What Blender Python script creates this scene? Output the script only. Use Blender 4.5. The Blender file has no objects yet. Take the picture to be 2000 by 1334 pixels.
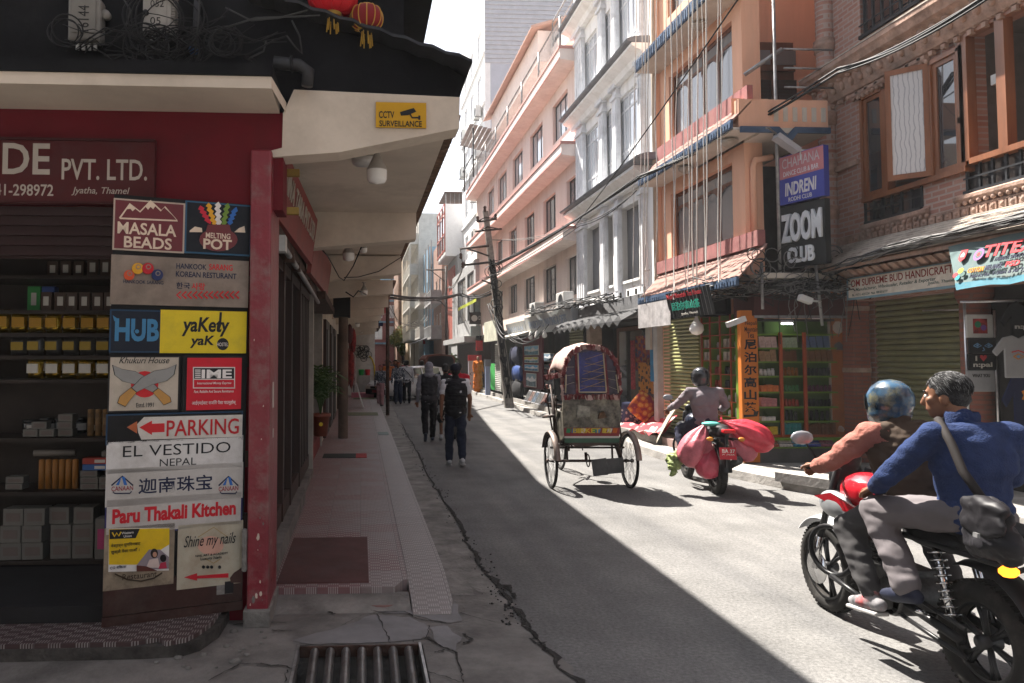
import bpy,bmesh,math,random
from mathutils import Vector,Matrix
R=math.radians
random.seed(7)
sc=bpy.context.scene
C=sc.collection
# -- camera
F,VPX,HY,YAW,PIT,CAMH=1400.0,705.0,702.0,R(3.0),R(2.6),1.7
PCX=VPX+F*math.tan(YAW);PCY=HY-F*math.tan(PIT)
fw=Vector((math.sin(YAW)*math.cos(PIT),math.cos(YAW)*math.cos(PIT),math.sin(PIT)))
rt=Vector((math.cos(YAW),-math.sin(YAW),0));up=rt.cross(fw)
cd=bpy.data.cameras.new('camera');cam=bpy.data.objects.new('camera',cd);C.objects.link(cam)
cam.matrix_world=Matrix(((rt.x,up.x,-fw.x,0),(rt.y,up.y,-fw.y,0),(rt.z,up.z,-fw.z,CAMH),(0,0,0,1)))
cd.sensor_width=36;cd.lens=36*F/2000
cd.shift_x=(1000-PCX)/2000;cd.shift_y=-(667-PCY)/2000
cd.clip_start=0.05;cd.clip_end=3000
sc.camera=cam
# -- light
SUNV=Vector((0.3,-0.6,-1.0)).normalized()
elev=math.asin(-SUNV.z);az=math.atan2(-SUNV.x,-SUNV.y)
w=bpy.data.worlds.new('World');sc.world=w;w.use_nodes=True
nt=w.node_tree;bg=nt.nodes['Background']
sky=nt.nodes.new('ShaderNodeTexSky');sky.sky_type='NISHITA';sky.sun_disc=False
sky.sun_elevation=elev;sky.sun_rotation=az
sky.air_density=1.0;sky.dust_density=6.0;sky.ozone_density=0.6;sky.altitude=1300
hs_=nt.nodes.new('ShaderNodeHueSaturation');hs_.inputs['Saturation'].default_value=0.45
nt.links.new(sky.outputs[0],hs_.inputs['Color']);nt.links.new(hs_.outputs[0],bg.inputs[0]);bg.inputs[1].default_value=0.073
sd=bpy.data.lights.new('sun','SUN');so=bpy.data.objects.new('sun',sd);C.objects.link(so)
sd.energy=5.0;sd.angle=R(0.55);sd.color=(1.0,0.94,0.86)
so.rotation_euler=SUNV.to_track_quat('-Z','Y').to_euler()
sc.view_settings.view_transform='Standard';sc.view_settings.look='None'
sc.view_settings.exposure=2.0;sc.view_settings.gamma=1
sc.cycles.max_bounces=7;sc.cycles.diffuse_bounces=5;sc.cycles.glossy_bounces=3
sc.cycles.transmission_bounces=4;sc.cycles.transparent_max_bounces=6
sc.cycles.volume_bounces=0;sc.cycles.sample_clamp_indirect=6
sc.cycles.caustics_reflective=False;sc.cycles.caustics_refractive=False
sc.cycles.use_denoising=True
# --, for measuring the photograph
def P(px,py,**k):
 d=fw+rt*((px-PCX)/F)-up*((py-PCY)/F)
 (a,v),=k.items();i='XYZ'.index(a);o=(0,0,CAMH)[i]
 return Vector((0,0,CAMH))+d*((v-o)/d[i])
# -- materials
MATS={}
def M(name,col,rough=0.75,metal=0.0,var=0.12,scale=3.0,bump=0.0,bscale=40.0,spec=0.22,dirt=None,dscale=1.2,damt=0.4,emit=None,trans=0.0,alpha=1.0,streak=False,coat=0.0):
 """procedural material: base colour varied by two noises, optional dirt patches, bump"""
 if name in MATS:return MATS[name]
 m=bpy.data.materials.new(name);m.use_nodes=True;MATS[name]=m
 n,l=m.node_tree.nodes,m.node_tree.links
 b=n['Principled BSDF']
 b.inputs['Roughness'].default_value=rough;b.inputs['Metallic'].default_value=metal
 b.inputs['Specular IOR Level'].default_value=spec
 b.inputs['Coat Weight'].default_value=coat
 if trans:b.inputs['Transmission Weight'].default_value=trans
 if alpha<1:b.inputs['Alpha'].default_value=alpha
 m.diffuse_color=(*col,1)
 tc=n.new('ShaderNodeTexCoord')
 mp=n.new('ShaderNodeMapping');l.new(tc.outputs['Object'],mp.inputs[0])
 if streak:mp.inputs['Scale'].default_value=(1,1,0.12)
 nz=n.new('ShaderNodeTexNoise');nz.inputs['Scale'].default_value=scale;nz.inputs['Detail'].default_value=6;nz.inputs['Roughness'].default_value=0.65
 l.new(mp.outputs[0],nz.inputs['Vector'])
 rmp=n.new('ShaderNodeValToRGB');l.new(nz.outputs['Fac'],rmp.inputs[0])
 lo=[max(0,c*(1-var*1.6))for c in col];hi=[min(1,c*(1+var))for c in col]
 rmp.color_ramp.elements[0].position=0.3;rmp.color_ramp.elements[0].color=(*lo,1)
 rmp.color_ramp.elements[1].position=0.7;rmp.color_ramp.elements[1].color=(*hi,1)
 out=rmp.outputs[0]
 if dirt:
  n2=n.new('ShaderNodeTexNoise');n2.inputs['Scale'].default_value=dscale;n2.inputs['Detail'].default_value=8;n2.inputs['Roughness'].default_value=0.7
  mp2=n.new('ShaderNodeMapping');l.new(tc.outputs['Object'],mp2.inputs[0]);mp2.inputs['Location'].default_value=(3.7,1.3,8.1)
  if streak:mp2.inputs['Scale'].default_value=(1,1,0.15)
  l.new(mp2.outputs[0],n2.inputs['Vector'])
  r2=n.new('ShaderNodeValToRGB');l.new(n2.outputs['Fac'],r2.inputs[0])
  r2.color_ramp.elements[0].position=0.48;r2.color_ramp.elements[0].color=(0,0,0,1)
  r2.color_ramp.elements[1].position=0.68;r2.color_ramp.elements[1].color=(damt,damt,damt,1)
  mx=n.new('ShaderNodeMixRGB');l.new(r2.outputs[0],mx.inputs[0]);l.new(out,mx.inputs[1]);mx.inputs[2].default_value=(*dirt,1)
  out=mx.outputs[0]
 l.new(out,b.inputs['Base Color'])
 if bump:
  n3=n.new('ShaderNodeTexNoise');n3.inputs['Scale'].default_value=bscale;n3.inputs['Detail'].default_value=5
  l.new(tc.outputs['Object'],n3.inputs['Vector'])
  bp=n.new('ShaderNodeBump');bp.inputs['Strength'].default_value=bump;bp.inputs['Distance'].default_value=0.02
  l.new(n3.outputs['Fac'],bp.inputs['Height']);l.new(bp.outputs[0],b.inputs['Normal'])
 if emit:
  b.inputs['Emission Color'].default_value=(*col,1);b.inputs['Emission Strength'].default_value=emit
 return m
def nodes_of(m):
 return m.node_tree.nodes,m.node_tree.links,m.node_tree.nodes['Principled BSDF']
def rgb(h):
 v=[int(h[i:i+2],16)/255 for i in(0,2,4)]
 return tuple(c/12.92 if c<=0.04045 else((c+0.055)/1.055)**2.4 for c in v)
def paint(h,**k):
 k.setdefault('var',0.05);return M('paint_'+h,rgb(h),**k)
def glass_mat(name,tint=(0.02,0.025,0.03),rough=0.05,spec=1.0):
 if name in MATS:return MATS[name]
 return M(name,tint,rough=rough,var=0.25,scale=0.6,spec=spec,coat=0.5)
# -- mesh builder
WL={}
def attach(ob,parent):
 if parent is None:return ob
 ob.parent=parent;ob.matrix_parent_inverse=Matrix.Translation(-Vector(WL.get(parent.name,(0,0,0))))
 return ob
class MB:
 def __init__(s):s.v=[];s.f=[];s.mi=[];s.sm=[];s.mats=[];s.grp=[]
 def mi_(s,m):
  if m not in s.mats:s.mats.append(m)
  return s.mats.index(m)
 def add(s,vs,fs,m,smooth=False):
  vs=list(vs);s.grp.append((vs,fs,m,smooth));o=len(s.v);s.v+=[tuple(v)for v in vs];k=s.mi_(m)
  for f in fs:s.f.append(tuple(i+o for i in f));s.mi.append(k);s.sm.append(smooth)
  return s
 def box(s,x0,x1,y0,y1,z0,z1,m):
  x0,x1=min(x0,x1),max(x0,x1);y0,y1=min(y0,y1),max(y0,y1);z0,z1=min(z0,z1),max(z0,z1)
  v=[(x0,y0,z0),(x1,y0,z0),(x1,y1,z0),(x0,y1,z0),(x0,y0,z1),(x1,y0,z1),(x1,y1,z1),(x0,y1,z1)]
  return s.add(v,[(0,3,2,1),(4,5,6,7),(0,1,5,4),(1,2,6,5),(2,3,7,6),(3,0,4,7)],m)
 def obox(s,c,size,m,rot=None):
  """box of size at c turned by a Matrix/Euler"""
  a,b,d=[q/2 for q in size];c=Vector(c)
  rm=rot if rot is not None else Matrix.Identity(3)
  v=[c+rm@Vector(p)for p in[(-a,-b,-d),(a,-b,-d),(a,b,-d),(-a,b,-d),(-a,-b,d),(a,-b,d),(a,b,d),(-a,b,d)]]
  return s.add(v,[(0,3,2,1),(4,5,6,7),(0,1,5,4),(1,2,6,5),(2,3,7,6),(3,0,4,7)],m)
 def quad(s,a,b,c,d,m):return s.add([a,b,c,d],[(0,1,2,3)],m)
 def prism(s,poly,axis,a,b,m):
  """poly: 2D outline in the two other axes (order x,y,z without axis), extruded a..b along axis"""
  n=len(poly);vs=[]
  for t in(a,b):
   for(p,q)in poly:
    vs.append((t,p,q)if axis=='x' else(p,t,q)if axis=='y' else(p,q,t))
  fs=[tuple(range(n)),tuple(range(2*n-1,n-1,-1))]+[(i,n+i,n+(i+1)%n,(i+1)%n)for i in range(n)]
  return s.add(vs,fs,m)
 def tube(s,pts,r,m,n=6,cap=True,smooth=True):
  """tube through pts; r a number or one radius per point"""
  pts=[Vector(p)for p in pts];rs=r if isinstance(r,(list,tuple))else[r]*len(pts)
  vs=[];ref=None
  for i,p in enumerate(pts):
   t=(pts[min(i+1,len(pts)-1)]-pts[max(i-1,0)])
   if t.length<1e-9:t=Vector((0,0,1))
   t.normalize()
   if ref is None:ref=Vector((0,0,1))if abs(t.z)<0.9 else Vector((1,0,0))
   u=t.cross(ref)
   if u.length<1e-4:u=t.orthogonal()
   u.normalize();ref=u.cross(t);vv=ref
   for k in range(n):
    a=2*math.pi*k/n;vs.append(p+(u*math.cos(a)+vv*math.sin(a))*rs[i])
  fs=[(i*n+k,i*n+(k+1)%n,(i+1)*n+(k+1)%n,(i+1)*n+k)for i in range(len(pts)-1)for k in range(n)]
  if cap:fs+=[tuple(range(n-1,-1,-1)),tuple((len(pts)-1)*n+k for k in range(n))]
  return s.add(vs,fs,m,smooth)
 def lathe(s,prof,c,m,n=16,axis=Vector((0,0,1)),smooth=True,arc=2*math.pi):
  """prof: (radius, height) pairs turned about axis through c"""
  c=Vector(c);axis=Vector(axis).normalized();u=axis.orthogonal().normalized();vv=axis.cross(u)
  full=abs(arc-2*math.pi)<1e-6;k=n if full else n+1
  vs=[c+axis*h+(u*math.cos(arc*j/n)+vv*math.sin(arc*j/n))*r for(r,h)in prof for j in range(k)]
  fs=[(i*k+j,i*k+(j+1)%k,(i+1)*k+(j+1)%k,(i+1)*k+j)for i in range(len(prof)-1)for j in range(n)]
  return s.add(vs,fs,m,smooth)
 def ball(s,c,r,m,n=12,rot=None):
  rx,ry,rz=(r,r,r)if not isinstance(r,(tuple,list))else r
  c=Vector(c);k=n//2;vs=[];rm=rot if rot is not None else Matrix.Identity(3)
  for i in range(k+1):
   th=math.pi*i/k
   for j in range(n):
    ph=2*math.pi*j/n
    vs.append(c+rm@Vector((rx*math.sin(th)*math.cos(ph),ry*math.sin(th)*math.sin(ph),rz*math.cos(th))))
  fs=[(i*n+j,(i+1)*n+j,(i+1)*n+(j+1)%n,i*n+(j+1)%n)for i in range(k)for j in range(n)]
  return s.add(vs,fs,m,True)
 def ring(s,c,R0,r,m,axis=(1,0,0),n=28,k=8,arc=2*math.pi,start=0.0,up_=None):
  c=Vector(c);axis=Vector(axis).normalized()
  u=Vector(up_).normalized()if up_ else(Vector((0,0,1))if abs(axis.z)<0.9 else Vector((1,0,0)))
  u=(u-axis*u.dot(axis)).normalized();vv=axis.cross(u)
  pts=[c+(u*math.cos(start+arc*j/n)+vv*math.sin(start+arc*j/n))*R0 for j in range(n+1)]
  vs=[]
  for p in pts:
   o=(p-c).normalized()
   for q in range(k):
    a=2*math.pi*q/k;vs.append(p+(o*math.cos(a)+axis*math.sin(a))*r)
  fs=[(i*k+q,i*k+(q+1)%k,(i+1)*k+(q+1)%k,(i+1)*k+q)for i in range(n)for q in range(k)]
  return s.add(vs,fs,m,True)
 def build_each(s,name,parent):
  for v,f,k,q in s.grp:
   t=MB();t.add(v,f,k,q);t.build(name,parent)
 def build(s,name,parent=None,origin=None,bevel=0.0):
  me=bpy.data.meshes.new(name)
  o=Vector(origin)if origin is not None else Vector((0,0,0))
  me.from_pydata([tuple(Vector(v)-o)for v in s.v],[],s.f)
  for m in s.mats:me.materials.append(m)
  me.polygons.foreach_set('material_index',s.mi);me.polygons.foreach_set('use_smooth',s.sm)
  bm=bmesh.new();bm.from_mesh(me);bmesh.ops.recalc_face_normals(bm,faces=bm.faces)
  bm.to_mesh(me);bm.free();me.update()
  ob=bpy.data.objects.new(name,me);ob.location=o;C.objects.link(ob)
  WL[ob.name]=o;attach(ob,parent)
  if bevel:
   b=ob.modifiers.new('bevel','BEVEL');b.width=bevel;b.segments=2;b.limit_method='ANGLE';b.angle_limit=R(50)
  return ob
# -- things
def tag(o,label=None,cat=None,group=None,kind=None):
 if label:o['label']=label
 if cat:o['category']=cat
 if group:o['group']=group
 if kind:o['kind']=kind
 return o
def thing(name,label,cat,group=None,loc=(0,0,0),rz=0.0):
 o=bpy.data.objects.new(name,None);C.objects.link(o);o.empty_display_size=0.1
 o.location=loc;o.rotation_euler=(0,0,rz);WL[o.name]=Vector(loc)
 return tag(o,label,cat,group)
def kids(o):return[c for c in bpy.data.objects if c.parent==o]
def copy_tree(o,parent=None):
 c=o.copy();C.objects.link(c)
 if parent is not None:c.parent=parent
 for ch in kids(o):copy_tree(ch,c)
 return c
def dup(o,loc,label=None,rz=None,scale=None):
 c=copy_tree(o);c.location=loc
 if rz is not None:c.rotation_euler=(0,0,rz)
 if scale is not None:c.scale=scale
 if label:c['label']=label
 return c
_dg=None
def mesh_of(ob):
 """evaluated mesh of an object"""
 dg=bpy.context.evaluated_depsgraph_get();dg.update()
 return bpy.data.meshes.new_from_object(ob.evaluated_get(dg))
FR_FRONT=Matrix(((1,0,0),(0,0,-1),(0,1,0)))
FR_LEFT=Matrix(((0,0,-1),(-1,0,0),(0,1,0)))
FR_RIGHT=Matrix(((0,0,1),(1,0,0),(0,1,0)))
def text(txt,parent,mat,c,wd,ht,frame=FR_FRONT,bold=0.0,shear=0.0,depth=0.0015,name='lettering',rot=0.0,sub=False):
 """lettering centred on c (in the parent's space), stretched to wd x ht"""
 cu=bpy.data.curves.new('t','FONT');cu.body=txt;cu.align_x='CENTER';cu.align_y='CENTER'
 cu.offset=bold*0.55;cu.shear=shear;cu.resolution_u=3;cu.extrude=0.01
 t=bpy.data.objects.new('t',cu);C.objects.link(t)
 me=mesh_of(t);bpy.data.objects.remove(t);bpy.data.curves.remove(cu)
 if not me.vertices:return None
 xs=[v.co.x for v in me.vertices];ys=[v.co.y for v in me.vertices]
 cx,cy_,sx,sy=(min(xs)+max(xs))/2,(min(ys)+max(ys))/2,max(max(xs)-min(xs),1e-5),max(max(ys)-min(ys),1e-5)
 cr,sr=math.cos(rot),math.sin(rot)
 for v in me.vertices:
  a,b_=(v.co.x-cx)*wd/sx,(v.co.y-cy_)*ht/sy
  v.co=frame@Vector((a*cr-b_*sr,a*sr+b_*cr,v.co.z/0.01*depth))+Vector(c)
 me.materials.clear();me.materials.append(mat);me.name=name
 o=bpy.data.objects.new(name,me);C.objects.link(o);WL[o.name]=Vector((0,0,0))
 return attach(o,parent)
def shape2d(polys,parent,name,c,frame=FR_FRONT,depth=0.003):
 """flat painted shapes on a sign: list of (outline in metres from c, material); each 1 mm further out"""
 mb=MB()
 for i,(pl,m)in enumerate(polys):
  d=depth+0.0012*i;n=len(pl)
  vs=[frame@Vector((x,y,0))+Vector(c)for x,y in pl]+[frame@Vector((x,y,d))+Vector(c)for x,y in pl]
  fs=[tuple(range(n,2*n))]+[(k,(k+1)%n,n+(k+1)%n,n+k)for k in range(n)]
  mb.add(vs,fs,m)
 return mb.build(name,parent)
def circ(cx,cy_,rx,ry=None,n=20,a0=0.0,a1=2*math.pi):
 ry=ry or rx;k=n if abs(a1-a0-2*math.pi)<1e-6 else n+1
 return[(cx+rx*math.cos(a0+(a1-a0)*i/n),cy_+ry*math.sin(a0+(a1-a0)*i/n))for i in range(k)]
def stroke(pts,wd):
 """outline polygon of a polyline with width"""
 L,Rr=[],[]
 for i,p in enumerate(pts):
  a=Vector(pts[max(i-1,0)]);b=Vector(pts[min(i+1,len(pts)-1)]);t=(b-a)
  if t.length<1e-9:continue
  t.normalize();nn=Vector((-t.y,t.x))*wd/2
  L.append((p[0]+nn.x,p[1]+nn.y));Rr.append((p[0]-nn.x,p[1]-nn.y))
 return L+Rr[::-1]
def sag(a,b,d=0.2,n=8):
 a,b=Vector(a),Vector(b)
 return[a.lerp(b,t/n)-Vector((0,0,d*4*(t/n)*(1-t/n)))for t in range(n+1)]
 # == materials for the setting
def road_mat():
 m=M('asphalt',(0.168,0.165,0.161),rough=0.92,var=0.16,scale=1.3,bump=0.35,bscale=55,spec=0.2,dirt=(0.115,0.113,0.11),dscale=0.55,damt=0.45)
 n,l,b=nodes_of(m)
 tc=n.new('ShaderNodeTexCoord');v=n.new('ShaderNodeTexNoise');v.inputs['Scale'].default_value=190;v.inputs['Detail'].default_value=3
 l.new(tc.outputs['Object'],v.inputs['Vector'])
 rp=n.new('ShaderNodeValToRGB');rp.color_ramp.elements[0].position=0.35;rp.color_ramp.elements[1].position=0.62
 rp.color_ramp.elements[0].color=(0.55,0.55,0.55,1);rp.color_ramp.elements[1].color=(1.12,1.12,1.12,1)
 vb=n.new('ShaderNodeTexNoise');vb.inputs['Scale'].default_value=42;vb.inputs['Detail'].default_value=4;l.new(tc.outputs['Object'],vb.inputs['Vector'])
 av=n.new('ShaderNodeMix');av.inputs[0].default_value=0.5;l.new(v.outputs['Fac'],av.inputs[2]);l.new(vb.outputs['Fac'],av.inputs[3]);l.new(av.outputs[0],rp.inputs[0])
 mp=n.new('ShaderNodeMapping');mp.inputs['Scale'].default_value=(1.6,0.12,1);l.new(tc.outputs['Object'],mp.inputs[0])
 v2=n.new('ShaderNodeTexNoise');v2.inputs['Scale'].default_value=1.6;v2.inputs['Detail'].default_value=7;l.new(mp.outputs[0],v2.inputs['Vector'])
 r2=n.new('ShaderNodeValToRGB');r2.color_ramp.elements[0].position=0.33;r2.color_ramp.elements[1].position=0.66
 r2.color_ramp.elements[0].color=(0.78,0.78,0.79,1);r2.color_ramp.elements[1].color=(1.1,1.09,1.07,1);l.new(v2.outputs['Fac'],r2.inputs[0])
 src=b.inputs['Base Color'].links[0].from_socket
 m1=n.new('ShaderNodeMixRGB');m1.blend_type='MULTIPLY';m1.inputs[0].default_value=1;l.new(src,m1.inputs[1]);l.new(rp.outputs[0],m1.inputs[2])
 m2=n.new('ShaderNodeMixRGB');m2.blend_type='MULTIPLY';m2.inputs[0].default_value=1;l.new(m1.outputs[0],m2.inputs[1]);l.new(r2.outputs[0],m2.inputs[2])
 l.new(m2.outputs[0],b.inputs['Base Color']);return m
def math_node(n,l,op,a,b=None,c=None):
 q=n.new('ShaderNodeMath');q.operation=op
 for i,x in enumerate((a,b,c)):
  if x is None:continue
  if isinstance(x,(int,float)):q.inputs[i].default_value=x
  else:l.new(x,q.inputs[i])
 return q.outputs[0]
def tile_mat(name,red,grey,redness=0.5,cell=0.0765):
 """worn chequer tiles with raised bars"""
 m=M(name,grey,rough=0.62,var=0.2,scale=5,bump=0.0,spec=0.45)
 n,l,b=nodes_of(m);tc=n.new('ShaderNodeTexCoord');sx=n.new('ShaderNodeSeparateXYZ');l.new(tc.outputs['Object'],sx.inputs[0])
 X,Y=sx.outputs[0],sx.outputs[1]
 cx=math_node(n,l,'DIVIDE',X,cell);cyy=math_node(n,l,'DIVIDE',Y,cell)
 par=math_node(n,l,'MULTIPLY',math_node(n,l,'FLOORED_MODULO',math_node(n,l,'FLOOR',cx),2),0.5)
 fy=math_node(n,l,'FRACT',math_node(n,l,'ADD',math_node(n,l,'MULTIPLY',cyy,1.0),par))
 fx=math_node(n,l,'FRACT',math_node(n,l,'MULTIPLY',cx,5.0))
 barx=math_node(n,l,'LESS_THAN',math_node(n,l,'ABSOLUTE',math_node(n,l,'SUBTRACT',fx,0.5)),0.24)
 bary=math_node(n,l,'LESS_THAN',math_node(n,l,'ABSOLUTE',math_node(n,l,'SUBTRACT',fy,0.5)),0.27)
 bar=math_node(n,l,'MULTIPLY',barx,bary)
 jx=math_node(n,l,'LESS_THAN',math_node(n,l,'FRACT',math_node(n,l,'MULTIPLY',cx,0.25)),0.018)
 jy=math_node(n,l,'LESS_THAN',math_node(n,l,'FRACT',math_node(n,l,'MULTIPLY',cyy,0.25)),0.018)
 jn=math_node(n,l,'MAXIMUM',jx,jy)
 tn=n.new('ShaderNodeTexWhiteNoise');tn.noise_dimensions='2D'
 cmb=n.new('ShaderNodeCombineXYZ');l.new(math_node(n,l,'FLOOR',math_node(n,l,'MULTIPLY',cx,0.25)),cmb.inputs[0]);l.new(math_node(n,l,'FLOOR',math_node(n,l,'MULTIPLY',cyy,0.25)),cmb.inputs[1]);l.new(cmb.outputs[0],tn.inputs['Vector'])
 ns=n.new('ShaderNodeTexNoise');ns.inputs['Scale'].default_value=2.4;ns.inputs['Detail'].default_value=7;ns.inputs['Roughness'].default_value=0.7;l.new(tc.outputs['Object'],ns.inputs['Vector'])
 wall=math_node(n,l,'MULTIPLY',X,-0.55)
 rr=math_node(n,l,'ADD',math_node(n,l,'ADD',math_node(n,l,'MULTIPLY',ns.outputs['Fac'],1.5),math_node(n,l,'MULTIPLY',tn.outputs[0],0.35)),wall)
 rp=n.new('ShaderNodeValToRGB');l.new(math_node(n,l,'ADD',rr,redness-1.15),rp.inputs[0])
 rp.color_ramp.elements[0].position=0.25;rp.color_ramp.elements[0].color=(*grey,1);rp.color_ramp.elements[1].position=0.75;rp.color_ramp.elements[1].color=(*red,1)
 src=b.inputs['Base Color'].links[0].from_socket
 a=n.new('ShaderNodeMixRGB');a.blend_type='MIX';a.inputs[0].default_value=0.7;l.new(src,a.inputs[1]);l.new(rp.outputs[0],a.inputs[2])
 c=n.new('ShaderNodeMixRGB');l.new(math_node(n,l,'MULTIPLY',bar,math_node(n,l,'MULTIPLY',ns.outputs['Fac'],1.0)),c.inputs[0]);l.new(a.outputs[0],c.inputs[1]);c.inputs[2].default_value=(0.42,0.4,0.38,1)
 d=n.new('ShaderNodeMixRGB');l.new(math_node(n,l,'MULTIPLY',jn,0.7),d.inputs[0]);l.new(c.outputs[0],d.inputs[1]);d.inputs[2].default_value=(0.1,0.095,0.09,1)
 l.new(d.outputs[0],b.inputs['Base Color'])
 bp=n.new('ShaderNodeBump');bp.inputs['Strength'].default_value=0.6;bp.inputs['Distance'].default_value=0.006;l.new(bar,bp.inputs['Height']);l.new(bp.outputs[0],b.inputs['Normal'])
 return m
def brick_mat(name,c1,c2,mortar,plane='x',bw=0.2,bh=0.062,rough=0.85,dirt=None,mort=0.012):
 m=M(name,c1,rough=rough,var=0.15,scale=2.0,dirt=dirt,dscale=0.9,damt=0.5)
 n,l,b=nodes_of(m);tc=n.new('ShaderNodeTexCoord');sx=n.new('ShaderNodeSeparateXYZ');l.new(tc.outputs['Object'],sx.inputs[0])
 cb=n.new('ShaderNodeCombineXYZ');l.new(sx.outputs[1 if plane=='x' else 0],cb.inputs[0]);l.new(sx.outputs[2],cb.inputs[1])
 br=n.new('ShaderNodeTexBrick');l.new(cb.outputs[0],br.inputs['Vector']);br.inputs['Scale'].default_value=1
 br.inputs['Brick Width'].default_value=bw;br.inputs['Row Height'].default_value=bh;br.inputs['Mortar Size'].default_value=mort
 br.inputs['Mortar Smooth'].default_value=0.2;br.inputs['Bias'].default_value=0.1
 br.inputs['Color1'].default_value=(*c1,1);br.inputs['Color2'].default_value=(*c2,1);br.inputs['Mortar'].default_value=(*mortar,1)
 src=b.inputs['Base Color'].links[0].from_socket
 mx=n.new('ShaderNodeMixRGB');mx.inputs[0].default_value=0.68;l.new(src,mx.inputs[1]);l.new(br.outputs['Color'],mx.inputs[2]);l.new(mx.outputs[0],b.inputs['Base Color'])
 bp=n.new('ShaderNodeBump');bp.inputs['Strength'].default_value=0.5;bp.inputs['Distance'].default_value=0.012;bp.invert=True;l.new(br.outputs['Fac'],bp.inputs['Height']);l.new(bp.outputs[0],b.inputs['Normal'])
 return m
ROAD=road_mat()
CONC=M('old_concrete',(0.17,0.16,0.148),rough=0.9,var=0.28,scale=2.2,bump=0.7,bscale=26,dirt=(0.07,0.065,0.06),dscale=1.6,damt=0.75)
CONC2=M('gutter_concrete',(0.2,0.19,0.175),rough=0.92,var=0.3,scale=3.2,bump=0.8,bscale=30,dirt=(0.09,0.085,0.08),dscale=2.5,damt=0.7)
PATCH=M('smooth_concrete_patch',(0.195,0.19,0.19),rough=0.8,var=0.15,scale=2.5,bump=0.25,bscale=22,dirt=(0.12,0.115,0.11),dscale=2.2,damt=0.6)
KERB=M('kerb_stone',(0.3,0.285,0.265),rough=0.9,var=0.22,scale=2.5,bump=0.5,bscale=20,dirt=(0.12,0.11,0.1),dscale=1.4,damt=0.7)
CRACK=M('crack_black',(0.034,0.032,0.03),rough=0.95,var=0.4,scale=20,bump=0.8,bscale=60)
GRIT=M('wet_grit',(0.05,0.048,0.046),rough=0.85,var=0.5,scale=30,bump=1.0,bscale=70)
TILE=tile_mat('pavement_tiles',(0.165,0.052,0.055),(0.2,0.165,0.16),0.68)
TILEK=tile_mat('kerb_tiles',(0.17,0.085,0.08),(0.2,0.175,0.167),0.55)
# == ground
def S(mb,name,parent=None):
 return tag(mb.build(name),kind='structure')
gx0,gx1,gy0,gy1=-0.37,0.37,3.0,4.33
mb=MB()
big=[(-260,4.9),(-260,420),(260,420),(260,-60),(0.9,-60),(0.9,4.9)]
mb.add([(x,y,0)for x,y in big],[tuple(range(6))],ROAD)
S(mb,'road')
mb=MB()
edge=[(0.9,-60),(1.16,-6),(1.2,1.5),(1.22,3.0),(1.12,3.75),(1.17,3.98),(1.1,4.2),(1.08,4.42),(1.0,4.75),(1.06,5.0),(0.98,5.22),(0.86,5.28),(0.8,5.5),(0.64,5.5)]
def lane_z(x,y):return 0.004+0.012*max(0,math.sin(x*2.1+1)*math.sin(y*1.7))if y>0 else 0.004
for poly in([(-60,-60),(-60,5.5),(gx0,5.5),(gx0,-60)],[(gx0,gy1),(gx0,5.5),(gx1,5.5),(gx1,gy1)],[(gx0,-60),(gx0,gy0),(gx1,gy0),(gx1,-60)],[(gx1,-60)]+edge+[(gx1,5.5)]):
 mb.add([(x,y,0.008)for x,y in poly],[tuple(range(len(poly)))],CONC)
S(mb,'lane')
mb=MB();mb.box(gx0-0.02,gx1+0.02,gy0-0.02,gy1+0.02,-0.35,-0.33,GRIT)
for a in((gx0-0.03,gx0,gy0,gy1),(gx1,gx1+0.03,gy0,gy1),(gx0,gx1,gy1,gy1+0.03),(gx0,gx1,gy0-0.03,gy0)):mb.box(*a,-0.34,0.003,CONC2)
for i in range(90):
 x,y=random.uniform(gx0,gx1),random.uniform(gy0,gy1);mb.ball((x,y,-0.325),random.uniform(0.006,0.016),GRIT,6)
S(mb,'drain_pit')
def wiggle(pts,n=5,a=0.02,seed=1):
 rnd=random.Random(seed);out=[]
 for i in range(len(pts)-1):
  p,q=Vector(pts[i]),Vector(pts[i+1])
  for k in range(n):out.append(p.lerp(q,k/n)+Vector((rnd.uniform(-a,a),rnd.uniform(-a,a))))
 return out+[Vector(pts[-1])]
def crack(pts,w0,w1,z,seed=1,a=0.02,mat=None,mb=None):
 """a ragged dark gap lying on the ground"""
 rnd=random.Random(seed);p=wiggle(pts,6,a,seed);m_=mb or MB();n=len(p);vs=[]
 for i in range(n):
  t=(p[min(i+1,n-1)]-p[max(i-1,0)]).normalized();nn=Vector((-t.y,t.x));wd=(w0+(w1-w0)*i/(n-1))*rnd.uniform(0.35,1.4)/2
  vs+=[(p[i].x+nn.x*wd,p[i].y+nn.y*wd,z),(p[i].x-nn.x*wd*rnd.uniform(0.5,1.2),p[i].y-nn.y*wd,z)]
 m_.add(vs,[(2*i,2*i+1,2*i+3,2*i+2)for i in range(n-1)],mat or CRACK);return m_
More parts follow.
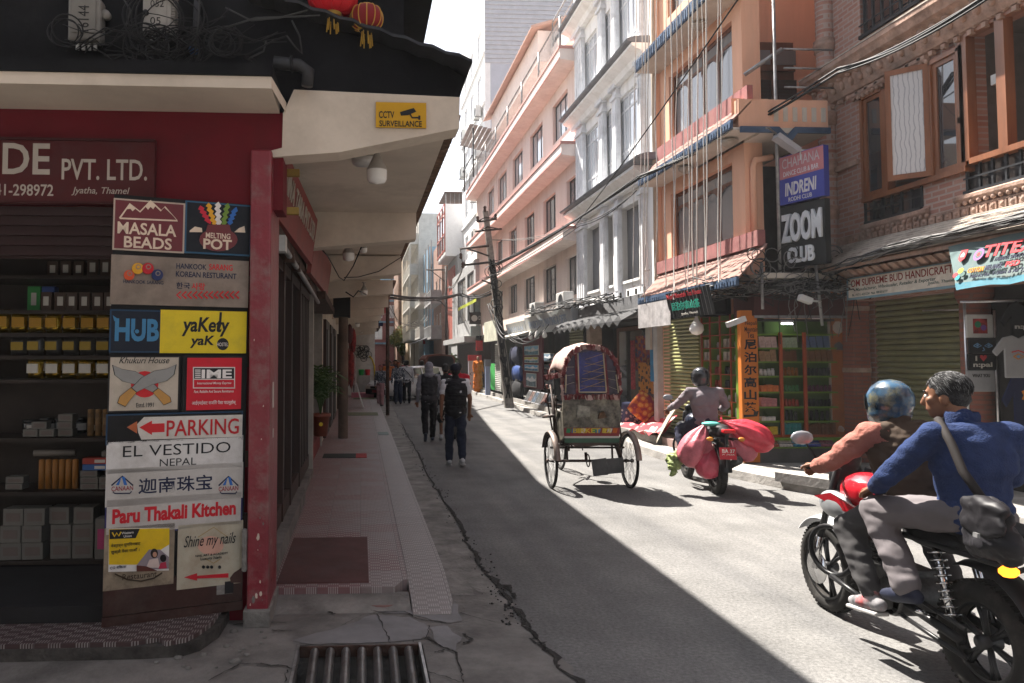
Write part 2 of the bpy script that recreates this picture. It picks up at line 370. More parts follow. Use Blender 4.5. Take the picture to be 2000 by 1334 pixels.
 # gutter strip between pavement and asphalt
gut=[(1.13,23.9),(1.03,17.1),(1.03,13.6),(0.97,9.8),(1.0,8.3),(1.0,7.2),(0.99,6.43),(0.98,5.95),(1.02,5.54),(1.03,5.2)]
mb=MB();g2=[(1.6,120)]+[tuple(q)for q in wiggle(gut,5,0.025,4)]
inn=[(0.62,y)for x,y in g2]
n_=len(g2);mb.add([(x,y,0.004)for x,y in g2]+[(x,y,0.012)for x,y in inn],[(i,i+1,n_+i+1,n_+i)for i in range(n_-1)],CONC2)
S(mb,'gutter')
mb=crack(gut,0.015,0.055,0.011,3,0.03);crack([(1.03,5.2),(1.05,4.7),(1.05,4.39),(1.085,4.18),(1.11,3.95),(1.2,3.5)],0.03,0.05,0.0125,5,0.03,mb=mb)
crack([(1.03,5.5),(1.12,5.3),(1.1,5.1)],0.06,0.04,0.0112,8,0.03,mb=mb)
for i in range(300):
 k=random.random()**1.6;y=4.6+14*k;x=1.0+random.gauss(0,0.05)+(0.02 if y>12 else 0);r=random.uniform(0.004,0.013)
 mb.ball((x,y,0.012),(r,r,r*0.7),GRIT,5)
S(mb,'road_crack')
mb=MB()
def gp(px,py):q=P(px,py,Z=0.012);return(q.x,q.y)
for k,(pts,a,b)in enumerate([([(618,1191),(660,1188),(712,1188),(735,1195),(790,1195),(815,1210),(872,1217)],.010,.014),([(737,1200),(752,1233),(762,1257)],.012,.012),([(805,1254),(832,1247),(838,1222)],.012,.006),([(832,1246),(868,1265),(888,1275),(900,1310),(905,1334)],.03,.012),([(898,1198),(968,1217)],.02,.006),([(580,1262),(650,1261),(740,1256),(800,1253)],.012,.012),([(500,1300),(555,1302),(572,1309),(590,1295)],.016,.01),([(560,1310),(556,1334)],.012,.012),([(668,1222),(700,1206),(735,1196)],.008,.004),([(830,1312),(868,1322),(900,1334)],.012,.01),([(850,1275),(868,1270)],.03,.01),([(905,1238),(922,1250),(905,1258)],.04,.03),([(410,1330),(470,1296),(545,1300)],.016,.012),([(530,1232),(570,1233)],.02,.008),([(455,1222),(500,1215),(560,1218)],.02,.008),([(1000,1185),(1020,1205),(1050,1248),(1082,1282)],.018,.03),([(985,1182),(1000,1188)],.02,.01),([(640,1196),(655,1200)],.04,.02)]):
 crack([gp(*q)for q in pts],a*.65,b*.65,0.0165,20+k,0.008,mb=mb)
S(mb,'lane_crack')
mb=MB()
def slab(pts,z,m,seed):
 p=wiggle([gp(*q)for q in pts+[pts[0]]],4,0.012,seed)[:-1];mb.add([(q.x,q.y,z)for q in p],[tuple(range(len(p)))],m)
slab([(735,1196),(790,1178),(892,1180),(904,1214),(862,1216),(800,1200)],0.0128,PATCH,2)
slab([(668,1224),(730,1200),(800,1206),(836,1222),(836,1244),(800,1250),(700,1258),(590,1258),(572,1250)],0.0128,PATCH,3)
slab([(838,1224),(872,1222),(900,1246),(886,1270),(850,1256)],0.0128,PATCH,4)
S(mb,'lane_patch')
mb=MB();q=gp(747,1186);mb.add([(q[0]+0.085*math.cos(t*0.7)*random.uniform(.8,1.2),q[1]+0.035*math.sin(t*0.7),0.03)for t in range(9)]+[(q[0]+0.09*math.cos(t*0.7),q[1]+0.04*math.sin(t*0.7),0.008)for t in range(9)],[tuple(range(9))]+[(i,(i+1)%9,9+(i+1)%9,9+i)for i in range(9)],M('red_tile_chip',(0.2,0.11,0.1),var=0.2))
tag(mb.build('tile_chip'),'broken pink tile chip lying on the cracked concrete by the pavement end','tile chip')
# left pavement: tile strip, kerb strip; the front corner is broken away
mb=MB()
mb.prism([(-1.05,5.13),(0.24,5.12),(0.3,5.26),(0.345,5.3),(0.345,70),(-1.05,70)],'z',0.0,0.1,TILE)
kx=[(.35,.60,4.80,.018),(.35,.635,5.0,.04),(.35,.638,5.5,.09),(.35,.64,6.0,.097),(.35,.64,9.6,.097),(.35,.66,14,.097),(.35,.72,70,.097)]
mb.add([p for a,b,y,z in kx for p in((a,y,z),(b,y,z))],[(2*i,2*i+1,2*i+3,2*i+2)for i in range(6)],TILEK);mb.add([p for a,b,y,z in kx for p in((b,y,z),(b,y,0),(a,y,0),(a,y,z))],[(4*i,4*i+1,4*i+5,4*i+4)for i in range(6)]+[(0,1,2,3)]+[(4*i+2,4*i+3,4*i+7,4*i+6)for i in range(2)],KERB)
mb.box(-1.05,0.2,5.145,5.17,0.0,0.097,M('red_riser',(0.16,0.035,0.035),var=0.3,dirt=(.06,.05,.05)))
S(mb,'pavement')
mb=MB()
for i in range(70):
 x=random.uniform(-0.6,0.4);y=random.uniform(4.95,5.12);r=random.uniform(0.008,0.03)
 mb.ball((x,y,0.01),(r,r,r*.6),CONC2,6)
mb.prism([(5.18,0.0),(4.86,0.004),(5.0,0.04),(5.14,0.06)],'x',-0.66,0.34,CONC2)
tag(mb.build('rubble'),kind='stuff',label='crumbled mortar and rubble under the broken pavement edge')
# step in front of the corner shop
mb=MB()
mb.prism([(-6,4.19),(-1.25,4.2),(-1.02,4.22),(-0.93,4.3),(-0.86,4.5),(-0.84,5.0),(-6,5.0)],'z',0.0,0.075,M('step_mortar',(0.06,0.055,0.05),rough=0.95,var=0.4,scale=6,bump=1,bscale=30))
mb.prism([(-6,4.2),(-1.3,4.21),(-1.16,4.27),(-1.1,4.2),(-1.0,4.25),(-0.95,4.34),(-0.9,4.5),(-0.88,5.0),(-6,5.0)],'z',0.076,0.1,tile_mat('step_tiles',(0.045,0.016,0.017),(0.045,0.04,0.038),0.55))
S(mb,'step')
mb=MB()
for i in range(26):
 x=random.uniform(-1.2,-0.55);y=random.uniform(4.05,4.7);r=random.uniform(0.01,0.035);mb.ball((x,y,0.012),(r,r*.8,r*.55),CONC2,7)
tag(mb.build('pebbles'),kind='stuff',label='loose stones beside the shop step')
# right pavement: long stepped kerb, then the broad one by the brick house
mb=MB()
ke=[(5.75,60),(5.55,34.9),(5.4,25.5),(5.2,17),(5.1,13.2),(5.1,11.6),(5.25,10.4),(5.45,9.6),(5.66,8.9),(6.2,8.3),(6.6,7.2),(6.6,-5)]
n_=len(ke);top=[(x,y,0.12)for x,y in ke];bot=[(x-0.02,y,0.0)for x,y in ke];far=[(40,y,0.12)for x,y in ke]
mb.add(top+bot+far,[(i,i+1,n_+i+1,n_+i)for i in range(n_-1)]+[(i,i+1,2*n_+i+1,2*n_+i)for i in range(n_-1)],KERB)
S(mb,'right_pavement')
mb=MB()
mb.prism([(5.5,13.2),(5.45,17),(5.68,25.5),(5.85,34.9),(6.3,34.9),(6.3,13.2)],'z',0.1,0.27,KERB)
mb.prism([(5.62,11.75),(5.58,13.1),(6.3,13.1),(6.3,11.75)],'z',0.1,0.26,M('pink_plinth',(0.3,0.2,0.18),var=0.2,dirt=(.14,.11,.1)))
mb.box(5.86,7.6,10.72,10.95,0.1,0.42,M('dark_plinth',(0.09,0.085,0.082),var=0.2,dirt=(.05,.045,.04)))
S(mb,'shop_step')
mb=MB();mb.prism([(5.45,9.25),(5.75,8.6),(6.3,8.15),(6.45,8.5),(5.75,9.4)],'z',0.1,0.22,KERB)
tag(mb.build('kerb_block'),'broken kerb stone jutting out in front of the orange pillar','kerb stone')
mb=MB()
for k,pts in enumerate([[(5.3,10.4),(6.2,10.1),(7.2,10.3)],[(6.2,10.1),(6.4,9.4)],[(5.6,9.5),(6.6,9.7),(7.3,9.2)]]):crack(pts,.02,.008,0.1235,60+k,0.03,mb=mb)
S(mb,'right_pavement_crack')
# == corner shop house (left)
RED=M('red_house_paint',(0.13,0.004,0.011),rough=0.75,var=0.12,scale=2,bump=0.1,bscale=12,dirt=(0.06,0.006,0.009),dscale=1.0,damt=0.6)
REDP=M('chipped_red_paint',(0.19,0.012,0.024),rough=0.4,var=0.15,scale=3,bump=0.35,bscale=18,dirt=(0.2,0.16,0.14),dscale=6.5,damt=0.55,spec=0.5)
CREAM=M('cream_plaster',(0.6,0.52,0.43),rough=0.85,var=0.1,scale=1.3,bump=0.12,bscale=14,dirt=(0.36,0.3,0.24),dscale=1.6,damt=0.45)
NAVY=M('navy_black_paint',(0.006,0.0063,0.008),rough=0.7,var=0.4,scale=2.5,bump=0.15,bscale=10,spec=.1,dirt=(0.02,0.02,0.022),dscale=3,damt=0.5)
BLK=M('matt_black',(0.012,0.012,0.013),rough=0.7,var=0.3)
DWOOD=M('dark_wood',(0.035,0.018,0.014),rough=0.55,var=0.4,scale=6,streak=True)
STEEL=M('brushed_steel',(0.55,0.55,0.56),rough=0.28,metal=1.0,var=0.2,scale=8,dirt=(0.2,0.18,0.17),dscale=9,damt=0.5)
GALV=M('galvanised_pipe',(0.3,0.3,0.3),rough=0.5,metal=0.7,var=0.25,scale=10)
RUST=M('rusty_steel',(0.07,0.04,0.03),rough=0.8,var=0.5,scale=9,bump=0.3)
WHITEP=M('white_plastic',(0.62,0.62,0.6),rough=0.35,var=0.08,dirt=(.3,.28,.25),dscale=3,damt=.4)
BULBM=M('bulb_dome',(0.78,0.77,0.74),rough=0.25,var=0.03)
WIRE=M('black_cable',(0.016,0.016,0.017),rough=0.55,var=0.4,scale=4)
WIREG=M('grey_cable',(0.16,0.155,0.15),rough=0.6,var=0.3,scale=4)
ROPE=M('white_rope',(0.6,0.58,0.54),rough=0.9,var=0.12,scale=20)
GL=glass_mat('shop_glass')
house=thing('corner_house','red and black corner shop house with cream overhang over the tiled pavement','building',loc=(-3,6,0))
def part(mb,name,par,**k):return mb.build(name,par,**k)
mb=MB();mb.box(-6,-0.52,4.75,5.0,2.69,3.345,RED);mb.box(-1.36,-0.60,4.785,5.0,0.0,3.07,RED);mb.box(-6,-1.36,7.2,7.4,0,3.3,NAVY)
mb.box(-1.5,-0.78,5.0,10.2,0,3.3,NAVY);mb.box(-6,-5.8,5,7.2,0,3.3,NAVY)
part(mb,'wall',house)
mb=MB();mb.box(-6,-1.5,5.0,7.2,3.0,3.05,NAVY);mb.box(-6,-1.5,5.0,7.2,0.1,0.12,NAVY);part(mb,'shop_lining',house)
mb=MB();mb.box(-0.72,-0.585,4.66,5.12,0.0,3.07,REDP);mb.box(-0.74,-0.57,4.64,5.14,0.0,0.12,CONC2)
mb.box(-0.755,-0.722,4.655,4.7,0.35,0.62,CONC2)
cp_=part(mb,'corner_pillar',house,bevel=0.012);mb=MB();rnd=random.Random(12)
for k in range(26):
 z=rnd.choice((rnd.uniform(.1,.7),rnd.uniform(.1,.9),rnd.uniform(.1,2.9)));s_=rnd.uniform(.002,.011)*(1.6 if z<.6 else 1);sd=rnd.random()<.6;c0=rnd.uniform(-.70,-.6)if sd else rnd.uniform(4.68,5.1);pl_=[(s_*rnd.uniform(.4,1)*math.cos(t*.9),1.7*s_*rnd.uniform(.4,1.2)*math.sin(t*.9))for t in range(7)]
 mb.add([(c0+a,4.6588,z+b)if sd else(-.5838,c0+a,z+b)for a,b in pl_],[tuple(range(7))],CREAM if k%3 else CONC)
mb.build('paint_chip',cp_)
mb=MB()
mb.prism([(4.3,3.337),(4.745,3.337),(4.745,3.41),(4.3,3.41)],'x',-6,-0.545,CREAM)
mb.add([(-0.545,4.3,3.34),(-0.5,4.745,3.337),(-0.5,4.745,3.41),(-0.545,4.3,3.41)],[(0,1,2,3)],CREAM)
part(mb,'canopy',house)
mb=MB();rnd=random.Random(3);n_=60
tp=[(-6+5.46*i/n_,3.487+rnd.uniform(-.004,.004))for i in range(n_+1)]
mb.prism([(-6,3.411)]+[(-0.54,3.411)]+tp[::-1],'y',4.285,4.745,NAVY)
part(mb,'canopy_band',house)
mb=MB()
mb.box(-6,-0.45,4.76,5.0,3.346,5.6,NAVY);mb.box(-6,0.3,5.0,7.1,3.9,5.6,NAVY)
mb.box(-6,0.3,7.1,13.69,3.9,5.6,NAVY);mb.prism([(4.9,4.85),(13.69,4.85),(13.69,6.2),(4.9,5.75)],'x',0.302,0.62,NAVY);mb.box(-0.448,0.3,4.9,5.0,4.85,5.6,NAVY)  # out-of-view sloping top, shaped to set the shadow edge on the road
part(mb,'upper_wall',house)
GX=[(-0.449,3.493),(0.661,3.463),(0.655,3.25),(-0.15,3.075),(-0.66,3.03),(-0.66,3.062),(-0.525,3.10),(-0.52,3.33)]
mb=MB();mb.prism(GX,'y',4.72,4.92,CREAM)
for y0,y1,zt,zo,zi,xi in((7.75,7.98,3.30,3.02,2.9,-0.6),(10.76,10.98,3.26,3.0,2.88,-0.6),(13.5,13.7,3.2,2.95,2.85,-0.8)):
 mb.prism([(xi,zt),(0.6,zt),(0.6,zo),(0.52,zo-0.015),(xi,zi)],'y',y0,y1,CREAM)
mb.build_each('overhang_beam',house)
mb=MB();mb.box(-0.8,0.6,4.92,7.75,3.3,3.36,CREAM);mb.box(-0.8,0.6,7.98,10.76,3.28,3.36,CREAM);mb.box(-0.8,0.6,10.98,13.5,3.22,3.36,CREAM)
mb.box(-0.8,0.62,4.921,13.7,3.361,3.46,CREAM)
part(mb,'overhang_ceiling',house)
mb=MB()
mb.prism([(-0.449,3.4945),(0.661,3.4645),(0.7,3.6),(0.45,3.77),(-0.022,3.93),(-0.448,4.02)],'y',4.73,4.91,NAVY)
part(mb,'roof_gable',house)
TIN=M('dark_tin',(0.03,0.031,0.036),rough=0.5,metal=0.3,var=0.3,dirt=(.09,.085,.08))
mb=MB()
for k in range(17):
 x0=-0.75+1.47*k/17;x1=-0.75+1.47*(k+1)/17
 z0,z1=4.1-(x0+.75)*.31-0.015*(k%2),4.1-(x1+.75)*.31-0.015*((k+1)%2)
 mb.add([(x0,4.55,z0),(x1,4.55,z1),(x1,13.6,z1),(x0,13.6,z0),(x0,4.55,z0+.02),(x1,4.55,z1+.02),(x1,13.6,z1+.02),(x0,13.6,z0+.02)],[(0,1,2,3),(7,6,5,4),(0,4,5,1),(1,5,6,2)],TIN)
part(mb,'tin_roof',house)
ETILE=M('eave_tile',(0.16,0.1,0.07),rough=0.9,var=0.4,scale=9,dirt=(.07,.06,.05))
mb=MB();y=4.95
while y<13.6:
 mb.lathe([(0.052,0),(0.05,0.12)],(0.57,y,3.40),ETILE,8,axis=(1,0,-0.25));mb.box(0.55,0.665,y-.05,y+.05,3.33,3.40,ETILE);y+=0.118
part(mb,'eave_tiles',house)
# shop fronts along the pavement
mb=MB();mb.box(-0.98,-0.62,5.14,8.2,0.1,0.24,CONC);mb.box(-0.98,-0.66,8.2,10.15,0.1,0.2,CONC);part(mb,'door_ledge',house)
mb=MB()
for y in(5.2,6.62,7.35,8.4):mb.box(-0.78,-0.70,y-0.05,y+0.05,0.24,2.6,DWOOD)
mb.box(-0.78,-0.71,5.2,10.1,0.24,0.40,DWOOD);mb.box(-0.78,-0.71,5.2,10.1,2.5,2.6,DWOOD);mb.box(-0.77,-0.72,8.45,9.95,0.4,2.5,DWOOD)
for k in range(6):mb.box(-0.722,-0.712,8.55+k*.24,8.57+k*.24,.4,2.5,BLK)
fr=part(mb,'shop_window',house)
mb=MB();mb.box(-0.765,-0.755,5.25,8.35,0.4,2.5,GL);part(mb,'pane',fr)
mb=MB();mb.box(-0.775,-0.768,5.25,8.35,0.5,2.4,M('shop_window_display',(0.09,0.07,0.045),var=0.9,scale=3.5));part(mb,'display',fr)
mb=MB();mb.box(-0.72,-0.66,9.95,10.1,0.1,2.62,M('pale_post',(0.3,0.28,0.25),var=0.2));part(mb,'shutter_rail',house)
mb=MB();mb.box(-0.76,-0.62,5.14,10.1,2.6,2.72,RUST);part(mb,'shutter_box',house)
mb=MB();mb.tube([(-0.63,5.14,2.62),(-0.6,7.6,2.55),(-0.6,10.1,2.5)],0.025,GALV,8);mb.box(-0.68,-0.56,5.3,5.42,2.5,2.62,WHITEP)
for y in(6.2,6.8,7.5,8.3):mb.box(-0.66,-0.58,y,y+.1,2.54,2.62,RUST)
part(mb,'shutter_pipe',house)
GREYD=M('grey_shutter',(0.1,0.098,0.095),rough=0.6,var=0.2,streak=True)
mb=MB();mb.box(-1.4,-1.05,10.15,13.5,0.2,3.3,GREYD);mb.box(-1.2,-0.75,10.15,13.9,0.1,0.34,M('red_step',(0.17,0.03,0.03),var=.2));mb.box(-0.9,-0.72,13.35,13.5,0.1,2.6,M('pale_post',(0,0,0)))
for k in range(30):mb.box(-1.052,-1.04,10.2,13.4,.4+k*.075,.43+k*.075,GREYD)
part(mb,'shutter',house)
mb=MB();mb.box(-1.2,-0.5,10.1,13.5,2.55,2.66,RUST);part(mb,'lintel',house)
mb=MB();mb.lathe([(0.1,0),(0.1,2.5)],(-0.36,14.7,0.1),M('brown_pillar',(0.11,0.075,0.055),var=.3,dirt=(.05,.04,.035)),14)
mb.box(-0.56,-0.22,14.4,14.9,2.56,3.3,BLK);part(mb,'pillar',house)
# next arcade houses down the street
def arcade(y0,y1,h,h2,label,wallm,xo=0.6,xin=-0.75,zc=3.15):
 t=thing('arcade_house',label,'building',loc=(-3,y0,0))
 mb=MB();mb.box(-8,xin,y0+.02,y1,0,zc+0.3,wallm);part(mb,'wall',t)
 mb=MB();mb.prism([(y0,zc+1.3),(y1,zc+1.3),(y1,h2),(y0,h)],'x',-8,0.62,wallm);mb.box(-8,0.2,y0+.02,y1,zc+0.301,zc+1.3,wallm);part(mb,'upper_wall',t)  # unseen upper block, its sloping top shaped to throw the street shadow
 mb=MB();mb.box(xin,xo,y0+.02,y1,zc,zc+.12,CREAM);part(mb,'overhang',t)
 mb=MB();y=y0+2.0
 while y<y1:mb.prism([(xin,zc),(xo,zc),(xo,zc-.24),(xin,zc-.36)],'y',y,y+.2,CREAM);y+=2.8
 mb.build_each('overhang_beam',t)
 mb=MB();y=y0+.1
 while y<y1:mb.lathe([(0.052,0),(0.05,0.1)],(xo-.03,y,zc+.1),ETILE,6,axis=(1,0,-.25));y+=.14
 part(mb,'eave_tiles',t)
 mb=MB();y=y0+.6
 while y<y1-1.2:mb.box(xin,xin+.06,y,y+1.6,0.15,2.5,DWOOD);mb.box(xin+.06,xin+.09,y+.1,y+.75,.3,2.3,GREYD);y+=2.2
 part(mb,'shop_door',t);return t
arcade(13.7,21.9,6.2,8.4,'cream arcade house behind the potted palm on the tiled pavement',CREAM,zc=3.1)
arcade(22,31.9,8.4,11.2,'tall cream arcade house beside the white wall with black wire tangle',CREAM,xo=0.58,zc=3.0)
t=thing('white_house','white painted house end with yellow pipe past the green and pink mats','building',loc=(-3,32,0))
WHW=M('whitewash',(0.58,0.56,0.52),rough=.85,var=.12,dirt=(.3,.27,.23),dscale=1.2,damt=.5)
mb=MB();mb.box(-8,0.62,32,36,0,3.1,WHW);mb.box(-8,0.1,36,100,0,3.4,WHW);mb.prism([(32.3,3.401),(100,3.401),(100,17),(60,17),(32.3,11.3)],'x',-8,0.7,WHW);part(mb,'wall',t)  # unseen upper block, stretched and sloped to shade the far street
mb=MB();mb.box(-0.6,0.85,31.6,36.2,3.1,3.22,RUST);part(mb,'roof',t)
mb=MB();mb.box(-0.1,0.4,31.75,31.99,0.1,1.0,M('grey_utility_box',(.3,.3,.28),var=.15));part(mb,'meter_cupboard',t)
mb=MB();mb.tube([(0.62,31.93,0.1),(0.6,31.93,1.4),(0.5,31.93,1.7),(0.38,31.93,1.85)],0.035,M('yellow_pipe',(.55,.4,.03),var=.1),8);part(mb,'pipe',t)
mb=MB()
for k in range(14):
 a=random.uniform(0,6);mb.ring((0.1+random.uniform(-.25,.35),31.9,2.0+random.uniform(-.35,.3)),random.uniform(.08,.2),0.012,WIRE,axis=(random.uniform(-.3,.3),1,random.uniform(-.3,.3)),n=14,k=4)
tag(mb.build('wire_coil',None,(0.1,31.9,2)),'tangled black wire coils hung on the white house end','wire coil')
for x,m_,l_ in((0.02,(.02,.28,.06),'green'),(0.3,(.4,.02,.03),'red')):
 mb=MB();mb.lathe([(0.1,0),(0.13,.26),(.12,.26),(.09,.02)],(x,31.85,1.0),M(l_+'_bucket',m_,rough=.4),12)
 tag(mb.build('bucket',None,(x,31.85,1.0)),l_+' plastic bucket standing on the grey box by the white wall','bucket')
 # == signs on the corner house
def sign_red(h):return M('sign_'+h,rgb(h),rough=.5,var=.1,dirt=(.05,.03,.03),dscale=3,damt=.35)
WHT=M('sign_white',(0.55,0.53,0.49),rough=.55,var=.06)
mb=MB();mb.box(-3.6,-1.345,4.69,4.74,2.70,3.135,sign_red('480f14'))
for z in(2.705,3.115):mb.box(-3.6,-1.345,4.675,4.689,z,z+.015,sign_red('3a0c10'))
s=mb.build('shop_sign',None,(-2,4.7,2.9));tag(s,'long dark red shop sign reading PVT. LTD. in cream letters under the canopy','sign')
CRM=M('cream_lettering',(0.4,0.36,0.31),rough=.6,var=.08)
def ftext(txt,x0,y0,x1,y1,Y,par,mat,bold=.02,**k):
 a,b_=P(x0,y0,Y=Y),P(x1,y1,Y=Y);return text(txt,par,mat,((a.x+b_.x)/2,Y,(a.z+b_.z)/2),b_.x-a.x,a.z-b_.z,FR_FRONT,bold,**k)
ftext('DE',6,279,97,341,4.689,s,CRM,.03);ftext('PVT. LTD.',121,310,287,353,4.689,s,CRM,.02);ftext('41-298972',-10,359,104,383,4.689,s,CRM,.015);ftext('Jyatha, Thamel',140,365,253,383,4.689,s,CRM,.005,shear=.25)
mb=MB();mb.box(0.095,0.432,4.70,4.715,3.243,3.412,M('yellow_sign',(0.55,0.3,0.01),rough=.45,var=.05))
s=mb.build('warning_sign',None,(0.26,4.7,3.3));tag(s,'yellow CCTV SURVEILLANCE plate with a black camera symbol on the cream gable','sign')
INK=M('black_lettering',(0.012,0.012,0.014),rough=.5,var=.1)
ftext('CCTV',740,217,770,231,4.699,s,INK,.03);ftext('SURVEILLANCE',741,235,824,248,4.699,s,INK,.03)
def fshape(polys,Y,par,name='symbol'):
 return shape2d([([(P(x,y,Y=Y).x,P(x,y,Y=Y).z)for x,y in pl],m)for pl,m in polys],par,name,(0,Y,0),FR_FRONT,.002)
fshape([([(781,219),(808,211),(813,218),(797,225),(783,226)],INK),(stroke([(800,222),(805,230),(818,230)],3),INK),([(817,226),(821,226),(821,234),(817,234)],INK)],4.699,s,'camera_symbol')
# long red sign over the pavement doors, seen from below at an angle
def plank_sign(name,a,b_,z0,z1,m,label,th=.05,lean=.06):
 """sign along the pavement from a to b (x,y), facing +X, leaning out at the top"""
 mb=MB();v=[]
 for(x,y)in(a,b_):v+=[(x,y,z0),(x-th,y,z0),(x-th+lean,y,z1),(x+lean,y,z1)]
 mb.add(v,[(0,1,2,3),(7,6,5,4),(0,4,5,1),(1,5,6,2),(2,6,7,3),(3,7,4,0)],m)
 s=mb.build(name,None,(a[0],(a[1]+b_[1])/2,z0));tag(s,label,'sign');return s
s=plank_sign('shop_sign',(-0.60,5.12),(-0.53,7.7),2.72,3.2,sign_red('7a2c28'),'long faded red sign fixed above the dark shop doors on the pavement side')
dy=Vector((0.07,2.58,0)).normalized();fr_=Matrix(((0,0,0),(0,0,0),(0,0,0)))
up2=Vector((0.06,0,0.48)).normalized();nn=dy.cross(up2)
FRS=Matrix((dy,up2,nn)).transposed()
text('NIVA TARA PVT. LTD.',s,CRM,(-0.52,6.4,3.02),2.3,.17,FRS,.02,depth=.003);
s=plank_sign('shop_sign',(-0.56,7.98),(-0.5,10.7),2.66,3.1,sign_red('7c3a35'),'second faded red sign further along the pavement above the grey shutter')
for y,z in((5.15,3.0),(5.12,2.72)):
 mb=MB();mb.box(-0.66,-0.44,y-.09,y-.05,z,z+.05,M('yellow_bracket',(.3,.2,.05),var=.3,dirt=(.1,.07,.04)));tag(mb.build('bracket',None,(-.6,y,z)),('upper' if z>2.9 else 'lower')+' rusty yellow bracket sticking out of the red pillar beside the long sign','bracket')
s=plank_sign('hanging_sign',(0.3,23.9),(0.301,24.0),2.85,3.2,sign_red('b3202a'),'')
bpy.data.objects.remove(s)
mb=MB();a,b_=P(723,600,Y=22),P(753,612,Y=22);mb.box(a.x,b_.x,21.96,22,b_.z,a.z,sign_red('b3202a'));s=mb.build('hanging_sign',None,(a.x,22,a.z));tag(s,'small bright red sign with white characters under the far eaves','sign')
text('日本料理店',s,WHT,((a.x+b_.x)/2,21.958,a.z-.07),.36,.07,FR_FRONT,.01)
mb=MB();a,b_=P(695,630,Y=26),P(748,637,Y=26);mb.box(a.x,b_.x,25.96,26,b_.z,a.z,M('dark_blue_board',(.02,.025,.06)));tag(mb.build('hanging_sign',None,(a.x,26,a.z)),'narrow dark blue board under the eaves by the white house','sign')
# == directory board of many small signs
BO=Vector((-1.546,4.45,0.1));bu=Vector((0.79,0.27,0)).normalized();bn=Vector((bu.y,-bu.x,0));BW=0.835
BUP=Vector((0,0,1))+bu*.011;FRB=Matrix((bu,BUP,bn)).transposed()
def bd(px,py):
 xl=218+(198-218)*(py-385)/840;xr=487+(470-487)*(py-397)/793;u=(px-xl)/(xr-xl)
 zl=(1225-py)*2.596/840;zr=(1190-py)*2.627/793;return u*BW,zl+(zr-zl)*u
def bpt(px,py,d=0.0):u,v=bd(px,py);return BO+bu*u+BUP*v+bn*d
mb=MB()
def bbox(mb,u0,u1,v0,v1,d0,d1,m):
 vs=[BO+bu*u+BUP*v+bn*d for d in(d0,d1)for u,v in((u0,v0),(u1,v0),(u1,v1),(u0,v1))]
 mb.add(vs,[(0,1,2,3),(7,6,5,4),(0,4,5,1),(1,5,6,2),(2,6,7,3),(3,7,4,0)],m)
BROWN=M('brown_board',(0.045,0.018,0.014),rough=.5,var=.3,dirt=(.09,.07,.06),dscale=5,damt=.35)
bbox(mb,0,BW,0,2.62,-.1,-.012,BLK);bbox(mb,0,BW,0.0,0.055,-.012,.01,BROWN);bbox(mb,0.005,BW-.005,.06,.255,-.012,.004,BROWN)
board=mb.build('directory_board',None,BO);tag(board,'tall black standing board that carries the stack of shop signs by the red pillar','sign board')
mb=MB();bbox(mb,.67,.77,.11,.19,.0045,.0055,CONC2);bbox(mb,.72,.775,.112,.188,.006,.0065,BLK);part(mb,'torn_hole',board)
mb=MB()
for v in(2.05,1.55,0.9,.5):bbox(mb,BW,BW+.03,v,v+.1,-.08,-.03,RUST)
part(mb,'hinge',board)
def panel(x0,yl0,x1,yr1,m,label,x0b=None,x1b=None,name='sign_panel',edge=None,th=.0):
 """one sign of the board: px corners top-left (x0,yl0), bottom-right (x1,yr1)"""
 u0,v1=bd(x0,yl0);u1,v0=bd(x1,yr1);mb=MB()
 if edge:bbox(mb,u0,u1,v0,v1,-.012,.004,edge);bbox(mb,u0+.01,u1-.01,v0+.01,v1-.01,.004,.006,m)
 else:bbox(mb,u0,u1,v0,v1,-.012,.006+th,m)
 o=mb.build(name,None,BO+bu*u0+BUP*v0);tag(o,label,'sign');return o
def bt(txt,x0,y0,x1,y1,par,m,bold=.02,d=.0065,**k):
 xm=(x0+x1)/2;u0,u1=bd(x0,(y0+y1)/2)[0],bd(x1,(y0+y1)/2)[0];v0,v1=bd(xm,y1)[1],bd(xm,y0)[1];return text(txt,par,m,BO+bu*(u0+u1)/2+BUP*((v0+v1)/2)+bn*d,u1-u0,v1-v0,FRB,bold,**k)
def bs(polys,par,name='emblem',d=.0062):
 return shape2d([([bd(x,y)for x,y in pl],m)for pl,m in polys],par,name,BO+bn*d,FRB,.0005)
def pm(h,**k):
 k={**dict(dirt=tuple(c*.55+.02 for c in rgb(h)),dscale=7,damt=.45),**k};return M('sgn_'+h,rgb(h),rough=.5,var=.06,**k)
DRT=dict(dirt=(.2,.17,.13),dscale=5,damt=.35)
s=panel(217,386,351,497,pm('6b2d33'),'maroon sign with three white mountain peaks',edge=pm('b8a898'))
MC=pm('d9c6b0');bt('MASALA',224,437,336,461,s,MC,.035);bt('BEADS',236,465,327,488,s,MC,.035)
bs([(stroke([(228,427),(247,398),(266,414),(286,392),(306,412),(313,404),(338,432),(228,427)],3.2),MC),([(240,409),(247,397),(258,407),(252,413),(248,408)],MC),([(276,403),(286,391),(296,401),(291,409),(286,404),(281,410)],MC)],s,'mountain_emblem')
s=panel(354,391,487,503,pm('11141c'),'black sign with a maroon pot and five coloured wavy bands',edge=pm('2e5a78'))
def wav(x0,y0,x1,y1,wd):
 return stroke([(x0+(x1-x0)*t/8+(2.2 if t%2 else-2.2),y0+(y1-y0)*t/8)for t in range(9)],wd)
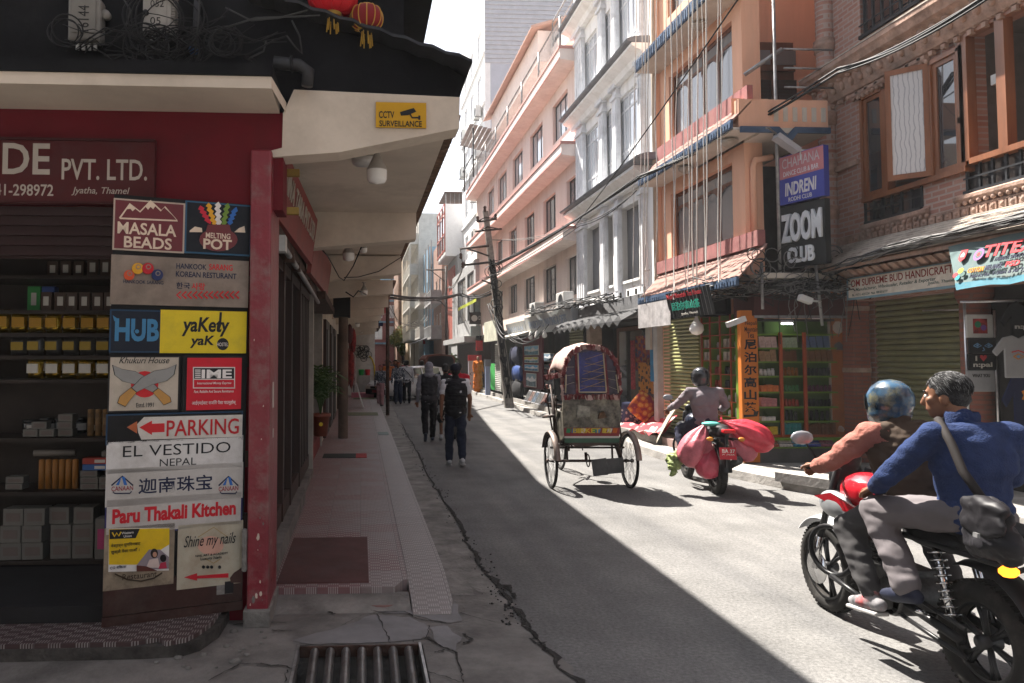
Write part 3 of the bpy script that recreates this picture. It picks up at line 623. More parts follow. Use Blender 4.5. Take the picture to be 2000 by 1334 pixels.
bs([(wav(383,405,402,437,9),pm('c2253a')),(wav(399,399,412,440,9),pm('d9a024')),(wav(418,397,420,440,10),pm('dcd6d0')),(wav(438,399,430,440,9),pm('6f8f35')),(wav(455,407,442,438,9),pm('2f66b0')),(circ(420,470,39,23),pm('6e3336')),([(398,440),(442,440),(446,455),(394,455)],pm('6e3336')),([(362,452),(372,444),(386,447),(387,455),(362,455)],MC),([(452,455),(462,447),(473,443),(475,456)],MC)],s,'pot_emblem')
bt('MELTING',394,457,444,468,s,MC,.03,d=.012);bt('POT',389,469,447,490,s,MC,.05,d=.012)
WOODP=M('printed_wood',(0.26,0.21,0.17),rough=.6,var=.25,scale=4,dirt=(.14,.1,.08),dscale=3)
s=panel(213,499,481,605,WOODP,'wood grain Korean restaurant sign with red chevrons')
NV,RD=pm('1c2340'),pm('c8262c')
bt('HANKOOK',336,518,396,529,s,NV,.03);bt('SARANG',401,519,449,531,s,RD,.03);bt('KOREAN RESTURANT',335,535,457,546,s,NV,.03);bt('한국',336,555,363,568,s,NV,.02);bt('사랑',366,556,393,570,s,RD,.02);bt('HANKOOK SARANG',235,551,311,558,s,NV,.02)
ch=[(stroke([(345+10.6*k,573),(337+10.6*k,580),(345+10.6*k,587)],3),RD)for k in range(12)]
for cx,cy_,r,h in((246,541,10,'c8502c'),(262,528,11,'d9a024'),(281,528,11,'b8202c'),(299,541,11,'26305a')):ch+=[(circ(cx,cy_,r,r),pm(h)),(circ(cx+1,cy_-3,5,5),WOODP),(circ(cx+1,cy_-3,3,3),pm(h))]
bs(ch,s,'cloud_emblem')
s=panel(211,608,306,694,pm('121a28'),'dark blue sign with three fat pale blue letters',edge=pm('1d3a55'))
HB=pm('3f7ea8');bt('HUB',220,627,303,672,s,HB,.07);bs([([(216,620),(226,628),(219,632)],HB),(circ(261,652,6,6),pm('121a28')),(circ(261,652,4,4),HB)],s,'key_emblem',.0085)
s=panel(306,609,477,695,pm('d8c022'),'bright yellow hostel sign with hand drawn black letters')
bt('yaKety',347,624,443,662,s,INK,.05,shear=.15);bt('yaK',363,660,412,685,s,INK,.05,shear=.15);bs([(stroke([(425,614),(423,640),(419,652)],5),INK),(circ(429,677,12,12),INK)],s,'hostel_badge');bt('HOSTEL',417,674,440,681,s,pm('d8d0c8'),.01,d=.009)
s=panel(209,700,342,808,M('knife_sign_cream',(.5,.44,.36),rough=.55,var=.1,**DRT),'cream knife house sign with two crossed curved knives',edge=pm('201c1c'))
bt('Khukuri House',228,703,323,715,s,INK,.008,shear=.35);bt('Estd.1991',260,792,293,801,s,INK,.02)
GB,HN=pm('8f8f8c'),pm('b98a4a')
k1=[(217,719),(235,727),(258,731),(282,744),(302,765),(292,772),(262,757),(235,750),(221,738)];k2=[(335-(x-217)*.99,y-1)for x,y in k1]
def grow(pl,k):
 cx=sum(p[0]for p in pl)/len(pl);cy_=sum(p[1]for p in pl)/len(pl);return[(cx+(x-cx)*k,cy_+(y-cy_)*k)for x,y in pl]
h1=[(292,772),(302,764),(324,781),(326,790),(312,796),(306,788)];h2=[(260,772),(250,763),(230,780),(226,792),(240,799),(247,788)]
bs([(circ(276,756,26,26),RD),(grow(k1,1.05),INK),(k1,GB),(grow(h1,1.08),INK),(h1,HN),(grow(k2,1.05),INK),(k2,GB),(grow(h2,1.08),INK),(h2,HN)],s,'crossed_knives')
s=panel(349,699,477,806,BLK,'black panel behind the red money transfer poster');mb=MB()
s=panel(358,704,466,804,pm('c41a2c'),'red money transfer poster with a black framed logo',th=.004)
bs([([(369,722),(454,722),(454,764),(369,764)],pm('d8d4d0')),([(371,724),(452,724),(452,745),(371,745)],INK),([(371,747),(452,747),(452,762),(371,762)],pm('c41a2c'))]+[([(373,727+3.6*k),(384,727+3.6*k),(384,729+3.6*k),(373,729+3.6*k)],pm('d8d4d0'))for k in range(5)],s,'logo_frame',.0105)
bt('IME',386,727,447,744,s,pm('e6e2de'),.06,d=.0172);bt('International Money Express',377,751,446,757,s,pm('e6e2de'),.005,d=.0172,shear=.2);bt('Fast, Reliable And Secure Remittance',371,767,451,773,s,pm('e6e2de'),.005,d=.011,shear=.2);bt('आईएमईबाट सजिलै पैसा पाउनुहोस्',367,787,456,797,s,pm('e6e2de'),.005,d=.011)
s=panel(205,815,470,864,BLK,'PARKING sign with a red arrow pointing left on torn white paint',edge=pm('1d3a55'))
WP=pm('cfcac2',**DRT);bs([([(262,834),(275,820),(470,815),(469,858),(270,864),(264,850)],WP),([(243,840),(262,828),(262,852)],pm('b5623a')),([(266,840),(290,827),(290,833),(314,832),(314,849),(290,850),(290,855)],RD)],s,'arrow');bt('PARKING',318,824,462,855,s,pm('b81c26'),.015,d=.0105)
s=panel(206,866,470,919,pm('d2d0cd',**DRT),'white sign with thin black serif capitals',edge=pm('d2d0cd'))
def serif(txt,x0,y0,x1,y1,par,m):
 bt(txt,x0,y0,x1,y1,par,m,-.006)
serif('EL VESTIDO',236,872,445,893,s,INK);serif('NEPAL',305,900,376,914,s,INK)
s=panel(205,922,470,976,pm('bdb9b4',**DRT),'pale jewellery sign with four large blue Chinese characters')
bt('迦南珠宝',265,935,408,965,s,NV,.02)
for cx in(235,441):
 bs([(stroke([(cx-20,953),(cx,935),(cx+20,953)],3),NV),([(cx-1,936),(cx+4,936),(cx+9,952),(cx+3,952)],pm('2f66b0')),([(cx-2,936),(cx-6,952),(cx-12,952)],pm('2f66b0')),(stroke([(cx-17,965),(cx-14,968),(cx+14,968),(cx+17,964)],2),NV)],s,'boat_emblem');bt('CANAAN',cx-20,954,cx+20,963,s,pm('8f2430'),.015)
s=panel(204,979,469,1029,pm('bcb7b2',**DRT),'white kitchen sign in bold red letters',edge=pm('26285a'))
bt('Paru Thakali Kitchen',217,990,456,1018,s,pm('c01c2a'),.075)
TORN=M('torn_paper_board',(.3,.24,.17),rough=.7,var=.3,scale=4,dirt=(.06,.04,.03),dscale=4,damt=.9)
s=panel(203,1036,332,1141,TORN,'yellow money transfer advert with a mother and child picture on torn board')
bs([([(211,1036),(324,1034),(323,1116),(210,1119)],pm('d8d4d0')),([(211,1037),(324,1035),(324,1066),(262,1105),(211,1105)],pm('d6b312')),([(212,1038),(268,1036),(260,1054),(212,1056)],INK),(stroke([(217,1043),(221,1051),(225,1044),(229,1050),(233,1042)],2.6),pm('d6b312')),([(262,1106),(285,1076),(306,1076),(323,1090),(323,1112),(262,1115)],pm('8a7f86')),(circ(295,1083,7,9),pm('241a1a')),(circ(296,1085,4,5),pm('b98a72')),([(280,1110),(286,1095),(302,1092),(306,1110)],pm('cbb8b0')),(circ(312,1092,6,7),pm('1c1618')),([(303,1112),(307,1101),(317,1099),(319,1111)],pm('b02c48')),([(262,1106),(282,1108),(300,1116),(262,1117)],pm('5a2a20')),(stroke([(222,1122),(245,1133),(270,1136),(295,1130),(310,1120)],1.5),pm('3a2c20'))],s,'advert_picture')
bt('Western\nUnion',234,1041,256,1052,s,pm('d8d4d0'),.01,d=.014);bt('वेस्टर्न युनियनबाट',215,1062,269,1071,s,INK,.006,d=.014);bt('छुक्कै पैसा पाओँ ।',215,1074,267,1083,s,INK,.006,d=.014);bt('CG बिकास',213,1106,243,1112,s,NV,.01,d=.014);bt('Restaurant',236,1120,300,1131,s,pm('3a2c20'),.01,d=.0068)
s=panel(341,1030,469,1139,M('nail_sign_cream',(.44,.4,.31),rough=.6,var=.12,dirt=(.28,.2,.12),dscale=5,damt=.5),'cream nail salon sign with a red arrow at its foot')
bs([(circ(405,1068,26,18),pm('c79a88')),(stroke([(380,1052),(411,1033),(440,1052)],1),pm('9a8040')),(stroke([(396,1094),(411,1102),(424,1094)],1),pm('9a8040')),([(353,1129),(378,1121),(378,1126),(441,1121),(441,1129),(378,1131),(378,1135)],pm('b81c2c'))]+[(circ(391+8*k,1109,3,3),INK)for k in(0,1,2,4)],s,'nail_emblem')
bt('Shine my nails',352,1046,456,1074,s,INK,-.004,shear=.35,d=.009);bt('NAIL ART & ACADEMY',375,1083,440,1087,s,INK,.0,d=.009);bt('Luxury Nails',385,1089,427,1096,s,INK,.0,d=.009)
bs([([(446,1139),(470,1139),(470,1108),(462,1114),(452,1120),(444,1130)],BROWN)],s,'peeled_corner',.0075)
# unseen house added across the lane, behind the viewpoint, to keep it in shade
nh=thing('lane_shade_house','plain grey unseen house added behind the viewpoint to shade the lane and shop','building',loc=(-5,-8,0));LW=M('lane_house_render',(.13,.12,.115),var=.1)
mb=MB();mb.box(-16,-.2,-24,-2.2,0,14,LW);part(mb,'wall',nh)
for x in(-12,-9,-6,-3):mb=MB();mb.box(x,x+1.2,-2.199,-2.15,1.2,2.6,DWOOD);mb.box(x,x+1.2,-2.199,-2.15,4.4,5.8,DWOOD);mb.build_each('shutter',nh)
# == helpers for facades
def wall_grid(mb,plane,a,th,u0,u1,z0,z1,holes,m):
 """wall on plane x=a (or y=a), thickness th, with rectangular holes (u0,u1,z0,z1)"""
 us=sorted({u0,u1}|{min(max(h[i],u0),u1)for h in holes for i in(0,1)});zs=sorted({z0,z1}|{min(max(h[i],z0),z1)for h in holes for i in(2,3)})
 for i in range(len(us)-1):
  run=None
  for j in range(len(zs)-1):
   cu,cz=(us[i]+us[i+1])/2,(zs[j]+zs[j+1])/2
   solid=not any(h[0]<cu<h[1]and h[2]<cz<h[3]for h in holes)
   if solid:run=[zs[j]if run is None else run[0],zs[j+1]]
   if run and(not solid or j==len(zs)-2):
    if plane=='x':mb.box(a,a+th,us[i],us[i+1],run[0],run[1],m)
    else:mb.box(us[i],us[i+1],a,a+th,run[0],run[1],m)
    run=None
def window_x(par,X,y0,y1,z0,z1,fm,gm,cols=(),rows=(),fw_=0.05,inset=0.06,name='window',back=None):
 """window in a wall facing -X: frame, pane; cols/rows = fractions of the mullions"""
 mb=MB();x0,x1=X+inset,X+inset+.05
 mb.box(x0,x1,y0,y0+fw_,z0,z1,fm);mb.box(x0,x1,y1-fw_,y1,z0,z1,fm);mb.box(x0,x1,y0+fw_,y1-fw_,z0,z0+fw_,fm);mb.box(x0,x1,y0+fw_,y1-fw_,z1-fw_,z1,fm)
 for c in cols:y=y0+(y1-y0)*c;mb.box(x0+.003,x1-.003,y-fw_*.4,y+fw_*.4,z0+fw_,z1-fw_,fm)
 for r_ in rows:z=z0+(z1-z0)*r_;mb.box(x0+.006,x1-.006,y0+fw_,y1-fw_,z-fw_*.4,z+fw_*.4,fm)
 f=mb.build(name,par);mb=MB();mb.box(x0+.02,x0+.028,y0+fw_*.6,y1-fw_*.6,z0+fw_*.6,z1-fw_*.6,gm);mb.build('pane',f)
 return f
def px_y(px,X):return P(px,600,X=X).y
def dark_room(mb,x0,x1,y0,y1,z0,z1,m):
 mb.box(x1,x1+.05,y0,y1,z0,z1,m);mb.box(x0,x1,y0,y1,z1,z1+.04,m);mb.box(x0,x1,y0,y1,z0-.04,z0,m)
 # == brick house (right)
BRICK=brick_mat('old_brick',(0.36,0.17,0.13),(0.47,0.29,0.235),(0.46,0.4,0.35),'x',.23,.075,dirt=(0.36,0.29,0.25),mort=.014)
BRICKC=M('carved_brick',(0.4,0.26,0.2),rough=.9,var=.3,scale=6,bump=.5,bscale=30,dirt=(.35,.3,.26),dscale=3,damt=.5)
RTILE=M('pale_roof_tile',(0.5,0.44,0.38),rough=.9,var=.2,scale=5,bump=.4,bscale=25,dirt=(.2,.16,.13),dscale=3,damt=.6)
OWOOD=M('varnished_wood',(0.25,0.095,0.042),rough=.38,var=.25,scale=5,streak=True,spec=.5)
ROOM=M('room_plaster',(0.22,0.21,0.2),var=.15);ROOMD=M('dark_room',(0.03,0.027,0.026),var=.4)  # the dark copy stands in for shade inside rooms and shops
bh=thing('brick_house','old red brick house with carved cornices and varnished wooden windows','building',loc=(9,7,0))
mb=MB();H1=(8.42,10.2,4.07,5.6);H2=(3.2,8.36,4.14,5.72);H3=(6.5,10.2,6.55,8.2);G1=(9.12,10.2,3.74,4.04);G2=(6.6,8.44,3.78,4.1)
wall_grid(mb,'x',7.5,.25,-4,10.95,3.1,11,[H1,H2,H3,G1,G2],BRICK)
mb.box(7.62,7.88,-4,10.9,2.6,3.1,BRICK);mb.box(7.751,14,10.7,10.95,2.62,11,BRICK);mb.box(7.95,14,10.6,10.95,0,2.6,BRICK)
part(mb,'wall',bh)
mb=MB();dark_room(mb,7.76,10.4,-4,10.6,4.0,5.9,ROOM);mb.box(8.6,8.7,7.86,8.4,4.0,5.9,ROOM);mb.box(7.76,10.4,8.62,8.7,4.0,5.9,ROOM);mb.box(10.0,10.3,-4,8.6,4.0,4.9,M('red_dado',(.2,.03,.03)))
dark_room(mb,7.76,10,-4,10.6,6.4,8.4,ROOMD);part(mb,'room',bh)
mb=MB();mb.lathe([(.125,2.95),(.125,10)],(7.42,10.92,0),BRICK,16)
for z in(4.02,4.72,5.52,6.72):mb.lathe([(.126,z-.12),(.15,z-.1),(.145,z-.05),(.165,z-.02),(.165,z+.03),(.145,z+.05),(.16,z+.08),(.126,z+.11)],(7.42,10.92,0),BRICKC,18)
mb.lathe([(.126,2.9),(.18,2.95),(.2,3.05),(.14,3.15)],(7.42,10.92,0),BRICKC,16)
part(mb,'corner_column',bh)
mb=MB()
mb.prism([(7.48,5.72),(7.40,5.74),(7.36,5.8),(7.3,5.97),(7.17,6.03),(7.13,6.1),(7.1,6.13),(7.1,6.2),(7.16,6.2),(7.35,6.33),(7.48,6.36)],'y',-4,11.1,BRICKC)
mb.prism([(7.09,6.201),(7.09,6.22),(7.34,6.352),(7.34,6.334)],'y',-4,11.12,RTILE)
y=11.0
while y>6:
 mb.ball((7.33,y,5.88),(.055,.05,.075),BRICKC,8);mb.ball((7.29,y,5.97),(.05,.06,.04),BRICKC,8);mb.box(7.40,7.46,y-.03,y+.03,5.66,5.72,BRICKC);mb.box(7.46,7.497,y-.05,y+.05,6.38,6.46,BRICKC);y-=.2
part(mb,'cornice',bh)
def hood_mould(y0,y1,z,x=7.4):
 mb=MB();mb.prism([(7.49,z),(x+.03,z),(x,z+.04),(x,z+.08),(7.49,z+.12)],'y',y0,y1,BRICKC)
 y=y1-.05
 while y>y0:mb.ball((x+.03,y,z-.01),(.03,.035,.035),BRICKC,6);y-=.1
 return part(mb,'window_moulding',bh)
hood_mould(8.9,10.35,5.63);hood_mould(3.2,8.6,5.76);hood_mould(9.0,10.25,3.6,7.42);hood_mould(3.2,8.55,3.64,7.42)
mb=MB();y=10.75
while y>5:mb.box(7.45,7.497,y-.05,y+.05,3.47,3.56,BRICKC);mb.ball((7.46,y,3.52),(.03,.035,.035),BRICKC,6);y-=.13
mb.box(7.46,7.498,-4,10.8,3.565,3.59,BRICKC);mb.box(7.44,7.498,10.3,10.8,4.64,4.72,BRICKC);mb.box(7.44,7.498,8.42,8.46,4.64,4.72,BRICKC)
part(mb,'brick_frieze',bh)
# windows with open casement
mb=MB();X0,X1=7.44,7.56
for y0,y1 in((10.15,10.2),(9.67,9.76),(8.86,8.95),(8.36,8.46)):mb.box(X0,X1,y0,y1,4.07,5.6,OWOOD)
mb.box(X0-.01,X1,8.36,10.2,4.02,4.09,OWOOD);mb.box(X0,X1,8.36,10.2,5.56,5.62,OWOOD);wf=part(mb,'window',bh)
WGL=glass_mat('dim_window_glass',(.05,.05,.055),.03)
mb=MB();mb.box(7.49,7.5,9.82,10.1,4.16,5.5,WGL);mb.box(7.49,7.5,8.52,8.82,4.16,5.5,WGL);mb.build_each('pane',wf)
for a,b_ in((9.76,10.15),(8.46,8.86)):
 mb=MB();mb.box(7.47,7.52,a,a+.06,4.09,5.56,OWOOD);mb.box(7.47,7.52,b_-.06,b_,4.09,5.56,OWOOD);mb.box(7.47,7.52,a+.06,b_-.06,4.09,4.16,OWOOD);mb.box(7.47,7.52,a+.06,b_-.06,5.5,5.56,OWOOD);mb.build('casement',wf)
hx,hy,fx_,fy=7.45,8.9,7.1,9.22;dv=Vector((fx_-hx,fy-hy,0));L_=dv.length;dv.normalize();rm=Matrix((dv,Vector((0,0,1)).cross(dv),Vector((0,0,1)))).transposed()
def leaf(u0,u1,z0,z1,mb,m,th=.04):c=Vector((hx,hy,0))+dv*(u0+u1)/2+Vector((0,0,(z0+z1)/2));mb.obox(c,(u1-u0,th,z1-z0),m,rm)
mb=MB();leaf(0,.06,4.1,5.6,mb,OWOOD);leaf(L_-.06,L_,4.1,5.6,mb,OWOOD);leaf(.06,L_-.06,4.1,4.17,mb,OWOOD);leaf(.06,L_-.06,5.53,5.6,mb,OWOOD);lf=mb.build('open_casement',wf)
mb=MB();CSTR=M('painted_curtain_reflection',(.5,.5,.51),rough=.25,var=.1,coat=.6);n,l,b=nodes_of(CSTR);tc=n.new('ShaderNodeTexCoord');wv=n.new('ShaderNodeTexWave');wv.inputs['Scale'].default_value=9;wv.inputs['Distortion'].default_value=5;wv.inputs['Detail Scale'].default_value=.6;wv.bands_direction='Y';l.new(tc.outputs['Object'],wv.inputs['Vector']);rp=n.new('ShaderNodeValToRGB');l.new(wv.outputs['Fac'],rp.inputs[0]);rp.color_ramp.elements[0].color=(.36,.37,.4,1);rp.color_ramp.elements[0].position=.02;rp.color_ramp.elements[1].color=(.6,.6,.61,1);rp.color_ramp.elements[1].position=.22;l.new(rp.outputs[0],b.inputs['Base Color'])  # wavy curtain reflection painted into the pane's colour
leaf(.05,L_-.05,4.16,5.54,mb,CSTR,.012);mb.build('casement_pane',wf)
mb=MB()
for y in(8.36,7.84,6.9,5.9,4.9,3.2):mb.box(X0,X1,y-.06,y+.06,4.14,5.72,OWOOD)
mb.box(X0-.01,X1,3.2,8.3,4.09,4.16,OWOOD);mb.box(X0,X1,3.2,8.3,5.68,5.75,OWOOD);part(mb,'window',bh)
mb=MB();mb.box(7.58,7.62,8.02,8.12,5.0,5.12,WHITEP);mb.tube([(7.6,8.07,5.12),(7.65,8.0,5.4),(7.7,8.05,5.6)],.006,WIRE,5)
tag(mb.build('socket',None,(7.6,8.07,5)),'white wall socket with a black lead inside the open upper window','socket')
GRILLE=M('dark_window_grille',(.03,.032,.036),rough=.5,var=.3)
for(y0,y1,z0,z1)in(G1,G2,H3):
 mb=MB();mb.box(7.46,7.5,y0,y1,z0-.05,z0,GRILLE);mb.box(7.46,7.5,y0,y1,z1,z1+.03,GRILLE)
 y=y0
 while y<=y1+.01:mb.box(7.48,7.51,y-.014,y+.014,z0,z1,GRILLE);y+=.18
 mb.box(7.47,7.48,y0,y1,z0+.14,z0+.16,GRILLE);g=part(mb,'window_grille',bh)
 mb=MB();mb.box(7.56,7.57,y0,y1,z0,z1,WGL);mb.build('pane',g)
 # tiled lean-to roof over the shops
mb=MB()
for k in range(9):
 t0,t1=k/9,(k+1)/9;xa,xb=6.88+.6*t0,6.88+.6*t1+.02;za,zb_=3.06+.4*t0,3.06+.4*t1
 mb.prism([(xa,za+.008),(xb,zb_+.008),(xb,zb_+.02),(xa,za+.038)],'y',-4,10.85+.004*(k%2),RTILE)
mb.prism([(6.9,3.0),(6.9,3.05),(7.48,3.44),(7.48,3.38)],'y',-4,10.84,BRICKC)
part(mb,'lean_to_roof',bh)
mb=MB();mb.box(7.2,7.6,-4,10.86,2.9,3.0,BRICKC);mb.box(7.28,7.6,-4,10.84,2.8,2.9,BRICKC)
y=10.8
while y>5:mb.prism([(7.08,3.0),(7.2,2.9),(7.2,3.0)],'y',y-.05,y+.05,BRICKC);y-=.16
part(mb,'eaves_frieze',bh)
GSH=M('green_grey_shutter',(0.2,0.2,0.1),rough=.5,var=.15,scale=2,dirt=(.13,.125,.08),dscale=2,damt=.5,spec=.4)
def shutter_x(name,par,X,y0,y1,z0,z1,m,pitch=.085):
 mb=MB();z=z0
 while z<z1-.01:
  t=min(pitch,z1-z);mb.prism([(X+.03,z),(X+.004,z+t*.12),(X-.012,z+t*.45),(X,z+t*.8),(X+.03,z+t)],'y',y0,y1,m);z+=pitch
 return mb.build(name,par)
shutter_x('shutter',bh,7.9,8.85,10.6,.14,2.6,GSH);shutter_x('shutter',bh,7.95,4,6.5,.14,2.6,GSH)
mb=MB();mb.box(7.88,8.4,6.5,8.85,.12,2.6,ROOMD);part(mb,'shop_recess',bh)  # solid near-black block in place of a shaded recess
OPAINT=M('peeling_orange_paint',(0.36,0.125,0.04),rough=.75,var=.15,scale=3,bump=.2,bscale=20,dirt=(.2,.09,.05),dscale=2.5,damt=.6)
PEEL=M('peeled_white_plaster',(0.5,0.44,0.38),rough=.9,var=.12,scale=6,dirt=(.4,.16,.06),dscale=2.2,damt=.95)
mb=MB();mb.box(7.41,7.68,10.952,11.1,.12,2.9,OPAINT);mb.box(7.395,7.41,10.955,11.1,.12,2.9,PEEL);pl=mb.build('orange_pillar',None,(7.5,11,.12));tag(pl,'square orange pillar with peeling white paint between tea shop and brick house','pillar')
mb=MB()
for k,(z,s_)in enumerate(((2.2,.12),(1.9,.1),(2.55,.09),(.6,.07))):mb.add([(7.44+s_*math.cos(t)*.8+.1,10.9505,z+s_*math.sin(t)*random.uniform(.5,1))for t in[i*.7 for i in range(9)]],[tuple(range(9))],PEEL if k!=1 else CONC)
mb.build('bare_patch',pl)
mb=MB();mb.box(7.57,7.84,10.66,10.9,.12,2.62,brick_mat('pier_brick',(.24,.085,.06),(.3,.12,.085),(.17,.11,.09),'y',.2,.06));
for z in(1.5,2.45):mb.box(7.56,7.85,10.65,10.91,z,z+.07,BRICKC)
part(mb,'brick_pier',bh)
mb=MB();mb.lathe([(.17,.12),(.16,2.4),(.2,2.5),(.2,2.62)],(7.75,8.65,0),brick_mat('pier_brick2',(.22,.08,.06),(.27,.11,.08),(.17,.11,.09),'y',.2,.06),16);part(mb,'brick_pier',bh)
mb=MB();mb.tube([(7.84,8.9,2.35),(7.84,9.6,2.38)],.012,STEEL,6);tag(mb.build('steel_rod',None,(7.84,9.2,2.36)),'thin steel rod hanging before the green grey roller shutter','rod')
# signs on it
HAND=M('handpainted_sign',(.62,.57,.49),rough=.7,var=.12,scale=5,dirt=(.38,.31,.25),dscale=4,damt=.5)
mb=MB();mb.box(7.155,7.195,8.1,10.18,2.57,2.89,M('pale_blue_border',(.2,.33,.4),var=.15,dirt=(.25,.2,.16)));mb.box(7.147,7.155,8.16,10.13,2.6,2.87,HAND)
s=mb.build('shop_sign',None,(7.38,9.6,2.57));tag(s,'old cream hand painted handicrafts sign with red capitals above the roller shutter','sign')
DRED=M('faded_red_letters',(.25,.035,.03),rough=.7,var=.25);GRN=M('faded_green_letters',(.06,.11,.1),rough=.7,var=.3)
text('OM SUPREME BUD HANDICRAFTS',s,DRED,(7.146,9.14,2.80),1.86,.10,FR_LEFT,.012);text('Manufacturer, Wholesaler, Retailer & Exporter',s,GRN,(7.146,9.25,2.70),1.45,.06,FR_LEFT,.003,shear=.2);text('Jyatha, Thamel',s,GRN,(7.146,8.45,2.655),.42,.05,FR_LEFT,.003,shear=.2);text('Ph: +977-1-4251234  Mob: 9803016777',s,GRN,(7.146,9.7,2.63),.7,.035,FR_LEFT,.0)
AWN=M('turquoise_awning',(.1,.15,.15),rough=.75,var=.12,scale=3,dirt=(.17,.17,.15),dscale=3.5,damt=.55,streak=True)
a,b_,c_,d_=Vector((6.87,8.0,3.02)),Vector((6.62,7.62,2.48)),Vector((6.62,4.6,2.48)),Vector((6.87,4.6,3.02))
mb=MB();n_=14;g_=[]
for j in range(5):
 for i in range(n_+1):
  p=a.lerp(b_,j/4).lerp(d_.lerp(c_,j/4),i/n_)+Vector((-.012*math.sin(i*1.9)*(j>0),0,.012*math.sin(i*2.3+j)));g_.append(p)
mb.add(g_,[(j*(n_+1)+i,j*(n_+1)+i+1,(j+1)*(n_+1)+i+1,(j+1)*(n_+1)+i)for j in range(4)for i in range(n_)],AWN,True)
mb.add([g_[4*(n_+1)+i]+Vector((-.001,0,0))for i in range(n_+1)]+[g_[4*(n_+1)+i].lerp(g_[3*(n_+1)+i],.55)+Vector((-.004,0,.0))for i in range(n_+1)],[(i,i+1,n_+2+i,n_+1+i)for i in range(n_)],M('bright_blue_hem',(.05,.17,.22),rough=.7,var=.15))
aw=mb.build('shop_awning',None,a);tag(aw,'turquoise cloth fabric shop awning with red capitals sloping out above the hanging shirts','awning')
uA=Vector((0,-1,0));vA=(a-b_);vA.y=0;vA.normalize();FRA=Matrix((uA,vA,uA.cross(vA))).transposed()
def at_awn(y,t):return Vector((6.62+.25*t-.035,y,2.48+.54*t))
CAPR=M('awning_red',(.5,.04,.05),rough=.7,var=.15)
text('TITEX',aw,CAPR,at_awn(7.1,.72),.62,.15,FRA,.05,depth=.004);text('FABRICS SINCE 1998',aw,NV,at_awn(7.02,.52),.4,.045,FRA,.01,depth=.004);text('COTTON',aw,M('awning_orange',(.6,.25,.03),rough=.7),at_awn(7.42,.36),.2,.06,FRA,.03,depth=.004);text('MELANGE',aw,NV,at_awn(7.2,.37),.2,.06,FRA,.03,depth=.004);text('PSD',aw,CAPR,at_awn(6.98,.38),.16,.06,FRA,.03,depth=.004);text('Fabrics for T-Shirt & All Type',aw,NV,at_awn(7.1,.22),.72,.055,FRA,.004,depth=.004)
pl_=[([(x-.0,y)for x,y in circ(0,0,.065,.075)],M('awning_purple',(.25,.12,.3),rough=.7)),(circ(0,0,.038,.045),AWN),(circ(0,0,.02,.025),CAPR),([(-.26,.09),(-.17,.09),(-.17,-.02),(-.215,-.06),(-.26,-.02)],CAPR),([(-.24,.03),(-.215,.06),(-.19,.03),(-.19,-.0),(-.24,-.0)],M('awning_cream',(.5,.45,.35)))]
shape2d(pl_,aw,'logo',at_awn(7.46,.68),FRA,.004)
shape2d([(circ(0,.05,.035),M('awning_gold',(.6,.4,.05))),(circ(.05,.0,.03),GRN),(circ(-.05,0,.03),CAPR),(circ(0,-.04,.03),M('awning_teal',(.03,.25,.3)))],aw,'logo',at_awn(7.62,.3),FRA,.004)
# == orange house
ORG=M('orange_plaster',(0.76,0.44,0.3),rough=.8,var=.1,scale=1.2,dirt=(.62,.36,.25),dscale=3,damt=.6,streak=True)
SOF=M('cream_soffit',(0.58,0.53,0.46),rough=.85,var=.08,dirt=(.4,.35,.28),dscale=2)
MAROON=M('dusty_maroon_band',(0.3,0.12,0.115),rough=.85,var=.2,dirt=(.36,.2,.17),dscale=3,damt=.6)
BLUE=M('blue_fascia',(0.05,0.085,0.15),rough=.6,var=.25,dirt=(.1,.13,.18),dscale=6,damt=.5)
CTILE=M('clay_tile_sheet',(0.27,0.16,0.135),rough=.9,var=.12,scale=4,dirt=(.26,.16,.13),dscale=3,damt=.6)
BWOOD=M('brown_window_wood',(0.15,0.07,0.045),rough=.5,var=.25,scale=5,streak=True)
CURT=M('grey_curtain_glass',(0.2,0.215,0.225),rough=.12,var=.12,scale=1.5,spec=.8,coat=.3,streak=True)
oh=thing('orange_house','orange plaster house with clay tile eaves and maroon bands above the tea shop','building',loc=(7,12.5,0))
mb=MB();hs=[(11.38,13.72,3.67,4.95),(11.3,13.72,6.02,7.3),(11.3,13.72,8.5,9.8)]
wall_grid(mb,'x',6.1,.3,11.0,14.2,2.9,12,hs,ORG);mb.box(6.401,9,12.6,12.9,2.9,12,ORG);mb.box(6.1,9,13.9,14.2,0,2.9,ORG);mb.box(9,9.3,11.0,14.2,2.6,12,ORG)
part(mb,'wall',oh)
for(y0,y1,z0,z1)in hs:
 window_x(oh,6.1,y0,y1,z0,z1,BWOOD,CURT,(.27,.5,.73),(.78,),.07,.1)
 mb=MB()
 for f in(0.005,.275,.735):
  a0,a1=y0+(y1-y0)*f,y0+(y1-y0)*(f+.25);zt=z0+(z1-z0)*.76
  mb.add([(6.195,a0,zt)]+[(6.195,a0+(a1-a0)*i/8,zt-.16*(1-math.sin(math.pi*i/8)**.8))for i in range(9)]+[(6.195,a1,zt)],[tuple(range(11))],BWOOD)
 part(mb,'arched_sash',oh)
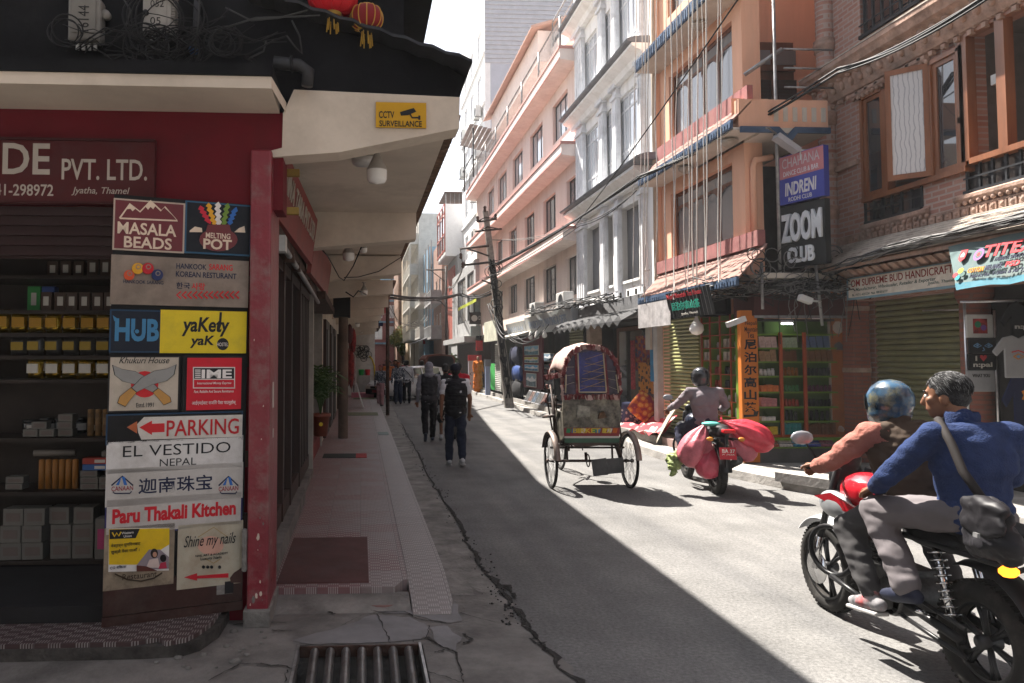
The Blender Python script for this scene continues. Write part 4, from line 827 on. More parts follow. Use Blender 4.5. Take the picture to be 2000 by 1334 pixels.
def tile_roof(par,xe,ze,xw,zw,y0,y1,n=26,m=CTILE,nx=4):
 mb=MB()
 for r_ in range(nx):
  t0,t1=r_/nx,(r_+1)/nx+.03
  for k in range(n):
   ya,yb=y0+(y1-y0)*k/n,y0+(y1-y0)*(k+1)/n;ym=(ya+yb)/2
   def pt(y,t,h):return(xe+(xw-xe)*t,y,ze+(zw-ze)*t+h+.012*(1-(t-t0)/(t1-t0)))
   mb.add([pt(ya,t0,.0),pt(ym,t0,.014),pt(yb,t0,0),pt(ya,t1,0),pt(ym,t1,.014),pt(yb,t1,0)],[(0,1,4,3),(1,2,5,4)],m,True)
 mb.prism([(xe,ze-.03),(xw,zw-.03),(xw,zw-.002),(xe,ze-.002)],'y',y0,y1,m)
 return part(mb,'tile_roof',par)
tile_roof(oh,5.62,2.93,6.06,3.42,10.35,14.15);tile_roof(oh,5.66,5.36,5.95,5.66,10.5,14.15,nx=2)
mb=MB();mb.box(5.98,6.095,10.45,14.18,3.42,3.66,MAROON);mb.box(6.0,6.095,10.7,14.18,5.67,5.98,MAROON)
mb.prism([(5.8,10.8),(6.4,10.8),(6.4,10.999),(6.1,10.999)],'z',5.4,5.8,ORG)
part(mb,'sill_band',oh)
mb=MB()
mb.box(5.66,6.1,10.5,14.15,5.2,5.24,SOF);mb.box(6.1,7.16,10.5,12.59,5.16,5.24,SOF);mb.box(5.62,6.1,10.9,14.15,7.55,7.62,SOF);mb.box(6.0,7.48,10.4,12.6,2.92,3.0,SOF)
mb.build_each('soffit',oh)
mb=MB();rnd=random.Random(5)
def fascia(x,y0,y1,z0,z1):
 mb=MB();mb.box(x,x+.04,y0,y1,z0,z1,BLUE);y=y0
 while y<y1-.04:mb.box(x-.012,x,y,y+.05,z0+.015,z1-.05,BLUE);y+=.085
 part(mb,'fascia',oh)
fascia(5.62,10.5,14.15,5.22,5.36);fascia(5.58,10.9,14.15,7.56,7.78);fascia(5.58,10.35,14.15,2.8,2.93)
mb=MB();mb.prism([(5.75,5.15),(6.3,5.15),(6.4,5.03),(6.55,5.03),(6.64,5.15),(7.16,5.15),(7.16,5.24),(6.6,5.24),(6.48,5.11),(6.35,5.24),(5.75,5.24)],'y',10.44,10.48,BLUE)
part(mb,'fascia',oh)
mb=MB();mb.box(5.75,7.16,10.5,10.62,5.241,5.68,ORG)
for k in range(6):x=6.3+.15*k;mb.box(x,x+.07,10.49,10.50,5.34,5.56,SOF)
part(mb,'parapet',oh)
mb=MB()
for z in(5.9,6.2,6.5):mb.tube([(6.52,10.56,z),(7.3,10.56,z)],.016,GALV,6)
mb.tube([(6.5,10.56,6.5),(6.05,10.85,6.2)],.035,GALV,8)
part(mb,'balcony_rail',oh)
mb=MB()
mb.box(6.53,7.9,12.5,12.59,5.4,7.5,BWOOD);mb.box(6.53,7.9,12.45,12.5,6.95,7.03,BWOOD)
d=part(mb,'balcony_door',oh);mb=MB()
for x in(6.62,7.1,7.58):mb.box(x,x+.36,12.488,12.498,5.7,6.8,GL);mb.box(x,x+.36,12.488,12.498,7.08,7.35,CURT)
mb.build('pane',d)
mb=MB();mb.box(6.53,9,12.5,12.59,2.95,5.2,ROOMD);part(mb,'painted_recess_shade',oh)  # near-black panel paints in the shade of the recess
mb=MB();mb.tube([(6.22,10.96,3.66),(6.22,10.96,4.75),(6.22,10.9,4.85),(6.5,10.9,4.9)],.05,ORG,8);part(mb,'drain_pipe',oh)
mb=MB();mb.tube([(6.0,14.22,3.1),(6.0,14.22,11)],.05,M('cream_pipe',(.5,.42,.33)),8);mb.box(6.02,6.098,14.14,14.3,2.95,12,ORG);part(mb,'drain_pipe',oh)
mb=MB();mb.tube([(6.37,10.55,2.7),(6.37,10.55,8.4)],.025,GALV,8);mb.tube([(6.38,10.5,5.2),(6.36,10.52,5.12)],.06,BLK,8)
tag(mb.build('steel_pole',None,(6.5,10.55,2.7)),'tall steel pole at the balcony corner of the orange house','pole')
for i,(x,y,z,l)in enumerate(((5.85,12.5,5.17,'second'),(5.85,11.9,7.53,'third'),(5.83,10.95,5.19,'corner of the second'))):
 mb=MB();mb.lathe([(.02,0),(.14,-.02),(.12,-.07),(.05,-.12),(0.0,-.13)],(x,y,z),M('dish_lamp',(.35,.3,.25),var=.2),14);tag(mb.build('ceiling_lamp',None,(x,y,z)),'dusty round lamp under the %s floor eaves of the orange house'%l,'lamp','lamps under the orange eaves')
mb=MB();a=Vector((6.35,10.4,5.05));mb.tube([a,a+Vector((-.25,-.1,.12)),a+Vector((-.32,-.15,.1))],.015,GALV,6);mb.obox(a+Vector((.05,-.05,-.1)),(.4,.16,.08),M('flood_lamp',(.4,.4,.42),rough=.3),Matrix.Rotation(.6,3,'Y'));mb.obox(a+Vector((.28,-.05,-.28)),(.12,.14,.16),WHITEP)
tag(mb.build('street_lamp',None,a),'grey street lamp with a camera fixed to the steel pole below the balcony','street lamp')
# club signs hung across the gap
def slant(px0,py0,py1,Y0,x1,y1):
 t0=P(px0,py0,Y=Y0);b0=P(px0,py1,Y=Y0);return Vector((t0.x,Y0,b0.z)),Vector((x1,y1,b0.z)),t0.z
A0,A1,zt=slant(1521,309,402,10.66,6.69,9.93)
uS=(A1-A0);WS=uS.length;uS.normalize();nS=Vector((uS.y,-uS.x,0));FRZ=Matrix((uS,Vector((0,0,1)),nS)).transposed()
def slab_sign(name,z0,z1,m,label,th=.1,off=0.0):
 mb=MB();a=Vector((A0.x,A0.y,0))+nS*off;vs=[a+uS*u+nS*d+Vector((0,0,z))for d in(0,-th)for u,z in((0,z0),(WS,z0),(WS,z1),(0,z1))]
 mb.add(vs,[(0,1,2,3),(7,6,5,4),(0,4,5,1),(1,5,6,2),(2,6,7,3),(3,7,4,0)],m);s=mb.build(name,None,a+Vector((0,0,z0)));tag(s,label,'sign');return s
def zs_(u,z,d=.002):return Vector((A0.x,A0.y,0))+uS*u+Vector((0,0,z))+nS*d
zb0,zm=A0.z,(A0.z+zt)/2
s=slab_sign('club_sign',zb0,zt,M('club_blue',(.05,.06,.3),rough=.35,var=.06),'pink and blue dance club light box above the white lettered black board')
mb=MB();vs=[zs_(u,z,.003)for u,z in((.01,zm+.02),(WS,zm+.02),(WS,zt-.01),(.01,zt-.01))];mb.add(vs,[(0,1,2,3)],M('club_pink',(.45,.16,.17),rough=.35,var=.08));mb.build('pink_half',s)
PALE=M('club_white',(.6,.58,.6),rough=.4)
text('CHAHANA',s,M('club_grey',(.5,.42,.42)),zs_(.38,zm+.25,.004),.64,.15,FRZ,.005);text('DANCE CLUB & BAR',s,PALE,zs_(.38,zm+.09,.004),.6,.075,FRZ,.006);text('INDRENI',s,PALE,zs_(.37,zb0+.22),.54,.2,FRZ,.05,shear=.12);text('RODHI CLUB',s,PALE,zs_(.36,zb0+.06),.4,.065,FRZ,.008)
s=slab_sign('club_sign',zb0-.98,zb0-.04,M('club_black',(.02,.021,.022),rough=.5,var=.2),'black club board with big white raised block letters',off=.0)
LET=M('raised_white_letters',(.6,.62,.64),rough=.4)
text('ZOOM',s,LET,zs_(.38,zb0-.38,.01),.68,.44,FRZ,.07,depth=.025);text('CLUB',s,LET,zs_(.36,zb0-.8,.01),.45,.24,FRZ,.06,depth=.02)
# hanging ropes in front of the orange house
rnd=random.Random(11)
for k,(x0,x1,yb)in enumerate([(1262,1258,800),(1243,1236,560),(1255,1250,570),(1268,1262,530),(1282,1281,540),(1300,1299,560),(1310,1318,585),(1322,1316,565),(1331,1338,560),(1346,1344,570),(1352,1353,552),(1362,1362,558),(1372,1379,550),(1380,1380,545),(1402,1403,552),(1410,1407,548)]):
 yb=min(yb,590);top=P(x0,0,X=5.52);bot=P(x1,yb,X=5.52);top=top+(top-bot)*.35;mb=MB()
 mb.tube([top.lerp(bot,t/7)+Vector((rnd.uniform(-.02,.02),rnd.uniform(-.012,.012),0))for t in range(8)]+[bot+Vector((.05,rnd.uniform(-.1,.1),.02))],rnd.choice((.007,.009,.012)),ROPE,5)
 tag(mb.build('hanging_rope',None,bot),'thin white rope hanging down the front of the orange house','rope','white ropes hanging over the orange facade')
 # == white house
WHP=M('white_facade',(0.87,0.86,0.84),rough=.75,var=.05,dirt=(.58,.55,.5),dscale=3.5,damt=.5,streak=True)
PILA=M('grey_white_pilaster',(0.76,0.77,0.79),rough=.7,var=.06,dirt=(.36,.36,.37),dscale=2.5,damt=.5)
SLATE=M('slate_cornice',(0.19,0.2,0.22),rough=.6,var=.2,dirt=(.25,.25,.25),dscale=3)
UPVC=M('white_window_frame',(0.68,0.68,0.69),rough=.35,var=.03)
SKYG=M('painted_sky_glass',(0.62,0.65,0.68),rough=.06,var=.15,scale=.7,spec=1.0,coat=.6)  # pale base colour holds the bright sky reflection
GREYW=M('grey_shop_band',(.16,.16,.165),rough=.8,var=.2,dirt=(.3,.29,.28));GREYD2=M('dark_grey_canopy',(.045,.045,.047),rough=.8,var=.25)
wh=thing('white_house','white house with grey pilasters and tall white framed windows between the orange and pink houses','building',loc=(8,17,0))
cols=[(1145,1172),(1184,1199),(1211,1250)]
rowsz=[(3.5,5.22),(6.12,7.85),(8.75,10.35),(11.3,12.8)]
hs=[(px_y(b_,6.1),px_y(a,6.1),z0,z1)for a,b_ in cols for z0,z1 in rowsz]
mb=MB();wall_grid(mb,'x',6.1,.35,14.22,19.72,2.9,13.6,hs,WHP);mb.box(6.451,12,19.4,19.71,0,13.6,WHP);mb.box(6.451,12,14.23,14.5,0,13.6,WHP);mb.box(6.46,12,14.5,19.4,13.3,13.6,WHP);mb.box(7.6,7.7,14.5,19.4,2.9,13.3,ROOM)
mb.box(6.452,7.6,14.5,19.4,3.3,3.4,ROOM);mb.box(6.452,7.6,14.5,19.4,5.6,5.7,ROOM);mb.box(6.452,7.6,14.5,19.4,8.3,8.4,ROOM)
part(mb,'wall',wh)
for i,(a,b_)in enumerate(cols):
 y0,y1=px_y(b_,6.1),px_y(a,6.1)
 for j,(z0,z1)in enumerate(rowsz[1:]):
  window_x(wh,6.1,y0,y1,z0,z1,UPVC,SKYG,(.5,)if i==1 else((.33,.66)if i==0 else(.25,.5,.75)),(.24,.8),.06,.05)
 mb=MB();mb.box(6.3,6.32,y0,y0+(y1-y0)*.45,3.5,5.22,glass_mat('shade_glass',(.05,.05,.05),.1));mb.box(6.3,6.34,y0+(y1-y0)*.45,y1,3.5,5.22,M('grey_blind',(.3,.3,.31),var=.08));mb.box(6.06,6.4,y0,y1,3.44,3.5,WHP);part(mb,'window',wh)
 for z0,z1 in rowsz[1:3]:mb=MB();mb.box(6.03,6.099,y0-.06,y1+.06,z0-.07,z0-.005,WHP);part(mb,'window_sill',wh)
pil=[(1127,1141),(1174,1182),(1201,1209),(1252,1258)]
for a,b_ in pil:
 y0,y1=px_y(b_,6.0),px_y(a,6.0);mb=MB()
 for z0,z1 in((3.1,5.6),(5.95,8.22),(8.58,10.85),(11.1,13.4)):
  mb.box(6.0,6.099,y0,y1,z0,z1,PILA)
  for q in(.25,.5,.75):y=y0+(y1-y0)*q;mb.box(5.985,5.999,y-.03,y+.03,z0+.2,z1-.45,PILA)
  mb.box(5.95,6.099,y0-.06,y1+.06,z1-.36,z1-.28,PILA);mb.box(5.92,6.099,y0-.09,y1+.09,z1-.12,z1-.002,PILA);mb.box(5.97,6.099,y0-.04,y1+.04,z0,z0+.15,PILA)
 part(mb,'pilaster',wh)
mb=MB()
for z in(5.62,8.25,10.87):mb.prism([(6.099,z+.16),(5.75,z+.16),(5.62,z+.2),(5.6,z+.24),(5.78,z+.3),(6.099,z+.32)],'y',14.15 if z<6 else 14.6,19.85,SLATE);mb.prism([(6.099,z-.12),(5.95,z-.12),(5.9,z),(5.7,z+.1),(5.7,z+.157),(6.099,z+.157)],'y',14.6,19.8,WHP)
part(mb,'cornice',wh)
mb=MB();mb.box(5.85,6.099,14.2,19.7,2.62,3.08,GREYW)
for k in range(12):y=14.4+k*.45;mb.prism([(5.8,3.08),(5.8,3.2),(5.84,3.2),(5.84,3.08)],'y',y,y+.02,BLK)
part(mb,'shop_band',wh)
mb=MB()
for k in range(11):y0=14.35+.48*k;mb.add([(5.3,y0,2.5),(5.34,y0+.24,2.62),(5.3,y0+.48,2.5),(5.3,y0+.24,2.38),(5.849,y0,2.8),(5.849,y0+.48,2.8)],[(0,3,2,1),(0,1,4),(1,2,5),(1,5,4)],GREYD2)
part(mb,'scalloped_canopy',wh)
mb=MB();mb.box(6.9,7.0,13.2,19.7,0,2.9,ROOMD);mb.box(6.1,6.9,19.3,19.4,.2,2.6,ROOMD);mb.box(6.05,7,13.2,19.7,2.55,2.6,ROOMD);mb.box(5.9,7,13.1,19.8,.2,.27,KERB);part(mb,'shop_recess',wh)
mb=MB();a,b_=P(1153,700,Y=18.2),P(1176,700,Y=18.2);mb.box(a.x,b_.x,18.2,18.5,.2,2.62,M('beige_marble',(.4,.3,.23),rough=.25,var=.25,scale=5));part(mb,'marble_pillar',wh)
mb=MB();mb.box(6.6,6.66,15.6,18.2,.3,2.5,BWOOD);d=part(mb,'shop_door',wh);mb=MB();mb.box(6.585,6.598,15.8,18.0,.5,2.4,GL);mb.build('pane',d)
mb=MB();mb.box(5.98,6.098,14.2,14.4,.25,2.5,M('white_post',(.5,.5,.48),dirt=(.3,.28,.25)));mb.box(5.92,5.98,14.42,14.65,1.9,2.55,M('beige_meter_cover',(.45,.42,.36)));part(mb,'door_post',wh)
# textiles at the shop
def cloth_mat(name,c1,c2,sc_=14,c3=None):
 m=M(name,c1,rough=.9,var=.15);n,l,b=nodes_of(m);tc=n.new('ShaderNodeTexCoord');v=n.new('ShaderNodeTexVoronoi');v.inputs['Scale'].default_value=sc_;l.new(tc.outputs['Object'],v.inputs['Vector'])
 r=n.new('ShaderNodeValToRGB');r.color_ramp.interpolation='CONSTANT';l.new(v.outputs['Distance'],r.inputs[0]);r.color_ramp.elements[0].color=(*c2,1);r.color_ramp.elements[1].position=.38;r.color_ramp.elements[1].color=(*c1,1)
 if c3:e=r.color_ramp.elements.new(.6);e.color=(*c3,1)
 l.new(r.outputs[0],b.inputs['Base Color']);return m
def hang(name,px0,px1,py0,py1,X,m,label,cat='textile',waves=5,Y=None):
 if Y is None:y1,y0=px_y(px0,X),px_y(px1,X);ym=(y0+y1)/2;z1,z0=P((px0+px1)/2,py0,X=X).z,P((px0+px1)/2,py1,X=X).z
 mb=MB();n_,k_=18,6;g_=[]
 if Y is not None:a,b_=P(px0,py0,Y=Y),P(px1,py1,Y=Y)
 for j in range(k_+1):
  for i in range(n_+1):
   s_=.02*math.sin(i/n_*waves*2*math.pi)*(.3+j/k_)
   g_.append((X+s_,y1+(y0-y1)*i/n_,z1+(z0-z1)*j/k_)if Y is None else(a.x+(b_.x-a.x)*i/n_,Y+s_,a.z+(b_.z-a.z)*j/k_))
 o=len(g_);bk=[(x+.012,y,z)if Y is None else(x,y+.012,z)for x,y,z in g_]
 fs=[(j*(n_+1)+i,j*(n_+1)+i+1,(j+1)*(n_+1)+i+1,(j+1)*(n_+1)+i)for j in range(k_)for i in range(n_)]
 mb.add(g_+bk,fs+[tuple(q+o for q in f[::-1])for f in fs],m,True)
 ob=mb.build(name,None,g_[0]);tag(ob,label,cat);return ob
hang('wall_hanging',1240,1286,655,725,6.25,cloth_mat('rug_red',(.18,.02,.025),(.05,.04,.1),9,(.25,.1,.04)),'deep red patterned wall hanging in the textile shop doorway')
hang('wall_hanging',1245,1284,708,768,6.15,cloth_mat('rug_orange',(.32,.13,.02),(.01,.01,.01),10),'orange and black leaf print hanging below the red rug')
hang('wall_hanging',1246,1284,766,822,6.22,cloth_mat('rug_dark',(.05,.03,.03),(.12,.03,.03),18),'dark brown woven hanging at the foot of the textile doorway')
hang('scarf',1268,1278,640,745,6.0,M('blue_scarf',(.05,.22,.4),var=.3),'blue scarf hanging beside the orange print textile',waves=2)
hang('scarf',1230,1238,665,760,6.2,M('red_beads_string',(.25,.03,.04),var=.5,scale=20),'strings of red beads hung at the textile shop door',waves=2)
def cushion(c,s,m,label,rot=0.0):
 mb=MB();n_=10;vs=[];c=Vector(c);rm=Matrix.Rotation(rot,3,'Y')
 for sg in(1,-1):
  for j in range(n_+1):
   for i in range(n_+1):
    a,b_=i/n_*2-1,j/n_*2-1;h=.32*((1-a**4)*(1-b_**4))**.6;vs.append(c+rm@Vector((a*s*(1-.08*b_*b_),-sg*h*s,b_*s*(1-.08*a*a))))
 o=(n_+1)**2;fs=[(j*(n_+1)+i,j*(n_+1)+i+1,(j+1)*(n_+1)+i+1,(j+1)*(n_+1)+i)for j in range(n_)for i in range(n_)]
 mb.add(vs,fs+[tuple(q+o for q in f[::-1])for f in fs],m,True);ob=mb.build('cushion',None,c);tag(ob,label,'cushion')
q=P(1257,795,X=5.85);cushion((q.x,q.y,.72),.27,cloth_mat('cushion_orange',(.35,.08,.02),(.5,.25,.05),9,(.2,.02,.03)),'orange and red cushion tilted on its corner at the textile shop',.7)
q=P(1231,810,X=5.85);cushion((q.x,q.y-.1,.55),.24,cloth_mat('cushion_blue',(.05,.06,.12),(.45,.42,.38),14),'dark blue and white print cushion beside the red cloth')
mb=MB();n_=16;vs=[]
for j in range(n_+1):
 for i in range(n_+1):
  u,v=i/n_,j/n_;x=5.35+.55*u+.2*v;y=13.15+2.3*v*(1-.3*u);vs.append((x,y,.28+.35*u*u*(1-.5*v)+.05*math.sin(9*u+7*v)+.04*math.sin(17*v)))
mb.add(vs,[(j*(n_+1)+i,j*(n_+1)+i+1,(j+1)*(n_+1)+i+1,(j+1)*(n_+1)+i)for j in range(n_)for i in range(n_)],cloth_mat('red_cloth',(.4,.05,.06),(.45,.3,.28),5),True);tag(mb.build('cloth',None,(5.6,14,.3)),'crumpled red and white cloth spread on the step by the textile shop','cloth')
mb=MB();vs=[]
for j in range(9):
 for i in range(9):u,v=i/8,j/8;vs.append((5.45+.35*u+.1*v,13.05-.25*u+.35*v,.15+.75*u+.05*math.sin(6*v+3*u)))
mb.add(vs,[(j*9+i,j*9+i+1,(j+1)*9+i+1,(j+1)*9+i)for j in range(8)for i in range(8)],M('sack_beige',(.4,.35,.28),rough=.95,var=.1),True);tag(mb.build('cloth',None,(5.6,13.1,.2)),'beige sackcloth draped over the kerb next to the roller shutter','cloth')
# == pink house
PINK=M('pink_plaster',(0.78,0.66,0.6),rough=.85,var=.07,scale=1,dirt=(.6,.46,.4),dscale=3,damt=.55,streak=True)
PINKL=M('pale_pink_slab',(0.78,0.68,0.63),rough=.85,var=.06,dirt=(.5,.36,.32),dscale=2)
PTRIM=M('red_pink_trim',(0.5,0.26,0.23),rough=.8,var=.15,dirt=(.5,.32,.3),dscale=3)
ALU=M('dark_aluminium',(.05,.052,.055),rough=.4,metal=.4,var=.2)
PGL=M('pink_house_glass',(.19,.2,.21),rough=.07,var=.3,scale=.5,spec=.9,coat=.4)
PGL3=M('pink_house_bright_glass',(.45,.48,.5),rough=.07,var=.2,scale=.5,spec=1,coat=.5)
ph=thing('pink_house','long salmon pink house with rows of dark framed windows and a railed roof terrace','building',loc=(9,28,0))
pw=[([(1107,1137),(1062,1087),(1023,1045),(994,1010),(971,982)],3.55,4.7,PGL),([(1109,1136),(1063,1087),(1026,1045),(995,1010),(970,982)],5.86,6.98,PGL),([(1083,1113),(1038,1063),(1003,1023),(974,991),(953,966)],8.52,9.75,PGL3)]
hs=[]
for cl,z0,z1,g in pw:hs+=[(px_y(b_,6.1),px_y(a,6.1),z0,z1)for a,b_ in cl]
mb=MB();wall_grid(mb,'x',6.1,.3,19.73,37.4,2.9,10.6,hs,PINK);mb.box(6.401,14,37.1,37.4,0,10.6,PINK);mb.box(6.401,14,19.73,20,0,10.6,PINK);mb.box(6.401,14,20,37.1,10.3,10.6,PINKL)
part(mb,'wall',ph)
for cl,z0,z1,g in pw:
 for a,b_ in cl:window_x(ph,6.1,px_y(b_,6.1),px_y(a,6.1),z0,z1,ALU,g,(.36,.68),(),.05,.1)
mb=MB()
for z,xe in((5.05,5.62),(7.45,5.6),(10.18,5.58)):
 mb.prism([(6.099,z-.06),(xe,z),(xe,z+.3),(6.099,z+.3)],'y',19.6,37.6,PINKL);mb.prism([(xe-.03,z+.3),(xe-.03,z+.38),(6.099,z+.38),(6.099,z+.301)],'y',19.58,37.6,PTRIM);mb.box(xe-.02,xe-.001,19.6,37.6,z-.005,z+.05,PTRIM)
part(mb,'balcony_slab',ph)
mb=MB();y=19.7
mb.tube([(5.66,19.7,11.45),(5.66,37.2,11.45)],.03,GALV,6)
while y<37.2:mb.box(5.655,5.665,y-.008,y+.008,10.56,11.45,GALV);y+=.13
for k in range(8):y=19.8+k*2.45;mb.tube([(5.66,y,10.5),(5.66,y,11.5)],.035,GALV,6)
part(mb,'terrace_railing',ph)
mb=MB();mb.box(7.2,13,23.5,37,10.6,12.6,PINK);mb.box(6.15,7.2,24.3,33.2,12.1,13.2,PINKL);mb.box(6.6,8,21.4,24.2,11.9,12.5,PINKL);mb.box(7.3,13,20.2,23.5,10.6,11.9,PINK)
part(mb,'top_storey',ph)
mb=MB();mb.box(7.14,7.19,27.5,28.6,10.7,11.9,ALU);w_=part(mb,'terrace_window',ph);mb=MB();mb.box(7.12,7.138,27.6,28.5,10.8,11.8,PGL);mb.build('pane',w_)
PROOF=M('pink_metal_roof',(.5,.33,.27),rough=.6,var=.1,dirt=(.4,.26,.2))
mb=MB()
for k in range(24):y=24.0+k*.41;mb.prism([(5.85,13.15),(5.85,13.19),(8.5,14.0),(8.5,13.96)],'y',y,y+.4,PROOF)
for k in range(24):y=24.0+k*.41;mb.prism([(5.85,13.191),(5.85,13.24),(8.5,14.05),(8.5,14.001)],'y',y,y+.05,PROOF)
part(mb,'roof',ph)
mb=MB();mb.tube([(6.62,21.5,12.5),(6.62,21.5,13.4),(6.62,24.1,13.4),(6.62,24.1,12.5)],.03,GALV,6);mb.tube([(6.62,21.5,13.4),(8,21.5,13.4)],.03,GALV,6);mb.tube([(6.62,21.5,12.95),(6.62,24.1,12.95)],.02,GALV,6);part(mb,'upper_railing',ph)
SHEET=M('grey_roof_sheet',(.3,.27,.26),rough=.6,var=.2)
mb=MB()
for k in range(12):x0=5.2+k*.22;mb.box(x0,x0+.2,33.8,37.3,13.0-.05*k,13.03-.05*k,SHEET)
for x in(5.4,7.2):
 for y in(34,37):mb.tube([(x,y,10.5),(x,y,12.9)],.04,ALU,6)
mb.box(5.3,5.35,33.9,37,11.5,11.55,ALU);part(mb,'terrace_awning',ph)
mb=MB();q=P(1108,70,Y=24);mb.lathe([(.0,0),(.42,0),(.43,.3),(.41,.32),(.43,.36),(.43,.65),(.41,.67),(.43,.7),(.42,.95),(.3,1.1),(.18,1.14),(.16,1.22),(0,1.22)],(q.x,24,11.9),M('black_water_tank',(.05,.055,.06),rough=.4,var=.15),20)
for z in(.5,.85):mb.ring((q.x,24,11.9+z),.43,.015,BLK,axis=(0,0,1),n=20,k=5)
tag(mb.build('water_tank',None,(q.x,24,11.9)),'black ribbed water tank on the roof terrace behind the railing','water tank')
# shopfronts below the pink house
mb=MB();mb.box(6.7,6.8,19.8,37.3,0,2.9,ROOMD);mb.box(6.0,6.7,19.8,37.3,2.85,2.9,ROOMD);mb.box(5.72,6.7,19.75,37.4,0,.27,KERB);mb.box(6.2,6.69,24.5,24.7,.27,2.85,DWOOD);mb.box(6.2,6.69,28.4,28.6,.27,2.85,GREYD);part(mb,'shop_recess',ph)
shutter_x('shutter',ph,6.25,19.9,21.2,1.9,2.7,GSH)
FSIGN=M('faded_blue_sign',(.42,.44,.44),rough=.6,var=.1,scale=1.5,dirt=(.3,.33,.38),dscale=3,damt=.6,streak=True)
def board_x(name,px0,px1,zb,zt,X,m,label,lean=.12):
 y1,y0=px_y(px0,X),px_y(px1,X);mb=MB();mb.prism([(X+.1,zb),(X,zb),(X-lean,zt),(X+.1,zt)],'y',y0,y1,m);s=mb.build(name,None,(X,y0,zb));tag(s,label,'sign');return s,(y0+y1)/2,y1-y0
s,yc,L_=board_x('shop_sign',1030,1122,2.55,3.12,5.75,FSIGN,'long faded pale blue shop sign over the painting shop');FD=M('faint_blue_letters',(.25,.3,.38),rough=.7)
uF=Vector((0,-1,0));vF=Vector((-.12,0,.57)).normalized();FRL=Matrix((uF,vF,uF.cross(vF))).transposed()
text('HANDICRAFTS  PAINTING & GIFTS',s,FD,(5.68,yc,2.84),L_*.8,.25,FRL,.02,depth=.004)
s,yc,L_=board_x('shop_sign',993,1029,2.55,3.05,5.75,FSIGN,'short faded blue shop sign with pale letters next to the leaning pole');text('PAWAN',s,FD,(5.69,yc,2.8),L_*.8,.25,FRL,.04,depth=.004)
s,yc,L_=board_x('shop_sign',945,972,2.5,3.4,5.7,M('greenish_poster_board',(.5,.5,.4),var=.2,scale=2),'pale green notice board left of the leaning pole',0)
mb=MB();mb.prism([(5.25,2.5),(5.75,2.65),(5.75,2.68),(5.25,2.53)],'y',px_y(1024,5.5),px_y(988,5.5),M('cream_awning',(.5,.46,.4)));tag(mb.build('awning',None,(5.5,26,2.5)),'small cream awning under the short faded blue sign','awning')
PNT=[((1025,675,1052,694),(.15,.3,.4),'mountain lake landscape painting, topmost on the maroon panel'),((1025,697,1051,709),(.3,.3,.08),'yellow field landscape painting, second on the maroon panel'),((1025,712,1051,725),(.06,.2,.35),'blue mountain painting, third on the maroon panel'),((1028,729,1047,755),(.12,.18,.22),'upright waterfall painting, lowest on the maroon panel')]
Xp=5.95
mb=MB();y1,y0=px_y(1020,Xp),px_y(1058,Xp);mb.box(Xp,Xp+.06,y0,y1,.7,2.5,M('maroon_panel',(.1,.015,.025)));tag(mb.build('painting_board',None,(Xp,y0,.7)),'maroon display panel carrying four small landscape paintings','panel')
def painting(x0,y0_,x1,y1_,X,col,label):
 ya,yb=px_y(x1,X),px_y(x0,X);zc=lambda py:P((x0+x1)/2,py,X=X).z;z0,z1=zc(y1_),zc(y0_);mb=MB();mb.box(X-.03,X,ya,yb,z0,z1,M('white_picture_frame',(.5,.48,.45)))
 p=mb.build('painting',None,(X,ya,z0));tag(p,label,'painting');w_,h_=yb-ya-.04,z1-z0-.04
 sky_=M('pic_sky_%.2f'%col[0],tuple(min(1,c*1.8)for c in col));low=M('pic_low_%.2f'%col[1],col,var=.5,scale=6);sn=M('pic_snow',(.6,.62,.65));rd=random.Random(int(x0*3+y0_))
 shape2d([([(-w_/2,-h_/2),(w_/2,-h_/2),(w_/2,h_/2),(-w_/2,h_/2)],sky_),([(-w_/2,0),(-w_*.3,h_*.25),(-w_*.1,.05*h_),(w_*.15,h_*.35),(w_*.35,.05*h_),(w_/2,h_*.2),(w_/2,-h_*.2),(-w_/2,-h_*.2)],sn),([(-w_/2,-h_/2),(w_/2,-h_/2),(w_/2,-h_*.05),(0,-h_*.16),(-w_/2,-h_*.0)],low)],p,'picture',(X-.031,(ya+yb)/2,(z0+z1)/2),FR_LEFT,.001)
for r_,c_,l_ in PNT:painting(*r_,Xp-.001,c_,l_)
for i,(x0,x1,y0_,y1_)in enumerate(((1062,1082,690,706),(1062,1082,712,728),(1062,1080,735,758))):painting(x0,y0_,x1,y1_,6.3,(.1+.02*i,.15,.2),('upper','middle','lower')[i]+' dim landscape painting inside the painting shop doorway')
for i in range(6):
 y=21.6+i*.55;mb=MB();mb.obox((5.72,y,.46),(.02,.45,.42),M('grey_picture_frame',(.25,.25,.26)),Matrix.Rotation(.5,3,'Y'));mb.obox((5.705,y,.465),(.004,.38,.35),M('dark_picture_%d'%(i%3),((.04,.06,.09),(.1,.05,.04),(.05,.05,.05))[i%3],var=.6,scale=6),Matrix.Rotation(.5,3,'Y'));tag(mb.build('painting',None,(5.72,y,.27)),'small framed picture leaning on the step of the painting shop','painting','framed pictures leaning on the step')
JK=M('navy_jacket',(.015,.018,.045),rough=.9,var=.4)
